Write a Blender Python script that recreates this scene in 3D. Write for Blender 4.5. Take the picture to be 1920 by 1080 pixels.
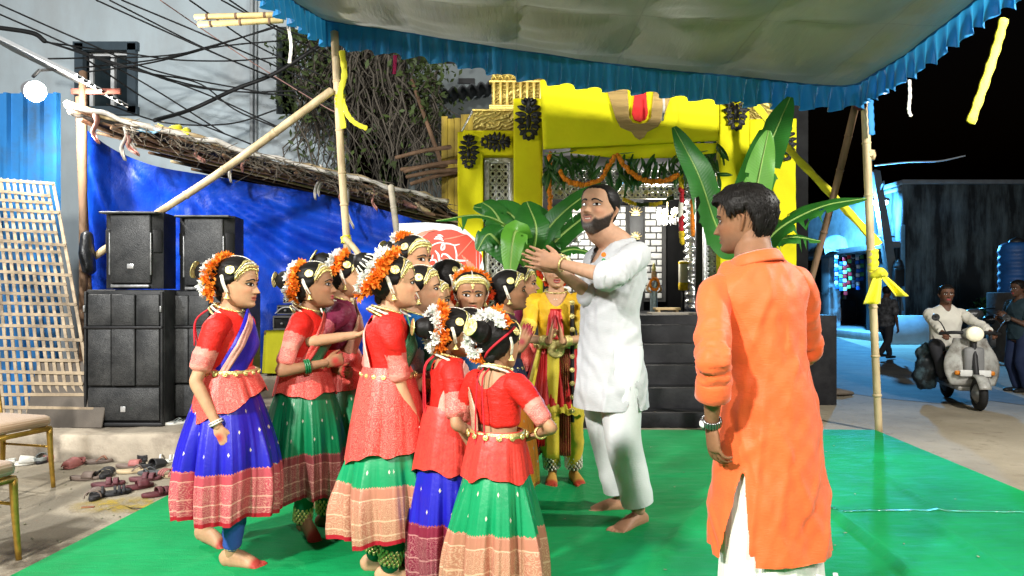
import bpy, bmesh, math, random, time
import numpy as np
from mathutils import Vector, Matrix, Euler
random.seed(7); np.random.seed(7)
T0 = time.time()
for o in list(bpy.data.objects): bpy.data.objects.remove(o)
sc = bpy.context.scene
COL = sc.collection
R = math.radians
# ------------------------------------------------------------------ camera, sky, lights, exposure
FPX, HZ, CH = 1320.0, 555.0, 1.25            # focal length and horizon in photo pixels, camera height
cam_d = bpy.data.cameras.new('camera'); cam = bpy.data.objects.new('camera', cam_d); COL.objects.link(cam)
cam_d.sensor_width = 36.0; cam_d.lens = 36.0*FPX/1920.0; cam_d.clip_start = .05; cam_d.clip_end = 400
cam.location = (0, 0, CH); cam.rotation_euler = (R(90), 0, 0); cam_d.shift_y = (HZ-540)/1920.0
sc.camera = cam
w = bpy.data.worlds.new('World'); sc.world = w; w.use_nodes = True
nt = w.node_tree; bg = nt.nodes['Background']
sky = nt.nodes.new('ShaderNodeTexSky'); sky.sky_type = 'NISHITA'; sky.sun_disc = False
sky.sun_elevation = R(-4.0); sky.sun_rotation = R(200); sky.altitude = 400
nt.links.new(sky.outputs[0], bg.inputs[0]); bg.inputs[1].default_value = 0.10
def area(name, loc, target, size, power, col):
    d = bpy.data.lights.new(name, 'AREA'); d.shape = 'DISK'; d.size = size; d.energy = power; d.color = col
    o = bpy.data.objects.new(name, d); COL.objects.link(o); o.location = loc
    o.rotation_euler = (Vector(target)-Vector(loc)).to_track_quat('-Z', 'Y').to_euler()
    return o
area('added_key_light', (-3.2, -1.8, 4.4), (-0.2, 4.2, 0.9), .4, 780, (1.0, .965, .90))  # added key light for the stage, off frame with no lamp built
area('added_right_fill', (3.0, -2.4, 4.0), (1.0, 5.0, 0.9), .4, 130, (1.0, .965, .90))  # weaker fill added at the right, unseen
area('added_shrine_fill', (0.9, -0.9, 2.75), (0.6, 8.0, 1.6), .3, 100, (1.0, .97, .92))  # unseen light added to brighten the shrine front
area('added_side_light', (4.9, 3.0, 3.7), (1.2, 8.0, 1.7), .35, 400, (1.0, .965, .90))  # added off-frame light for the shrine and the right of the carpet
area('added_wall_light', (-5.5, -1.0, 5.5), (-5.0, 10.0, 4.0), .5, 700, (.96, .98, 1.0))  # unseen light added to brighten the grey wall
vs = sc.view_settings; vs.view_transform = 'Standard'; vs.look = 'None'; vs.exposure = 0.12; vs.gamma = 1.0
vs.use_curve_mapping = False
try:
    sc.cycles.use_denoising = True; sc.cycles.max_bounces = 6; sc.cycles.caustics_reflective = False; sc.cycles.caustics_refractive = False
    sc.cycles.sample_clamp_indirect = 4
except Exception: pass
# ------------------------------------------------------------------ helpers
def P(px, py, Y): return Vector(((px-960)/FPX*Y, Y, CH-(py-HZ)/FPX*Y))
def G(px, py, z=0.0):
    Y = (CH-z)*FPX/(py-HZ); return P(px, py, Y)
def link(o, parent=None):
    COL.objects.link(o)
    if parent is not None: o.parent = parent
    return o
def tag(o, label=None, cat=None, group=None, kind=None):
    if label: o['label'] = label
    if cat: o['category'] = cat
    if group: o['group'] = group
    if kind: o['kind'] = kind
    return o
def thing(name, label, cat, loc=(0,0,0), rz=0.0, group=None):
    o = bpy.data.objects.new(name, None); o.empty_display_size = .1; COL.objects.link(o)
    o.location = loc; o.rotation_euler = (0,0,rz)
    return tag(o, label, cat, group)
class MB:
    """collects vertices, faces and per-vertex attributes; build() links ONE mesh object"""
    def __init__(s): s.v=[]; s.f=[]; s.mi=[]; s.n=0; s.uv=[]; s.col=[]; s.has_uv=False; s.has_col=False
    def add(s, V, F, mi=0, uv=None, col=None):
        V = np.asarray(V, float).reshape(-1,3); b = s.n
        s.v.append(V); s.n += len(V)
        for f in F: s.f.append(tuple(int(i)+b for i in f))
        s.mi += [mi]*len(F) if isinstance(mi, int) else list(mi)
        if uv is not None: s.has_uv=True; s.uv.append(np.asarray(uv,float).reshape(-1,2))
        else: s.uv.append(np.zeros((len(V),2)))
        if col is not None: s.has_col=True; s.col.append(np.broadcast_to(np.asarray(col,float),(len(V),len(np.atleast_1d(np.asarray(col)).T) if np.asarray(col).ndim==1 else np.asarray(col).shape[1]))[:, :3])
        else: s.col.append(np.ones((len(V),3)))
        return s
    def box(s, c, d, rz=0, mi=0, M=None):
        V, F = box(c, d, rz)
        if M is not None: V = xf(V, M)
        return s.add(V, F, mi)
    def mesh(s, name, mats, smooth=True):
        V = np.concatenate(s.v) if s.v else np.zeros((0,3))
        me = bpy.data.meshes.new(name); me.from_pydata(V.tolist(), [], s.f)
        for m in (mats if isinstance(mats,(list,tuple)) else [mats]): me.materials.append(m)
        me.polygons.foreach_set('material_index', np.array(s.mi, dtype=np.int32))
        me.polygons.foreach_set('use_smooth', np.full(len(s.f), bool(smooth)))
        if s.has_uv:
            a = me.attributes.new('uvp','FLOAT_VECTOR','POINT'); U=np.concatenate(s.uv); U3=np.zeros((len(U),3)); U3[:,:2]=U
            a.data.foreach_set('vector', U3.astype(np.float32).ravel())
        if s.has_col:
            a = me.attributes.new('col','FLOAT_COLOR','POINT'); C=np.concatenate(s.col); C4=np.ones((len(C),4)); C4[:,:3]=C
            a.data.foreach_set('color', C4.astype(np.float32).ravel())
        me.update(); return me
    def build(s, name, mats, parent=None, smooth=True, sharp=None, origin=None):
        if origin is not None:
            o_ = np.asarray(origin, float); s.v = [a-o_ for a in s.v]
        me = s.mesh(name, mats, smooth)
        if sharp is not None:
            try: me.set_sharp_from_angle(angle=R(sharp))
            except Exception: pass
        o = bpy.data.objects.new(name, me); link(o, parent)
        if origin is not None and parent is None: o.location = origin
        return o
def xf(V, M):
    V = np.asarray(V, float).reshape(-1,3); A = np.array(M)
    return V @ A[:3,:3].T + A[:3,3]
def box(c, d, rz=0.0):
    x,y,z = d[0]/2,d[1]/2,d[2]/2
    V = np.array([(-x,-y,-z),(x,-y,-z),(x,y,-z),(-x,y,-z),(-x,-y,z),(x,-y,z),(x,y,z),(-x,y,z)])
    ca,sa = math.cos(rz),math.sin(rz)
    V = np.stack([V[:,0]*ca-V[:,1]*sa, V[:,0]*sa+V[:,1]*ca, V[:,2]],1)+np.asarray(c,float)
    return V, [(0,3,2,1),(4,5,6,7),(0,1,5,4),(1,2,6,5),(2,3,7,6),(3,0,4,7)]
def bbox(c, d, b=.01, rz=0.0):
    """box with chamfered edges (24 verts)"""
    x,y,z = d[0]/2,d[1]/2,d[2]/2; b=min(b,x*.9,y*.9,z*.9)
    bm = bmesh.new(); bmesh.ops.create_cube(bm, size=1.0)
    for v in bm.verts: v.co = Vector((v.co.x*d[0], v.co.y*d[1], v.co.z*d[2]))
    bmesh.ops.bevel(bm, geom=list(bm.edges), offset=b, segments=2, affect='EDGES', profile=.5)
    V = np.array([v.co[:] for v in bm.verts]); bm.verts.index_update()
    F = [tuple(v.index for v in f.verts) for f in bm.faces]; bm.free()
    ca,sa = math.cos(rz),math.sin(rz)
    V = np.stack([V[:,0]*ca-V[:,1]*sa, V[:,0]*sa+V[:,1]*ca, V[:,2]],1)+np.asarray(c,float)
    return V, F
def crom(pts, k=6, vals=None):
    """Catmull-Rom through pts, k steps per span; vals interpolated alike"""
    p = np.asarray(pts,float); n=len(p)
    q = np.vstack([2*p[0]-p[1], p, 2*p[-1]-p[-2]]); out=[]; vo=[]
    va = None if vals is None else np.asarray(vals,float)
    for i in range(n-1):
        a,b,c,d = q[i],q[i+1],q[i+2],q[i+3]
        for j in range(k):
            t=j/k; out.append(.5*((2*b)+(c-a)*t+(2*a-5*b+4*c-d)*t*t+(3*b-a-3*c+d)*t**3))
            if va is not None: vo.append(va[i]*(1-t)+va[i+1]*t)
    out.append(p[-1]); 
    if va is None: return np.array(out)
    vo.append(va[-1]); return np.array(out), np.array(vo)
def nrm(v): v=np.asarray(v,float); return v/(np.linalg.norm(v)+1e-12)
def tube(pts, rad, n=10, up=(0,0,1), cap=True, ph=0.0):
    """sweep an ellipse; rad scalar / list of scalars / list of (side, other) radii; returns V, F, (u,v) along"""
    p = np.asarray(pts,float); m=len(p)
    r = np.asarray(rad,float)
    if r.ndim==0: r=np.full((m,2),float(r))
    elif r.ndim==1: r = np.stack([r,r],1) if len(r)==m else np.tile(r,(m,1))
    t = np.gradient(p,axis=0); t/= (np.linalg.norm(t,axis=1,keepdims=True)+1e-12)
    up=nrm(up); s=np.cross(up,t[0])
    if np.linalg.norm(s)<.05: s=np.cross((1,0,0) if abs(t[0][0])<.9 else (0,1,0),t[0])
    s=nrm(s); V=[]; th=np.linspace(0,2*math.pi,n,endpoint=False)+ph
    for i in range(m):
        s = nrm(s - t[i]*np.dot(s,t[i])); b=np.cross(t[i],s)
        V.append(p[i]+np.outer(np.cos(th)*r[i,0],s)+np.outer(np.sin(th)*r[i,1],b))
    V=np.concatenate(V); F=[]
    for i in range(m-1):
        for j in range(n):
            k=(j+1)%n; F.append((i*n+j,i*n+k,(i+1)*n+k,(i+1)*n+j))
    if cap:
        e0 = p[0]-t[0]*r[0].mean()*.55; e1=p[-1]+t[-1]*r[-1].mean()*.55
        a=len(V); V=np.vstack([V,e0,e1])
        for j in range(n):
            k=(j+1)%n; F.append((k,j,a)); F.append(((m-1)*n+j,(m-1)*n+k,a+1))
    return V,F
def capsule(pts, rad, n=12, k=5, up=(0,0,1)):
    p,r = crom(pts,k,rad); 
    L=np.linalg.norm
    t0=nrm(p[1]-p[0]); t1=nrm(p[-1]-p[-2]); r=np.asarray(r,float)
    if r.ndim==1: r=np.stack([r,r],1)
    P0=[p[0]-t0*r[0].min()*c for c in (.95,.75,.4)]; R0=[r[0]*c for c in (.3,.66,.92)]
    P1=[p[-1]+t1*r[-1].min()*c for c in (.4,.75,.95)]; R1=[r[-1]*c for c in (.92,.66,.3)]
    return tube(np.vstack([P0,p,P1]), np.vstack([R0,r,R1]), n, up)
def grid(nu, nv, closed_u=False):
    F=[]
    for j in range(nv-1):
        for i in range(nu if closed_u else nu-1):
            k=(i+1)%nu; F.append((j*nu+i, j*nu+k, (j+1)*nu+k, (j+1)*nu+i))
    return F
def sheet(fn, nu, nv):
    """fn(u,v)->xyz with numpy arrays u,v in 0..1"""
    u,v=np.meshgrid(np.linspace(0,1,nu),np.linspace(0,1,nv)); V=np.stack(fn(u.ravel(),v.ravel()),1)
    return V, grid(nu,nv), np.stack([u.ravel(),v.ravel()],1)
def solid(V,F,th):
    """give an open sheet a thickness along its normals"""
    me=bpy.data.meshes.new('t'); me.from_pydata(np.asarray(V).tolist(),[],F); me.update()
    N=np.zeros(len(V)*3,np.float32); me.vertices.foreach_get('normal',N); N=N.reshape(-1,3)
    ec={}
    for f in F:
        for a,b in zip(f,f[1:]+f[:1]): ec[(a,b)]=1
    bpy.data.meshes.remove(me); n=len(V); V2=np.vstack([V,np.asarray(V)-N*th])
    F2=[tuple(f) for f in F]+[tuple(i+n for i in reversed(f)) for f in F]
    for (a,b) in ec:
        if (b,a) not in ec: F2.append((b,a,a+n,b+n))
    return V2,F2
def fnoise(V, scale, seed=0, k=7):
    rng=np.random.RandomState(seed); V=np.asarray(V,float); o=np.zeros(len(V))
    for i in range(k):
        d=rng.normal(size=3); d/=np.linalg.norm(d); o+=np.sin(V@d*scale*rng.uniform(.6,1.7)*2*math.pi+rng.uniform(0,6.28))
    return o/k**.5
def fuse(shells, voxel, smooth=4, fac=.5):
    """union of closed shells as one continuous surface (voxel remesh), returns V,F arrays"""
    b=MB()
    for V,F in shells: b.add(V,F)
    me=b.mesh('tmp',[],False); o=bpy.data.objects.new('tmp',me); COL.objects.link(o)
    m=o.modifiers.new('r','REMESH'); m.mode='VOXEL'; m.voxel_size=voxel; m.adaptivity=0
    if smooth:
        s=o.modifiers.new('s','SMOOTH'); s.factor=fac; s.iterations=smooth
    dg=bpy.context.evaluated_depsgraph_get(); oe=o.evaluated_get(dg); me2=oe.to_mesh()
    V=np.zeros(len(me2.vertices)*3,np.float32); me2.vertices.foreach_get('co',V); V=V.reshape(-1,3).astype(float)
    N=np.zeros(len(me2.vertices)*3,np.float32); me2.vertices.foreach_get('normal',N); N=N.reshape(-1,3).astype(float)
    F=[tuple(p.vertices) for p in me2.polygons]
    oe.to_mesh_clear(); bpy.data.objects.remove(o); bpy.data.meshes.remove(me)
    return V,F,N
def normals(V,F):
    me=bpy.data.meshes.new('t'); me.from_pydata(np.asarray(V).tolist(),[],F); me.update()
    N=np.zeros(len(V)*3,np.float32); me.vertices.foreach_get('normal',N); bpy.data.meshes.remove(me)
    return N.reshape(-1,3).astype(float)
def keep(V,F,mask):
    """drop faces whose vertices are not all kept"""
    idx=-np.ones(len(V),int); idx[mask]=np.arange(mask.sum())
    F2=[tuple(idx[i] for i in f) for f in F if all(mask[i] for i in f)]
    return V[mask],F2
def cut(V,F,uv,sd,proj):
    """trim away sd<0 with a clean edge: faces touching the kept side stay, their outer vertices go to proj"""
    V=V.copy(); F=[f for f in F if any(sd[i]>0 for i in f)]; m=sd<0; V[m]=proj[m]; used=np.zeros(len(V),bool); used[np.unique([i for f in F for i in f])]=True; idx=-np.ones(len(V),int); idx[used]=np.arange(used.sum())
    return V[used],[tuple(idx[i] for i in f) for f in F],uv[used]
def copy_tree(o, loc=None, rz=None, label=None):
    r=o.copy(); COL.objects.link(r)
    for c in o.children:
        d=c.copy(); COL.objects.link(d); d.parent=r
        for g in c.children:
            e=g.copy(); COL.objects.link(e); e.parent=d
    if loc is not None: r.location=loc
    if rz is not None: r.rotation_euler.z=rz
    if label: r['label']=label
    return r
# ------------------------------------------------------------------ materials
class N:
    def __init__(s, name):
        s.m=bpy.data.materials.new(name); s.m.use_nodes=True; s.t=s.m.node_tree; s.b=s.t.nodes['Principled BSDF']; s.out=s.t.nodes['Material Output']
    def n(s, typ, **kw):
        x=s.t.nodes.new('ShaderNode'+typ)
        for k,v in kw.items(): setattr(x,k,v)
        return x
    def l(s,a,b): s.t.links.new(a,b)
    def inp(s,x,i,v):
        if hasattr(v,'is_linked') or hasattr(v,'links'): s.l(v,x.inputs[i])
        else: x.inputs[i].default_value=v
    def math(s,op,a,b=0.0,c=None):
        x=s.n('Math',operation=op); s.inp(x,0,a); s.inp(x,1,b)
        if c is not None: s.inp(x,2,c)
        return x.outputs[0]
    def mix(s,f,a,b):
        x=s.n('Mix',data_type='RGBA'); s.inp(x,0,f)
        for i,v in ((6,a),(7,b)):
            if isinstance(v,(tuple,list)): v=tuple(v)+(1,) if len(v)==3 else v
            s.inp(x,i,v)
        return x.outputs[2]
    def co(s,kind='Object',scale=(1,1,1)):
        t=s.n('TexCoord'); mp=s.n('Mapping'); s.l(t.outputs[kind],mp.inputs[0]); mp.inputs['Scale'].default_value=scale; return mp.outputs[0]
    def attr(s,name):
        a=s.n('Attribute'); a.attribute_name=name; return a
    def noise(s,vec,scale,detail=4,rough=.55):
        x=s.n('TexNoise'); s.l(vec,x.inputs['Vector']); x.inputs['Scale'].default_value=scale; x.inputs['Detail'].default_value=detail; x.inputs['Roughness'].default_value=rough; return x.outputs[0]
    def ramp(s,v,*stops):
        x=s.n('ValToRGB'); e=x.color_ramp.elements
        while len(e)<len(stops): e.new(.5)
        for i,(p,c) in enumerate(stops):
            e[i].position=p; e[i].color=(c,c,c,1) if isinstance(c,(int,float)) else tuple(c)+(1,)
        s.l(v,x.inputs[0]); return x.outputs[0]
    def bump(s,h,strength=.3,dist=.01):
        x=s.n('Bump'); x.inputs['Strength'].default_value=strength; x.inputs['Distance'].default_value=dist; s.l(h,x.inputs['Height']); s.l(x.outputs[0],s.b.inputs['Normal']); return x
    def base(s,v):
        if isinstance(v,(tuple,list)): s.b.inputs['Base Color'].default_value=tuple(v)+(1,)
        else: s.l(v,s.b.inputs['Base Color'])
    def set(s,rough=.6,metal=0.,spec=.4,sheen=0.,coat=0.,sub=0.):
        i=s.b.inputs; i['Roughness'].default_value=rough; i['Metallic'].default_value=metal; i['Specular IOR Level'].default_value=spec
        i['Sheen Weight'].default_value=sheen; i['Coat Weight'].default_value=coat
        if sub: i['Subsurface Weight'].default_value=sub; i['Subsurface Radius'].default_value=(.012,.005,.003); i['Subsurface Scale'].default_value=1
def c_(c,k): return tuple(max(0,min(1,x*k)) for x in c)
MATS={}
def M(name, col, rough=.6, metal=0., var=.15, vs=6., bump=.15, bs=40., spec=.35, stretch=(1,1,1), sheen=0., dirt=None, dscale=2.0, coat=0., emis=None, es=1.):
    if name in MATS: return MATS[name]
    s=N(name); s.set(rough,metal,spec,sheen,coat); v=s.co('Object',stretch)
    n1=s.noise(v,vs,5); f=s.ramp(n1,(.3,0.),(.7,1.))
    c=s.mix(f,c_(col,1-var),c_(col,1+var))
    if dirt is not None:
        n2=s.noise(v,dscale,6,.65); c=s.mix(s.ramp(n2,(.45,0.),(.68,1.)),c,dirt)
    s.base(c)
    if bump: s.bump(s.noise(v,bs,3),bump,.01)
    if emis: s.b.inputs['Emission Color'].default_value=tuple(emis)+(1,); s.b.inputs['Emission Strength'].default_value=es
    MATS[name]=s.m; return s.m
GOLD=M('gold_foil',(.80,.60,.16),.38,.45,.2,30,.3,180)
GOLDY=M('bright_gold_ornament',(.85,.66,.26),.35,.75,.35,60,.4,220)
BLACK=M('black_paint',(.012,.012,.013),.5,0,.2,8,.1,60)
BAMBOO=M('pale_bamboo',(.55,.43,.25),.55,0,.25,9,.25,60,stretch=(1,1,.25),dirt=(.30,.21,.11),dscale=5)
WOODD=M('weathered_brown_wood',(.16,.095,.055),.8,0,.35,8,.4,50,stretch=(1,1,.3))
YTAPE=M('yellow_cloth_strip',(.75,.68,.02),.6,0,.15,9,.3,60,sheen=.2)
WHITECLOTH=M('white_rag',(.62,.58,.52),.8,0,.2,12,.4,60)
# ------------------------------------------------------------------ ground, road, carpet, ledge
def ground_mat():
    s=N('trodden_sandy_concrete'); s.set(.85,0,.25); v=s.co()
    n1=s.noise(v,.8,8,.65); n2=s.noise(v,6,6,.7); n3=s.noise(v,60,2)
    c=s.mix(s.ramp(n1,(.35,0.),(.65,1.)),(.215,.185,.135),(.33,.29,.22))
    c=s.mix(s.ramp(n2,(.56,0.),(.70,1.)),c,(.19,.155,.11))
    n4=s.noise(v,2.3,5,.7); c=s.mix(s.ramp(n4,(.60,0.),(.72,.75)),c,(.23,.19,.13))
    c=s.mix(s.ramp(n3,(.62,0.),(.75,.6)),c,(.2,.17,.13)); s.base(c)
    h=s.math('ADD',n2,s.math('MULTIPLY',n3,.5)); s.bump(h,.55,.02); return s.m
GROUND=ground_mat()
V,F,uv=sheet(lambda u,v:(-90+180*u,-12+190*v,0*u),40,40)
o=MB().add(V,F).build('ground',GROUND); tag(o,'pale trodden sandy concrete yard around the carpet','ground',kind='structure')
ROAD=M('shaded_street_asphalt',(.075,.08,.085),.8,0,.35,3,.5,50,dirt=(.14,.13,.11),dscale=1.2)  # asphalt darkened in colour for lamp falloff and building shade
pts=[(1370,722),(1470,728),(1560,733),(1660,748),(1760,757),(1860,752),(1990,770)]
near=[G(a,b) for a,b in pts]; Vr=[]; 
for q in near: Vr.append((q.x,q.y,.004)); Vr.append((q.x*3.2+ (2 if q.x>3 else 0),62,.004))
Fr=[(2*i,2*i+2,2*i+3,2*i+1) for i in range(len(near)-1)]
o=MB().add(Vr,Fr).build('road',ROAD); tag(o,'street surface beyond the yard, its colour darkened for shade','road',kind='structure')

def carpet_mat():
    s=N('green_stage_carpet'); s.set(.7,0,.14,0); v=s.co()
    n1=s.noise(v,.9,5,.6); n2=s.noise(s.co('Object',(1,4,1)),5,5,.6); n3=s.noise(v,220,2)
    c=s.mix(s.ramp(n1,(.3,0.),(.7,1.)),(.002,.18,.042),(.006,.33,.10))
    c=s.mix(s.ramp(n2,(.55,0.),(.8,.5)),c,(.01,.33,.105))
    n5=s.noise(v,2.6,6,.7); c=s.mix(s.ramp(n5,(.68,0.),(.76,.45)),c,(.12,.33,.13))
    s.base(c); s.bump(s.math('ADD',s.math('MULTIPLY',n3,.4),s.math('MULTIPLY',n2,1.6)),.5,.012)
    s.l(s.ramp(n2,(.3,.55),(.7,.8)),s.b.inputs['Roughness']); return s.m
A_=G(28,1080); B_=G(556,808); C_=G(1640,808); D_=G(1920,925)
def lerp(a,b,t): return a+(b-a)*t
def carp(u,v):
    yl=.35+(B_.y-.35)*v; 
    xl=A_.x+(B_.x-A_.x)*(yl-A_.y)/(B_.y-A_.y); xr=D_.x+(C_.x-D_.x)*(yl-D_.y)/(C_.y-D_.y)
    x=xl+(xr-xl)*u; e=np.minimum(np.minimum(u,1-u)*5.3,(1-v)*6.2); 
    W=np.stack([x,yl,0*x],1)
    z=.012+np.clip(e*3,0,1)*(.009*(.6+fnoise(W*np.array([1,2.2,1]),.35,3))+.0045*fnoise(W*np.array([1,1.8,1]),1.1,5))
    for (x0,y0,x1,y1,h,wd) in CREASES:
        dx,dy=x1-x0,y1-y0; L=math.hypot(dx,dy); t=((x-x0)*dx+(yl-y0)*dy)/L; d=((x-x0)*-dy+(yl-y0)*dx)/L
        z=z+h*np.exp(-(d/wd)**2)*np.clip(np.minimum(t+.2,L-t+.2)*3,0,1)
    return x,yl+.012*np.sin(x*3)*(v>.98),np.maximum(z,.006)
def carpz(x,y):
    v=(y-.35)/(B_.y-.35); xl=A_.x+(B_.x-A_.x)*(y-A_.y)/(B_.y-A_.y); xr=D_.x+(C_.x-D_.x)*(y-D_.y)/(C_.y-D_.y); return carp((x-xl)/(xr-xl),v)[2]
def gl(a,b): p=G(*a); q=G(*b); return (p.x,p.y,q.x,q.y)
CREASES=[gl((1560,965),(1720,1090))+(.035,.026),gl((1640,880),(1760,970))+(.019,.026),gl((1740,985),(1890,1080))+(.019,.026),
 gl((1100,960),(1085,830))+(.016,.026),gl((1090,900),(1330,890))+(.012,.026),gl((600,1000),(900,1075))+(.012,.04),gl((380,1060),(560,990))+(.014,.04),gl((1240,1050),(1340,930))+(.019,.026)]
V,F,uv=sheet(carp,170,190)
o=MB().add(V,F).build('carpet',carpet_mat()); tag(o,'bright green stage carpet spread over the yard','carpet')
# seam tape shining across the carpet
TAPE=M('shiny_clear_tape',(.05,.34,.22),.14,0,.5,14,.9,30,spec=.8)
Yt=CH*FPX/(968-HZ)
V,F,uv=sheet(lambda u,v:(P(1560,968,Yt).x+u*1.35, Yt-.012+.024*v+.01*np.sin(u*9), carpz(P(1560,968,Yt).x+u*1.35,Yt+0*u)+.004),60,3)
V2,F2=solid(V,F,.0015); o=MB().add(V2,F2).build('seam_tape',TAPE); tag(o,'shiny strip of clear tape across the green carpet','tape')

CONC=M('old_grey_concrete',(.36,.31,.24),.85,0,.25,3,.6,30,dirt=(.15,.12,.09),dscale=2.5)
def ledge():
    t=thing('concrete_ledge','low worn concrete ledge the loudspeakers stand on','ledge',(-2.6,6.3,0))
    def blk(name,x0,x1,y0,y1,z0,z1,seed):
        nx,ny=60,8
        def f(u,v):
            # profile front-bottom, front-top, top-back
            k=np.clip(v*3,0,3); y=np.where(k<1,y0,np.where(k<2,y0+.0,y0)); return u
        prof=[(y0,z0),(y0-.004,z0+(z1-z0)*.33),(y0+.003,z0+(z1-z0)*.66),(y0+.01,z1-.025),(y0+.035,z1),(y0+.3,z1),(y0+(y1-y0)*.6,z1),(y1,z1),(y1,z0)]
        us=np.linspace(x0,x1,nx); V=[]
        for (y,z) in prof:
            for x in us: V.append((x,y,z))
        V=np.array(V); n=fnoise(V,1.2,seed)*.006+fnoise(V,5,seed+1)*.004; V[:,1]+=n*(V[:,1]<y0+.2); V[:,2]+=np.where(V[:,2]>z0+.02,n*.8,0)
        F=grid(nx,len(prof)); a=len(V)
        F.append(tuple(i*nx for i in range(len(prof)))); F.append(tuple(reversed([i*nx+nx-1 for i in range(len(prof))])))
        MB().add(V-np.array([-2.6,6.3,0]),F).build(name,CONC,t,sharp=40)
    blk('ledge_slab',-6.2,-.75,5.32,7.32,-.02,.20,1); blk('upper_step',-4.6,-.75,7.3,8.6,.0,.41,5)
ledge()
# ------------------------------------------------------------------ grey plaster building with window
PLAST=M('grey_plaster_wall',(.47,.55,.585),.9,0,.10,1.2,.25,18,stretch=(1,1,.45),dirt=(.40,.43,.44),dscale=.8)
def grey_building():
    Y=11.0; k=Y/FPX
    t=thing('apartment_building','tall grey plastered building with a sliding window behind cables','building',(-8,Y,0))
    wx0,wx1=P(148,0,Y).x,P(256,0,Y).x; wz1,wz0=P(0,84,Y).z,P(0,214,Y).z
    ox0,ox1=P(518,0,Y).x,P(553,0,Y).x; oz1,oz0=P(0,50,Y).z,P(0,214,Y).z
    xs=[-15,wx0,wx1,ox0,ox1,-2.6]; m=MB()
    def q(x0,x1,z0,z1): m.box(((x0+x1)/2+8,.15,(z0+z1)/2),(x1-x0,.30,z1-z0))
    q(-15,wx0,0,13); q(wx0,wx1,0,wz0); q(wx0,wx1,wz1,13); q(wx1,ox0,0,13); q(ox0,ox1,0,oz0); q(ox0,ox1,oz1,13); q(ox1,-2.6,0,13)
    m.build('wall',PLAST,t,smooth=False)
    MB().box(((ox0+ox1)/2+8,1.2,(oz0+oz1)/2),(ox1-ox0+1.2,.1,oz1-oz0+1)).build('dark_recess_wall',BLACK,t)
    FR=M('dark_teal_surround',(.05,.075,.095),.6); WH=M('white_window_profile',(.72,.74,.74),.4,0,.05); 
    GL=M('dark_window_glass',(.02,.03,.035),.06,0,.1,3,0,spec=.8)
    f=MB(); cx,cz=(wx0+wx1)/2+8,(wz0+wz1)/2; W,H=wx1-wx0,wz1-wz0
    for (a,b,c,d) in ((0,H/2-.04,W+.10,.13),(0,-H/2+.04,W+.10,.13),(-W/2+.04,0,.13,H),(W/2-.04,0,.13,H)): f.box((cx+a,-.03,cz+b),(c,.1,d))
    win=f.build('window',FR,t,smooth=False)
    MB().box((cx,.16,cz),(W,.02,H)).build('pane',GL,win,smooth=False)
    x0,x1=cx-W*.36,cx+W*.40
    for a,b in ((x0,cx+W*.03),(cx+W*.03,x1)):
        g=MB(); 
        for (px,pz,sx,sz) in ((a,cz,.055,H*.82),(b,cz,.055,H*.82),((a+b)/2,cz+H*.40,b-a,.055),((a+b)/2,cz-H*.40,b-a,.055)): g.box((px,.10+(.03 if a==x0 else 0),pz),(sx,.04,sz))
        g.build('sliding_sash',WH,win,smooth=False)
    for px in (474,482): 
        x=P(px,0,Y).x+8; V,Ff=tube([(x,-.05,0.2),(x,-.05,12)],.03 if px==474 else .018,8); MB().add(V,Ff).build('drain_pipe',M('pipe_grey',(.35,.38,.39),.6),t)
grey_building()
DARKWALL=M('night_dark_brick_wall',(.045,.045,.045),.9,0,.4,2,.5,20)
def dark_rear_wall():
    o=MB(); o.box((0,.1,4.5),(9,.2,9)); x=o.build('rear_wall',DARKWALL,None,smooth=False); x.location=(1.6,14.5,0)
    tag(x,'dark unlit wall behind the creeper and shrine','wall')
dark_rear_wall()
def small_house():
    Y=13.2; t=thing('small_house','small grey house with vent and barred window behind the creeper','house',(P(865,0,Y).x,Y,0))
    GW=M('dim_grey_house_wall',(.20,.23,.235),.9,0,.15,2,.3,20); k=Y/FPX
    z1=P(0,120,Y).z; W=200*k
    MB().box((0,.5,z1/2),(W,1,z1)).build('wall',GW,t,smooth=False)
    MB().box((10*k,-.02,P(0,153,Y).z),(30*k,.05,10*k)).build('vent',BLACK,t,smooth=False)
    wn=MB().box((-57*k,-.02,P(0,198,Y).z),(20*k,.05,26*k)).build('window',BLACK,t,smooth=False)
    g=MB()
    for i in range(4): g.box((-57*k+(-7.5+i*5)*k,-.06,P(0,198,Y).z),(.012,.02,26*k))
    for j in range(4): g.box((-57*k,-.075,P(0,198,Y).z+(-9+j*6)*k),(20*k,.02,.012))
    g.build('window_bars',M('bar_grey',(.3,.32,.33),.6),wn,smooth=False)
    V,F,uv=sheet(lambda u,v:(-W*.2+u*W*.75,-.1-v*1.2,P(0,213,Y).z+.25*u+.16-.14*v+.03*np.sin(u*60)),70,3)
    V,F=solid(V,F,.02); MB().add(V,F).build('lean_to_roof',M('lean_to_sheet',(.07,.075,.08),.6,.3),t)
small_house()
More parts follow.
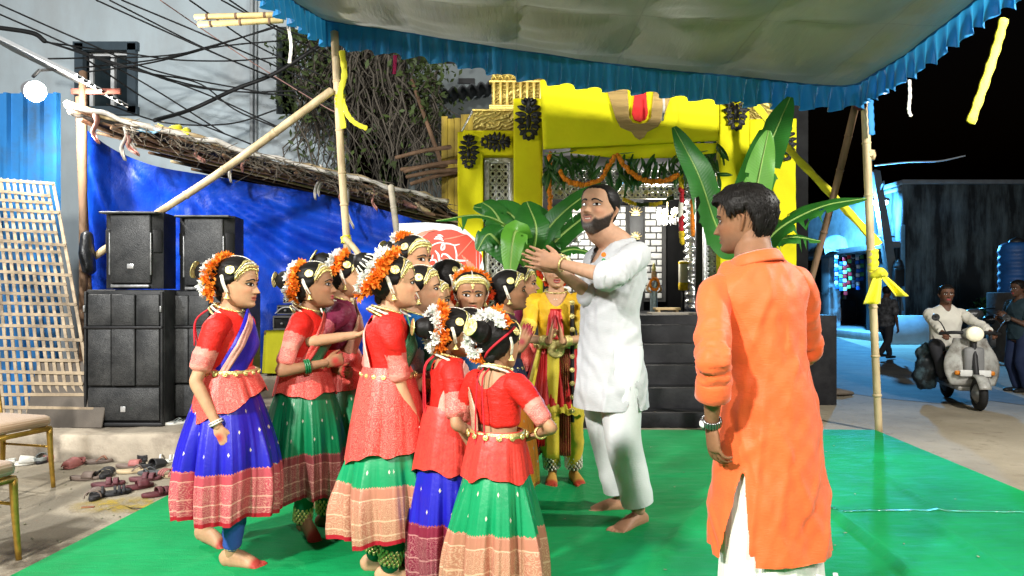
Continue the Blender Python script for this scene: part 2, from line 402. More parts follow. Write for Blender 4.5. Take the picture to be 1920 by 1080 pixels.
def creeper():
    base=P(720,0,10.6); t=thing('creeper','dry tangled creeper hanging down the dark wall','creeper',(base.x,10.6,0))
    rng=np.random.RandomState(3); st=MB(); lf=MB(); o_=np.array([base.x,10.6,0])
    for i in range(330):
        px=rng.uniform(560,815); top=rng.uniform(40,160); 
        if px>760: top=rng.uniform(120,230)
        ln=rng.uniform(80,260); Y=rng.uniform(9.9,11.3); sw=rng.uniform(-60,60); n=8; pts=[]
        for j in range(n):
            f=j/(n-1); pts.append(P(px+sw*f*f+rng.normal(0,6)+12*math.sin(f*5+i),top+ln*f,Y)-Vector(o_))
        V,F=tube(np.array(pts),np.linspace(.014,.005,n)*rng.uniform(.5,1.5),4,cap=False); st.add(V,F)
    for i in range(2200):
        r=rng.rand()
        if r<.35: px,py=rng.normal(570,28),rng.uniform(55,230)
        elif r<.6: px,py=rng.normal(800,25),rng.uniform(110,230)
        else: px,py=rng.uniform(540,830),rng.uniform(60,345)
        Y=rng.uniform(9.7,11.2); c=P(px,py,Y)-Vector(o_); s_=rng.uniform(.03,.075); a=rng.normal(size=3); a/=np.linalg.norm(a); b=nrm(np.cross(a,rng.normal(size=3)))
        V=np.array([c-Vector(a*s_), Vector(c)+Vector(b*s_*.45), Vector(c)+Vector(a*s_), Vector(c)-Vector(b*s_*.45)]); lf.add(V,[(0,1,2,3)])
    st.build('stems',M('dry_creeper_stem',(.085,.073,.057),.9,0,.4,3,0),t); lf.build('leaves',M('creeper_leaf',(.05,.075,.02),.6,0,.5,2,0),t,smooth=False)
creeper()
def yellow_fence():
    Y=9.3; t=thing('plank_partition','dull yellow plank partition left of the shrine','partition',(P(858,0,Y).x,Y,0)); ym=M('dull_yellow_planks',(.42,.30,.03),.7,0,.3,3,.3,30,stretch=(1,1,.3),dirt=(.12,.08,.03))
    for i in range(5):
        x=(i-2)*.085; h=P(0,220+random.uniform(-6,8),Y).z
        MB().add(*bbox((x,random.uniform(-.01,.01),h/2),(.082,.03,h),.004)).build('plank',ym,t)
yellow_fence()
POLEB=[((742,296),(845,276)),((758,322),(862,302)),((762,332),(862,318)),((770,345),(860,322)),((752,318),(858,312))]
for i,(a,b) in enumerate(POLEB):
    p,q=P(*a,8.9),P(*b,9.0+.1*i); c=(p+q)/2; pts=[p-c,(p+q)/2-c+Vector((0,0,.02)),q-c]; pts=crom([list(x) for x in pts],5)
    V,F=tube(pts,np.linspace(.025,.03,len(pts)),7); o=MB().add(V,F).build('stacked_branch',WOODD); o.location=c
    tag(o,['uppermost of the rough branches sticking out left of the shrine','second rough branch of the bundle left of the shrine','third rough branch of the bundle left of the shrine','lowest rough branch of the bundle left of the shrine','thin branch lying across the bundle left of the shrine'][i],'branch','branches beside the shrine')
p,q=P(772,150,10),P(832,320,9.6); c=(p+q)/2; V,F=tube(np.array([p-c,q-c]),.03,7); o=MB().add(V,F).build('leaning_stick',WOODD); o.location=c; tag(o,'thin brown stick leaning in front of the dark creeper','stick')

# ------------------------------------------------------------------ overhead cables
CAB=M('black_cable',(.01,.01,.01),.6,0,.1)
CABP=M('pinkish_cord',(.35,.2,.17),.7)
def cable(pts,r=.012,label=None,mat_=CAB,group='overhead cables crossing the grey wall'):
    W=[P(a,b,c) for a,b,c in pts]; c=sum(W,Vector())/len(W)
    q=crom([list(x-c) for x in W],10); V,F=tube(q,r,5); o=MB().add(V,F).build('overhead_cable',mat_); o.location=c
    tag(o,label or 'thin black overhead cable strung across the grey wall','cable',group)
Y1,Y2=8.6,9.4
CLAB=["black cable from the top left corner down past the window's upper edge", 'black cable from the left edge passing over the window to the shed', 'left one of two black cables from the top edge down to the canopy pole', 'right one of two black cables from the top edge down to the canopy pole', 'black cable slanting from the top edge just right of the window', 'short black cable slanting from the top edge to the dark recess', 'black cable leaving the top edge beside the cut bamboo canes', 'black cable under the cut bamboo canes towards the canopy corner', "black cable crossing the window's middle and rising right to the canes", "black cable crossing above the window's middle and rising right", "nearly level black cable across the window's upper third", "black cable from the taped bundle drooping right below the window's top", 'black cable from the taped bundle dropping steeply to the lower right', 'black cable from the taped bundle running level to the dark recess', "straight black cable sloping down right from the window's right side", 'black cable looping low over the shed roof below the window', 'short black cable drooping from the window towards the creeper', 'thin black cable falling diagonally from the window to the shed roof']
for pts in [
 [(-20,0,Y1),(150,75,Y1),(300,135,Y2),(500,175,Y2)], [(-20,18,Y1),(130,85,Y1),(260,150,Y2),(420,250,Y2)], [(180,0,Y1),(380,90,Y1),(520,150,Y2),(640,210,Y2)],
 [(205,0,Y1),(400,98,Y2),(560,165,Y2),(660,215,Y2)], [(228,0,Y1),(390,68,Y1),(520,125,Y2),(620,170,Y2)], [(355,0,Y1),(480,85,Y2),(600,140,Y2)], [(430,0,Y1),(500,45,Y1),(620,110,Y2)],[(415,0,Y1),(490,38,Y1),(640,95,Y2)],
 [(140,138,Y1),(280,118,Y1),(390,90,Y2),(520,48,Y2)], [(140,128,Y1),(290,112,Y2),(400,85,Y2),(515,52,Y2)], [(90,110,Y1),(300,105,Y2),(420,86,Y2),(540,75,Y2)],
 [(85,77,Y1),(250,128,Y1),(390,165,Y2),(560,180,Y2)], [(86,78,Y1),(255,132,Y1),(370,155,Y2),(440,205,Y2),(520,240,Y2)], [(86,79,Y1),(240,100,Y2),(330,112,Y2),(430,114,Y2),(520,108,Y2)],
 [(250,125,Y1),(400,182,Y2),(530,242,Y2)], [(200,195,Y1),(310,230,Y2),(430,232,Y2),(520,205,Y2)], [(255,130,Y2),(350,160,Y2),(450,172,Y2),(560,170,Y2)],[(160,110,Y1),(300,200,Y2),(470,270,Y2)]]:
    cable(pts,.011,CLAB.pop(0))
cable([(85,78,Y1),(60,62,Y1),(-20,50,Y1)],.03,'thick black cable bundle entering at the far left')
cable([(290,226,Y1),(360,205,Y2),(440,168,Y2),(515,138,Y2),(600,85,Y2)],.028,'thick twisted black cable rising to the right across the grey wall')
cable([(300,0,Y1),(380,55,Y2),(470,115,Y2),(600,195,Y2),(640,215,Y2)],.008,'pinkish thin cord slanting across the grey wall',CABP)
cable([(1640,310,18),(1700,304,18),(1760,302,18),(1810,292,18)],.02,'pale sagging street wire against the night sky',M('lit_wire',(.6,.65,.7),.4),None)
# ------------------------------------------------------------------ corrugated shed wall, roof, lamp
BLUESH=M('blue_corrugated_sheet',(.02,.16,.42),.38,.35,.2,2,.15,30,dirt=(.04,.09,.16),dscale=2.2)
def corrugated(name,label,cat,org,ux,uy,n,w,h,amp,mat_,pitch):
    """trapezoid-ribbed sheet; ux width direction, uy other direction"""
    ux,uy=Vector(ux),Vector(uy); nn=ux.cross(uy).normalized(); V=[];cnt=int(w/pitch); xs=[]
    for i in range(cnt):
        for d,zf in ((0,0),(.30,0),(.42,1),(.62,1),(.74,0)): xs.append(((i+d)*pitch,zf))
    for j in range(5):
        for (x,zf) in xs: V.append(ux*x+uy*(h*j/4)+nn*(amp*zf))
    F=grid(len(xs),5); V=np.array([list(v) for v in V]); V,F=solid(V,F,.003)
    o=MB().add(V,F).build(name,mat_,smooth=False); o.location=org; tag(o,label,cat); return o
corrugated('sheet_wall','blue ribbed metal sheet wall under the floodlight','wall',(P(128,0,6.6).x-2.2,6.6,.2),(1,0,0),(0,0,1),0,2.2,2.95,.035,BLUESH,.155)
ROOFSH=M('grey_galvanised_sheet',(.42,.43,.43),.45,.5,.25,3,.2,30,dirt=(.16,.13,.10),dscale=2)
p=P(172,158,6.3); q=P(-60,45,6.3); d=(q-p)
corrugated('sheet_roof','grey corrugated roof edge above the floodlight','roof',(p.x,6.02,p.z),(0,1,-0.06),(d.x,0,d.z),0,.9,1.0,.03,ROOFSH,.09)
o=thing('roof_post','short reddish post holding the corrugated roof','post',P(156,200,6.5))
V,F=tube([(0,0,-2.6),(0,0,.32)],.035,8); MB().add(V,F).build('upright',WOODD,o); MB().box((.12,0,.14),(.45,.03,.05)).build('crossbar',M('red_brown_timber',(.22,.07,.05),.7),o)
def floodlight():
    loc=P(62,170,6.05); t=thing('floodlight','glaring white floodlight under the corrugated roof','lamp',loc)
    prof=[(.0,.13),(.05,.12),(.075,.05),(.08,-.03),(.088,-.045)]; V=[]
    n=20; dirv=nrm(Vector((1.4,4.0,.6))-loc); 
    Mx=(Vector((1.2,2.6,.9))-loc).to_track_quat('-Z','Y').to_matrix().to_4x4()
    for r,z in prof:
        for i in range(n): a=2*math.pi*i/n; V.append((r*math.cos(a),r*math.sin(a),z))
    MB().add(xf(V,Mx),grid(n,len(prof),True)).build('housing',M('lamp_housing_grey',(.35,.35,.36),.4,.6),t)
    V=[(0,0,-.052)]+[(.070*math.cos(a),.070*math.sin(a),-.036) for a in np.linspace(0,2*math.pi,24,endpoint=False)]
    F=[(0,1+(i+1)%24,1+i) for i in range(24)]
    MB().add(xf(V,Mx),F).build('lens',M('lit_lens',(1,1,1),.5,emis=(1,.98,.92),es=80,bump=0),t)
    V,F=tube(np.array([(0,.0,.12),(0,.08,.2),(.0,.3,.28)]),.014,6); MB().add(V,F).build('bracket',BLACK,t)
    L=bpy.data.lights.new('floodlight_beam','POINT'); L.energy=290; L.color=(1,.96,.88); L.shadow_soft_size=.06
    lo=bpy.data.objects.new('floodlight_beam',L); link(lo,t); lo.matrix_local=Mx@Matrix.Translation((0,0,-.09))
floodlight()
# ------------------------------------------------------------------ shed with blue tarpaulin
def shed():
    E0,E1=P(128,200,6.2),P(838,380,8.4); t=thing('shed_roof','ramshackle thatched shed roof edge above the blue tarpaulin','roof',E0); o_=np.array(E0)
    rng=np.random.RandomState(5); d=np.array(E1-E0); dep=np.array((.6,2.5,-.22))
    def f(u,v):
        Vv=np.outer(u,d)+np.outer(v,dep); n=fnoise(Vv,2.5,2)*.02+fnoise(Vv,9,3)*.012; Vv[:,2]+=n-.05; return Vv[:,0],Vv[:,1],Vv[:,2]
    V,F,uv=sheet(f,150,20); V,F=solid(V,F,.03)
    MB().add(V,F).build('thatch',M('dark_old_thatch',(.022,.019,.016),.95,0,.5,5,.8,40,dirt=(.06,.05,.04),dscale=4),t)
    # the edge: poles wrapped with pale cloth
    for k in range(3):
        pts=[]; 
        for i in range(26):
            u=i/25; pts.append(d*u+np.array((rng.normal(0,.012),-.04+.035*k,.03*(k%2)-.02*k+rng.normal(0,.014))))
        r=np.array([.020+.011*rng.rand() for _ in pts]); V,F=tube(crom(pts,3),np.interp(np.linspace(0,1,76),np.linspace(0,1,26),r),8); 
        MB().add(V,F).build('edge_pole',[WHITECLOTH,BAMBOO,WOODD][k],t)
    for i in range(16):
        u=(i+.4)/16; a=d*u; b=a+dep*rng.uniform(.7,1); V,F=tube(np.array([a+(0,0,-.09),b+(0,0,-.09)]),.022,6); MB().add(V,F).build('rafter',WOODD,t)
    for i in range(7):
        v=(i+1)/8; a=dep*v+(0,0,-.13); V,F=tube(np.array([a,a+d]),.016,5); MB().add(V,F).build('batten',BAMBOO if i%2 else WOODD,t)
    st=MB()
    for i in range(420):
        u=.10+.9*rng.rand(); a=d*u+np.array((rng.normal(0,.03),-.06+rng.normal(0,.03),rng.normal(-.04,.04))); b=a+np.array((rng.normal(0.02,.1),rng.normal(-.02,.04),-abs(rng.normal(.05,.06)))); V,F=tube(np.array([a,b]),.004,3,cap=False); st.add(V,F)
    o=st.build('straw',M('dusty_straw',(.12,.10,.075),.9,0,.5,9,0),t); o['kind']='stuff'
    # rags and cords tied along the edge
    PINK=M('faded_pink_cord',(.45,.22,.18),.8); LBL=M('faded_blue_rag',(.2,.4,.55),.8)
    def rag(px,py,u_depth,ln,wd,mat_,nm='rag',sw=.1):
        c=np.array(P(px,py,u_depth))-o_
        V,F,uv=sheet(lambda u,v:(c[0]+(u-.5)*wd+sw*v*v+.02*np.sin(v*7),c[1]-.03+.03*np.sin(u*7+v*3),c[2]-ln*v+.02*np.cos(u*6)),6,9)
        V,F=solid(V,F,.006); MB().add(V,F).build(nm,mat_,t)
    def dp(px): return 6.15+(px-128)/710*2.2
    rag(318,238,dp(318),.09,.20,YTAPE); rag(345,243,dp(345),.12,.08,YTAPE,sw=.12); rag(262,238,dp(262),.05,.24,LBL); rag(250,236,dp(250),.22,.02,WHITECLOTH,'hanging_string',.02)
    for px,py,l in ((602,312,.35),(608,318,.28),(642,335,.3),(650,342,.5),(465,285,.2),(440,285,.3),(700,352,.25),(366,275,.15),(180,215,.25),(236,238,.3),(240,250,.2)): rag(px,py,dp(px),l,.022,[PINK,PINK,WHITECLOTH][px%3],'hanging_cord',random.uniform(-.08,.1))
    for px,py in ((690,355),(715,362),(740,372),(765,380),(790,388),(655,350),(625,330),(500,310),(800,395)):
        c=np.array(P(px,py,dp(px)))-o_; V,F=capsule([c+(-.07,0,.03),c+(0,-.02,-.02),c+(.09,0,-.05)],[.03,.035,.02],7,3); MB().add(V,F).build('loose_bundle',[WOODD,PINK,BAMBOO,WOODD][px%4],t)
shed()
def tarp_mat():
    s=N('blue_tarpaulin'); s.set(.42,0,.35); v=s.co(); n=s.noise(v,3,6,.65); n2=s.noise(s.co('Object',(1,1,.35)),16,4,.6)
    vo=s.n('TexVoronoi',feature='DISTANCE_TO_EDGE'); s.l(s.co('Object',(1,1,.7)),vo.inputs['Vector']); vo.inputs['Scale'].default_value=24
    s.base(s.mix(s.ramp(n,(.3,0.),(.7,1.)),(.002,.028,.36),(.005,.075,.62)))
    s.bump(s.math('ADD',s.math('MULTIPLY',n2,.9),s.math('MULTIPLY',s.ramp(vo.outputs[0],(0.,0.),(.12,1.)),.18)),.38,.012); return s.m
def tarp():
    top=[(150,232,6.75),(205,275,6.95),(270,305,7.1),(330,320,7.25),(400,331,7.4),(480,345,7.6),(560,357,7.8),(660,378,8.05),(790,415,8.35)]
    T=crom([list(P(*q)) for q in top],10); n=len(T); nv=46; V=[]; o_=np.array(P(450,600,7.6)); o_[2]=.4
    Vv=[]
    for j in range(nv):
        v=j/(nv-1)
        for i in range(n):
            u=i/(n-1); p=T[i].copy(); zb=.42; p[2]=p[2]*(1-v)+zb*v
            p[0]+=.10*v*(1-u)   # left edge runs in towards the bottom
            # fans of creases hanging from the tie at u~.38 and the left corner
            a1=math.atan2(u-.38,v+.03); a2=math.atan2(u+.02,v+.02)
            w1=math.exp(-((a1-.75)/.55)**2); dd=math.hypot(u-.38,v)
            p[1]+=.060*math.sin(a1*30)*w1*min(1,dd*4)*(1.1-.5*dd)+.05*math.sin(a2*24+1)*math.exp(-((a2-.3)/.35)**2)*min(1,v*3)+.05*math.sin(u*9+v*2)*v*(1-v)*1.5
            p[1]+=.14*math.sin(v*math.pi)*math.sin(u*math.pi)
            Vv.append(p)
    Vv=np.array(Vv); Vv[:,1]+=fnoise(Vv,2.2,8)*.012+fnoise(Vv,6,9)*.004
    for ang,sd,am in ((35,3,.035),(-20,5,.03),(60,7,.025)):
        a_=R(ang); Q=np.stack([Vv[:,0]*math.cos(a_)+Vv[:,2]*math.sin(a_),Vv[:,1]*.2,(-Vv[:,0]*math.sin(a_)+Vv[:,2]*math.cos(a_))*.18],1); Vv[:,1]-=am*np.clip(1-np.abs(fnoise(Q,1.5,sd))*2.4,0,1)**1.2
    o=MB().add(Vv-o_,[tuple(reversed(f)) for f in grid(n,nv)]).build('tarpaulin',tarp_mat()); o.location=o_; tag(o,'bright blue tarpaulin hung under the shed roof','tarpaulin')
tarp()
o=thing('tarp_post','crooked wooden post at the left edge of the blue tarpaulin','post',(P(158,0,6.55).x,6.55,.2))
V,F=tube(crom([(0,0,0),(.03,0,.9),(.0,0,1.7),(-.03,0,2.4),(-.05,0,2.9)],6),np.linspace(.045,.032,25),8); MB().add(V,F).build('upright',WOODD,o)
o=MB(); o.add(*capsule([(0,0,.16),(0,0,0),(0.02,0,-.14)],[(.06,.05),(.09,.06),(.08,.05)],12,5)); o=o.build('black_bag',M('black_polythene',(.012,.013,.015),.35,0,.2,9,.6,30)); o.location=P(163,476,6.42); tag(o,'small black bag hanging from the tarpaulin post','bag')
# ------------------------------------------------------------------ leaning wooden lattice
def lattice():
    LW=M('pale_lattice_wood',(.37,.29,.195),.75,0,.3,6,.3,60,dirt=(.15,.115,.08),dscale=5)
    TL,TR,BL,BR=P(-75,328,6.30),P(102,343,6.30),P(-40,800,5.62),P(182,800,5.62)
    t=thing('wooden_lattice','slatted wooden lattice leaning against the blue sheet wall','lattice',(BL+BR)/2); o_=np.array((BL+BR)/2)
    def pt(u,v): 
        q=(TL*(1-u)+TR*u)*(1-v)+(BL*(1-u)+BR*u)*v
        return np.array(q)-o_+np.array((.05*math.sin(v*math.pi),-.06*math.sin(v*math.pi),0))
    nV,nH=15,23
    for i in range(nV):
        u=(i+.2)/(nV-.6); pts=np.array([pt(u,v) for v in np.linspace(0,1,9)]); V,F=tube(pts,[(.0185,.006)]*9,4,up=(0,1,0),ph=math.pi/4); MB().add(V,F).build('upright_slat',LW,t,smooth=False)
    for j in range(nH):
        v=(j+.3)/nH; a=random.uniform(-.01,.01); pts=np.array([pt(u,v+a*u)+np.array((0,-.014,0)) for u in np.linspace(0,1.0-(.06 if j%3 else .0),6)]); V,F=tube(pts,[(.0175,.006)]*6,4,up=(0,1,0),ph=math.pi/4); MB().add(V,F).build('cross_slat',LW,t,smooth=False)
lattice()
o=MB(); V,F=bbox((0,0,.27),(.62,.02,.54),.006); o.add(xf(V,Matrix.Rotation(R(-18),4,'X')),F); o=o.build('leaning_board',M('dark_dusty_board',(.10,.085,.07),.8,0,.3,4,.3,30)); o.location=P(118,800,5.60); o.location.z=.2; tag(o,'dark dusty board leaning at the foot of the lattice','board')
# ------------------------------------------------------------------ canopy
def canopy_mat():
    s=N('grey_canopy_cloth'); s.set(.42,0,.4,.4); v=s.co(); n=s.noise(v,.7,4); n2=s.noise(s.co('Object',(6,1.2,1)),6,5,.6); a=s.attr('uvp'); sp=s.n('SeparateXYZ'); s.l(a.outputs['Vector'],sp.inputs[0])
    c=s.mix(s.ramp(n,(.35,0.),(.65,1.)),(.21,.198,.135),(.33,.315,.225))
    def seam(x,per):
        m=s.math('PINGPONG',x,per/2); return s.math('LESS_THAN',m,.006)
    se=s.math('MAXIMUM',seam(sp.outputs[0],.92),seam(sp.outputs[1],1.05)); c=s.mix(s.math('MULTIPLY',se,.45),c,(.13,.125,.09)); s.base(c)
    s.bump(n2,.4,.012); return s.m
SATIN=None
def satin():
    s=N('blue_satin_frill'); s.set(.33,0,.5,.3); v=s.co(); n=s.noise(s.co('Object',(9,9,1)),3,3); s.base(s.mix(n,(.010,.14,.36),(.02,.27,.58))); s.bump(s.noise(v,30,3),.15,.01)
    tr=s.n('BsdfTranslucent'); tr.inputs[0].default_value=(.02,.28,.55,1); mx=s.n('MixShader'); mx.inputs[0].default_value=.25; s.l(s.b.outputs[0],mx.inputs[1]); s.l(tr.outputs[0],mx.inputs[2]); s.l(mx.outputs[0],s.out.inputs[0]); return s.m
def canopy():
    t=thing('canopy','grey cloth canopy with a blue satin frill over the stage','canopy',(.7,4,3.3)); o_=np.array((.7,4,3.3))
    hemL=[(-1.80,.3,3.30),(-1.80,2.5,3.38),(-1.77,4.5,3.49),(-1.75,5.6,3.61),(-1.73,6.15,3.72),(-1.70,6.40,3.76)]
    hemR=[(3.30,.3,3.52),(3.28,2.5,3.42),(3.25,4.2,3.35),(3.23,4.9,3.31),(3.20,5.7,3.22),(3.14,6.5,3.17)]
    L=crom(hemL,8); Rr=crom(hemR,8); n=len(L); nu=90; V=[]; uv=[]
    for j in range(n):
        v=j/(n-1)
        for i in range(nu):
            u=i/(nu-1); p=L[j]*(1-u)+Rr[j]*u; x,y=p[0],p[1]
            s_=math.sin(math.pi*u)
            far=1/(1+math.exp(-(y-6.0)*6)) if False else 0
            p[2]-=.10*s_*(.55+.45*math.sin(math.pi*min(1,v*1.02)))
            # cloth bellies between the ropes
            cu=(x+1.8)/.92; cv=y/1.05; bel=abs(math.sin(math.pi*cu))**.7*abs(math.sin(math.pi*cv))**.7
            edge=min(1,min(u,1-u)*12)*min(1,(1-v)*10)
            p[2]-=.085*bel*edge
            fr=cu%1; fv=cv%1
            p[2]+=.011*edge*math.sin(fv*22+8*fr+3*math.sin(cu*2))*math.exp(-((fr-.15)/.3)**2)*(1.2 if cu<3 else .5)
            V.append(p); uv.append((x+1.8,y))
    V=np.array(V); V[:,2]+=fnoise(V,1.3,4)*.006+fnoise(V,4,6)*.003
    MB().add(V-o_,[tuple(reversed(f)) for f in grid(nu,n)],uv=uv).build('roof_cloth',canopy_mat(),t)
    # frill: follows left hem, far hem, right hem
    far=[V[(n-1)*nu+i] for i in range(0,nu,3)]
    path=np.array(list(L[:-1])+far+list(Rr[::-1])[1:]); seg=np.r_[0,np.cumsum(np.linalg.norm(np.diff(path,axis=0),axis=1))]; Lt=seg[-1]
    s=np.arange(0,Lt,.009); pc=np.stack([np.interp(s,seg,path[:,k]) for k in range(3)],1); tg=np.gradient(pc,axis=0); tg/=np.linalg.norm(tg,axis=1,keepdims=True); nn=np.stack([-tg[:,1],tg[:,0],0*s],1)
    rng=np.random.RandomState(2); ph=np.cumsum(rng.uniform(.045,.095,len(s)))*6.2; am=.6+.4*np.sin(s*1.9)+.3*np.sin(s*5.1); nv=11; FV=[]
    hl=.235+.02*np.sin(s*.9)+.012*np.sin(s*3.3); 
    for j in range(nv):
        v=j/(nv-1); A=(.008+.030*v)*(.6+.5*am)
        p=pc+nn*(A*np.sin(ph)+.012*v*np.sin(ph*.37))[:,None]; p=p+tg*(A*.5*np.cos(ph*1.0+v))[:,None]; p[:,2]-=hl*v+.02*v*np.sin(ph*.5)*v; FV.append(p)
    FV=np.concatenate(FV); fr=MB().add(FV-o_,grid(len(s),nv)).build('frill',satin(),t)
    V_,F_=tube(pc[::8]-o_,.012,6); MB().add(V_,F_).build('edge_rope',M('edge_rope_blue',(.02,.10,.25),.7),t)
canopy()
def pole(name,label,px,rad=.034,mat_=BAMBOO,cat='pole'):
    W=[np.array(P(*q)) if len(q)==3 else np.array(G(*q)) for q in px]; c=W[0].copy() if W[0][2]<W[-1][2] else W[-1].copy()
    t=thing(name,label,cat,c); W=[w_-c for w_ in W]; k=10; pts=crom(W,k); n=len(pts); r=np.full(n,rad)*np.linspace(1,.9,n)
    V,F=tube(pts,r*(1+.02*np.sin(np.arange(n)*2.1)),12); MB().add(V,F).build('cane',mat_,t)
    L=np.linalg.norm(W[-1]-W[0]); m=int(L/.42)
    for i in range(1,m):
        f=i/m; p0=np.array([np.interp(f,np.linspace(0,1,n),pts[:,k_]) for k_ in range(3)]); d=nrm(W[-1]-W[0])
        V,F=tube(np.array([p0-d*.012,p0,p0+d*.012]),[rad*1.0,rad*1.14,rad*1.0],12); MB().add(V,F).build('node_ring',mat_,t)
    return t
def strip(name,label,pts,wd,mat_,cat='ribbon',up=(0,1,0),parent=None,twist=0):
    W=[np.array(P(*q)) for q in pts]; c=sum(W)/len(W); q=crom([w_-c for w_ in W],8); n=len(q)
    V,F=tube(q,[(wd/2*(1+.12*math.sin(i*1.7)),.004) for i in range(n)],8,up=up); o=MB().add(V,F).build(name,mat_,parent); 
    if parent is None: o.location=c; tag(o,label,cat)
    return o
tl=pole('bamboo_pole','upright bamboo pole holding the far left corner of the canopy',[(627,60,6.36),(640,300,6.36),(652,480,6.36),(672,817,6.36)],.036)
tr=pole('bamboo_pole','upright bamboo pole at the far right corner of the carpet',[(1621,170,6.5),(1630,400,6.5),(1640,640,6.5),(1648,811,6.5)],.036)
pole('bamboo_pole','long bamboo pole slanting down behind the loudspeakers',[(622,170,6.30),(420,318,6.45),(288,405,6.5),(176,482,6.5)],.036)
pole('wooden_prop','brown wooden prop leaning beside the canopy corner pole',[(1606,190,6.62),(1570,340,6.8),(1530,490,6.95),(1450,786,7.15)],.034,WOODD)
pole('bamboo_pole','short bamboo stub tied low on the left canopy pole',[(648,448,6.30),(668,470,6.1),(700,520,6.0)],.028)
pole('bamboo_pole','grey pole holding the white banner by its left edge',[(733,348,6.9),(742,420,6.9),(752,520,6.9),(758,800,6.9)],.032,M('grey_weathered_cane',(.33,.29,.22),.7,0,.3,9,.3,50))
for i,(a,b) in enumerate((((366,32),(520,28)),((372,46),(530,38)))):
    p_,q_=P(*a,5.9),P(*b,5.9); c=(p_+q_)/2; t=thing('bamboo_cane',['upper cut bamboo cane jutting out left of the canopy','lower cut bamboo cane jutting out left of the canopy'][i],'pole',c)
    V,F=tube(np.array([p_-c,q_-c]),.024,10); MB().add(V,F).build('cane',M('fresh_cut_bamboo',(.66,.50,.22),.5,0,.2,8,.2,50),t)
    for f in (.15,.5,.85): 
        m_=p_.lerp(q_,f)-c; V,F=tube(np.array([m_-Vector((.012,0,0)),m_,m_+Vector((.012,0,0))]),[.024,.028,.024],10); MB().add(V,F).build('node_ring',WOODD,t)
def wrap(parent,px,py,Y,r,h,mat_,nm='cloth_wrap'):
    c=np.array(P(px,py,Y))-np.array(parent.location); n=10; pts=[c+np.array((.004*math.sin(i*2),0,-h/2+h*i/(n-1))) for i in range(n)]
    V,F=tube(np.array(pts),[r*(1+.12*math.sin(i*2.3)) for i in range(n)],14); MB().add(V,F).build(nm,mat_,parent)
wrap(tl,638,192,6.36,.048,.12,YTAPE); wrap(tl,649,450,6.36,.047,.06,YTAPE); wrap(tr,1637,490,6.5,.046,.20,YTAPE); wrap(tr,1640,515,6.5,.055,.10,YTAPE); wrap(tr,1632,290,6.5,.043,.05,BAMBOO,'cord_ring')
wrap(tr,1612,192,6.5,.055,.10,M('tangled_maroon_rope',(.16,.03,.05),.8,0,.4,40,.8,60),'rope_knot')
strip('ribbon','yellow cloth strip hanging down the left canopy pole',[(641,95,6.30),(646,140,6.29),(638,180,6.30),(644,240,6.29)],.055,YTAPE)
strip('ribbon','yellow cloth strip fluttering right from the left canopy pole',[(640,182,6.31),(652,215,6.29),(668,232,6.3),(688,241,6.32)],.045,YTAPE)
strip('ribbon','yellow ribbon dangling from the right end of the canopy frill',[(1883,35,4.6),(1868,90,4.62),(1845,160,4.6),(1820,230,4.58)],.062,YTAPE)
strip('ribbon','long yellow ribbon stretched from the shrine to the right pole',[(1402,178,7.7),(1440,225,7.5),(1475,275,7.3),(1560,365,6.9),(1648,458,6.5)],.085,YTAPE)
strip('ribbon','small yellow and blue rag tied under the right canopy corner',[(1632,188,6.4),(1633,215,6.4),(1635,252,6.4)],.055,M('blue_rag',(.02,.2,.5),.7))
strip('string','frayed white string hanging right of the canopy corner',[(1705,150,5.9),(1706,180,5.9),(1704,205,5.9),(1708,218,5.9)],.03,WHITECLOTH,'string')
strip('string','white string hanging from the canopy edge at upper left',[(541,50,6.0),(546,85,6.0),(543,118,6.0)],.03,WHITECLOTH,'string')
strip('string','pink scrap dangling under the blue frill near the creeper',[(741,104,6.4),(740,122,6.4),(739,138,6.4)],.035,M('magenta_scrap',(.5,.02,.12),.7),'string')
strip('string','white tassel string hanging over the shrine sign',[(1243,172,7.3),(1245,200,7.3),(1242,226,7.3)],.025,WHITECLOTH,'string')
def knot():
    c=P(1645,535,6.42); t=thing('cloth_knot','yellow cloth knotted round the right bamboo pole with loose ends','cloth',c)
    for (x,ln,w_,sw) in ((-.045,.27,.16,-.02),(.06,.20,.13,.12)):
        V,F,uv=sheet(lambda u,v:(x*(.3+v)+(u-.5)*w_*(.35+.8*v)+sw*v,-.03-.03*np.sin(u*9+v*2)*v-.02*v,.10-ln*v),14,12); V,F=solid(V,F,.006); MB().add(V,F).build('loose_end',YTAPE,t)
    V,F=capsule([(-.05,-.03,.09),(0,-.05,.12),(.05,-.03,.10)],[.03,.045,.03],10,4); MB().add(V,F).build('knot_lump',YTAPE,t)
knot()
# ------------------------------------------------------------------ shrine
YCLOTH=M('bright_yellow_cloth',(.80,.74,.010),.75,0,.10,3,.5,9,sheen=0.,spec=.15,dirt=(.66,.58,.01),dscale=1.5)
FIL=M('black_cut_ornament',(.018,.018,.02),.45,0,.2,20,.2,80)
SILV=M('embossed_silver',(.62,.63,.64),.35,.85,.25,25,.7,90)
SILVD=M('dull_silver_lattice',(.38,.39,.40),.45,.6,.3,20,.4,80)
SH=Vector((P(1180,0,8.2).x,8.2,0)); SHn=np.array(SH)
def relief_gold(name,kind):
    s=N(name); s.set(.38,.4,.5); v=s.co(); w_=s.n('TexWave',wave_type='RINGS',rings_direction='Y'); w_.inputs['Scale'].default_value=6; w_.inputs['Distortion'].default_value=9; w_.inputs['Detail'].default_value=2; w_.inputs['Detail Scale'].default_value=1.6
    s.l(v,w_.inputs['Vector']); n=s.noise(v,30,3); h=s.math('ADD',w_.outputs['Fac'],s.math('MULTIPLY',n,.4)); s.base(s.mix(s.ramp(h,(.2,0.),(.9,1.)),(.42,.29,.05),(.88,.70,.20))); s.bump(h,.9,.03); return s.m
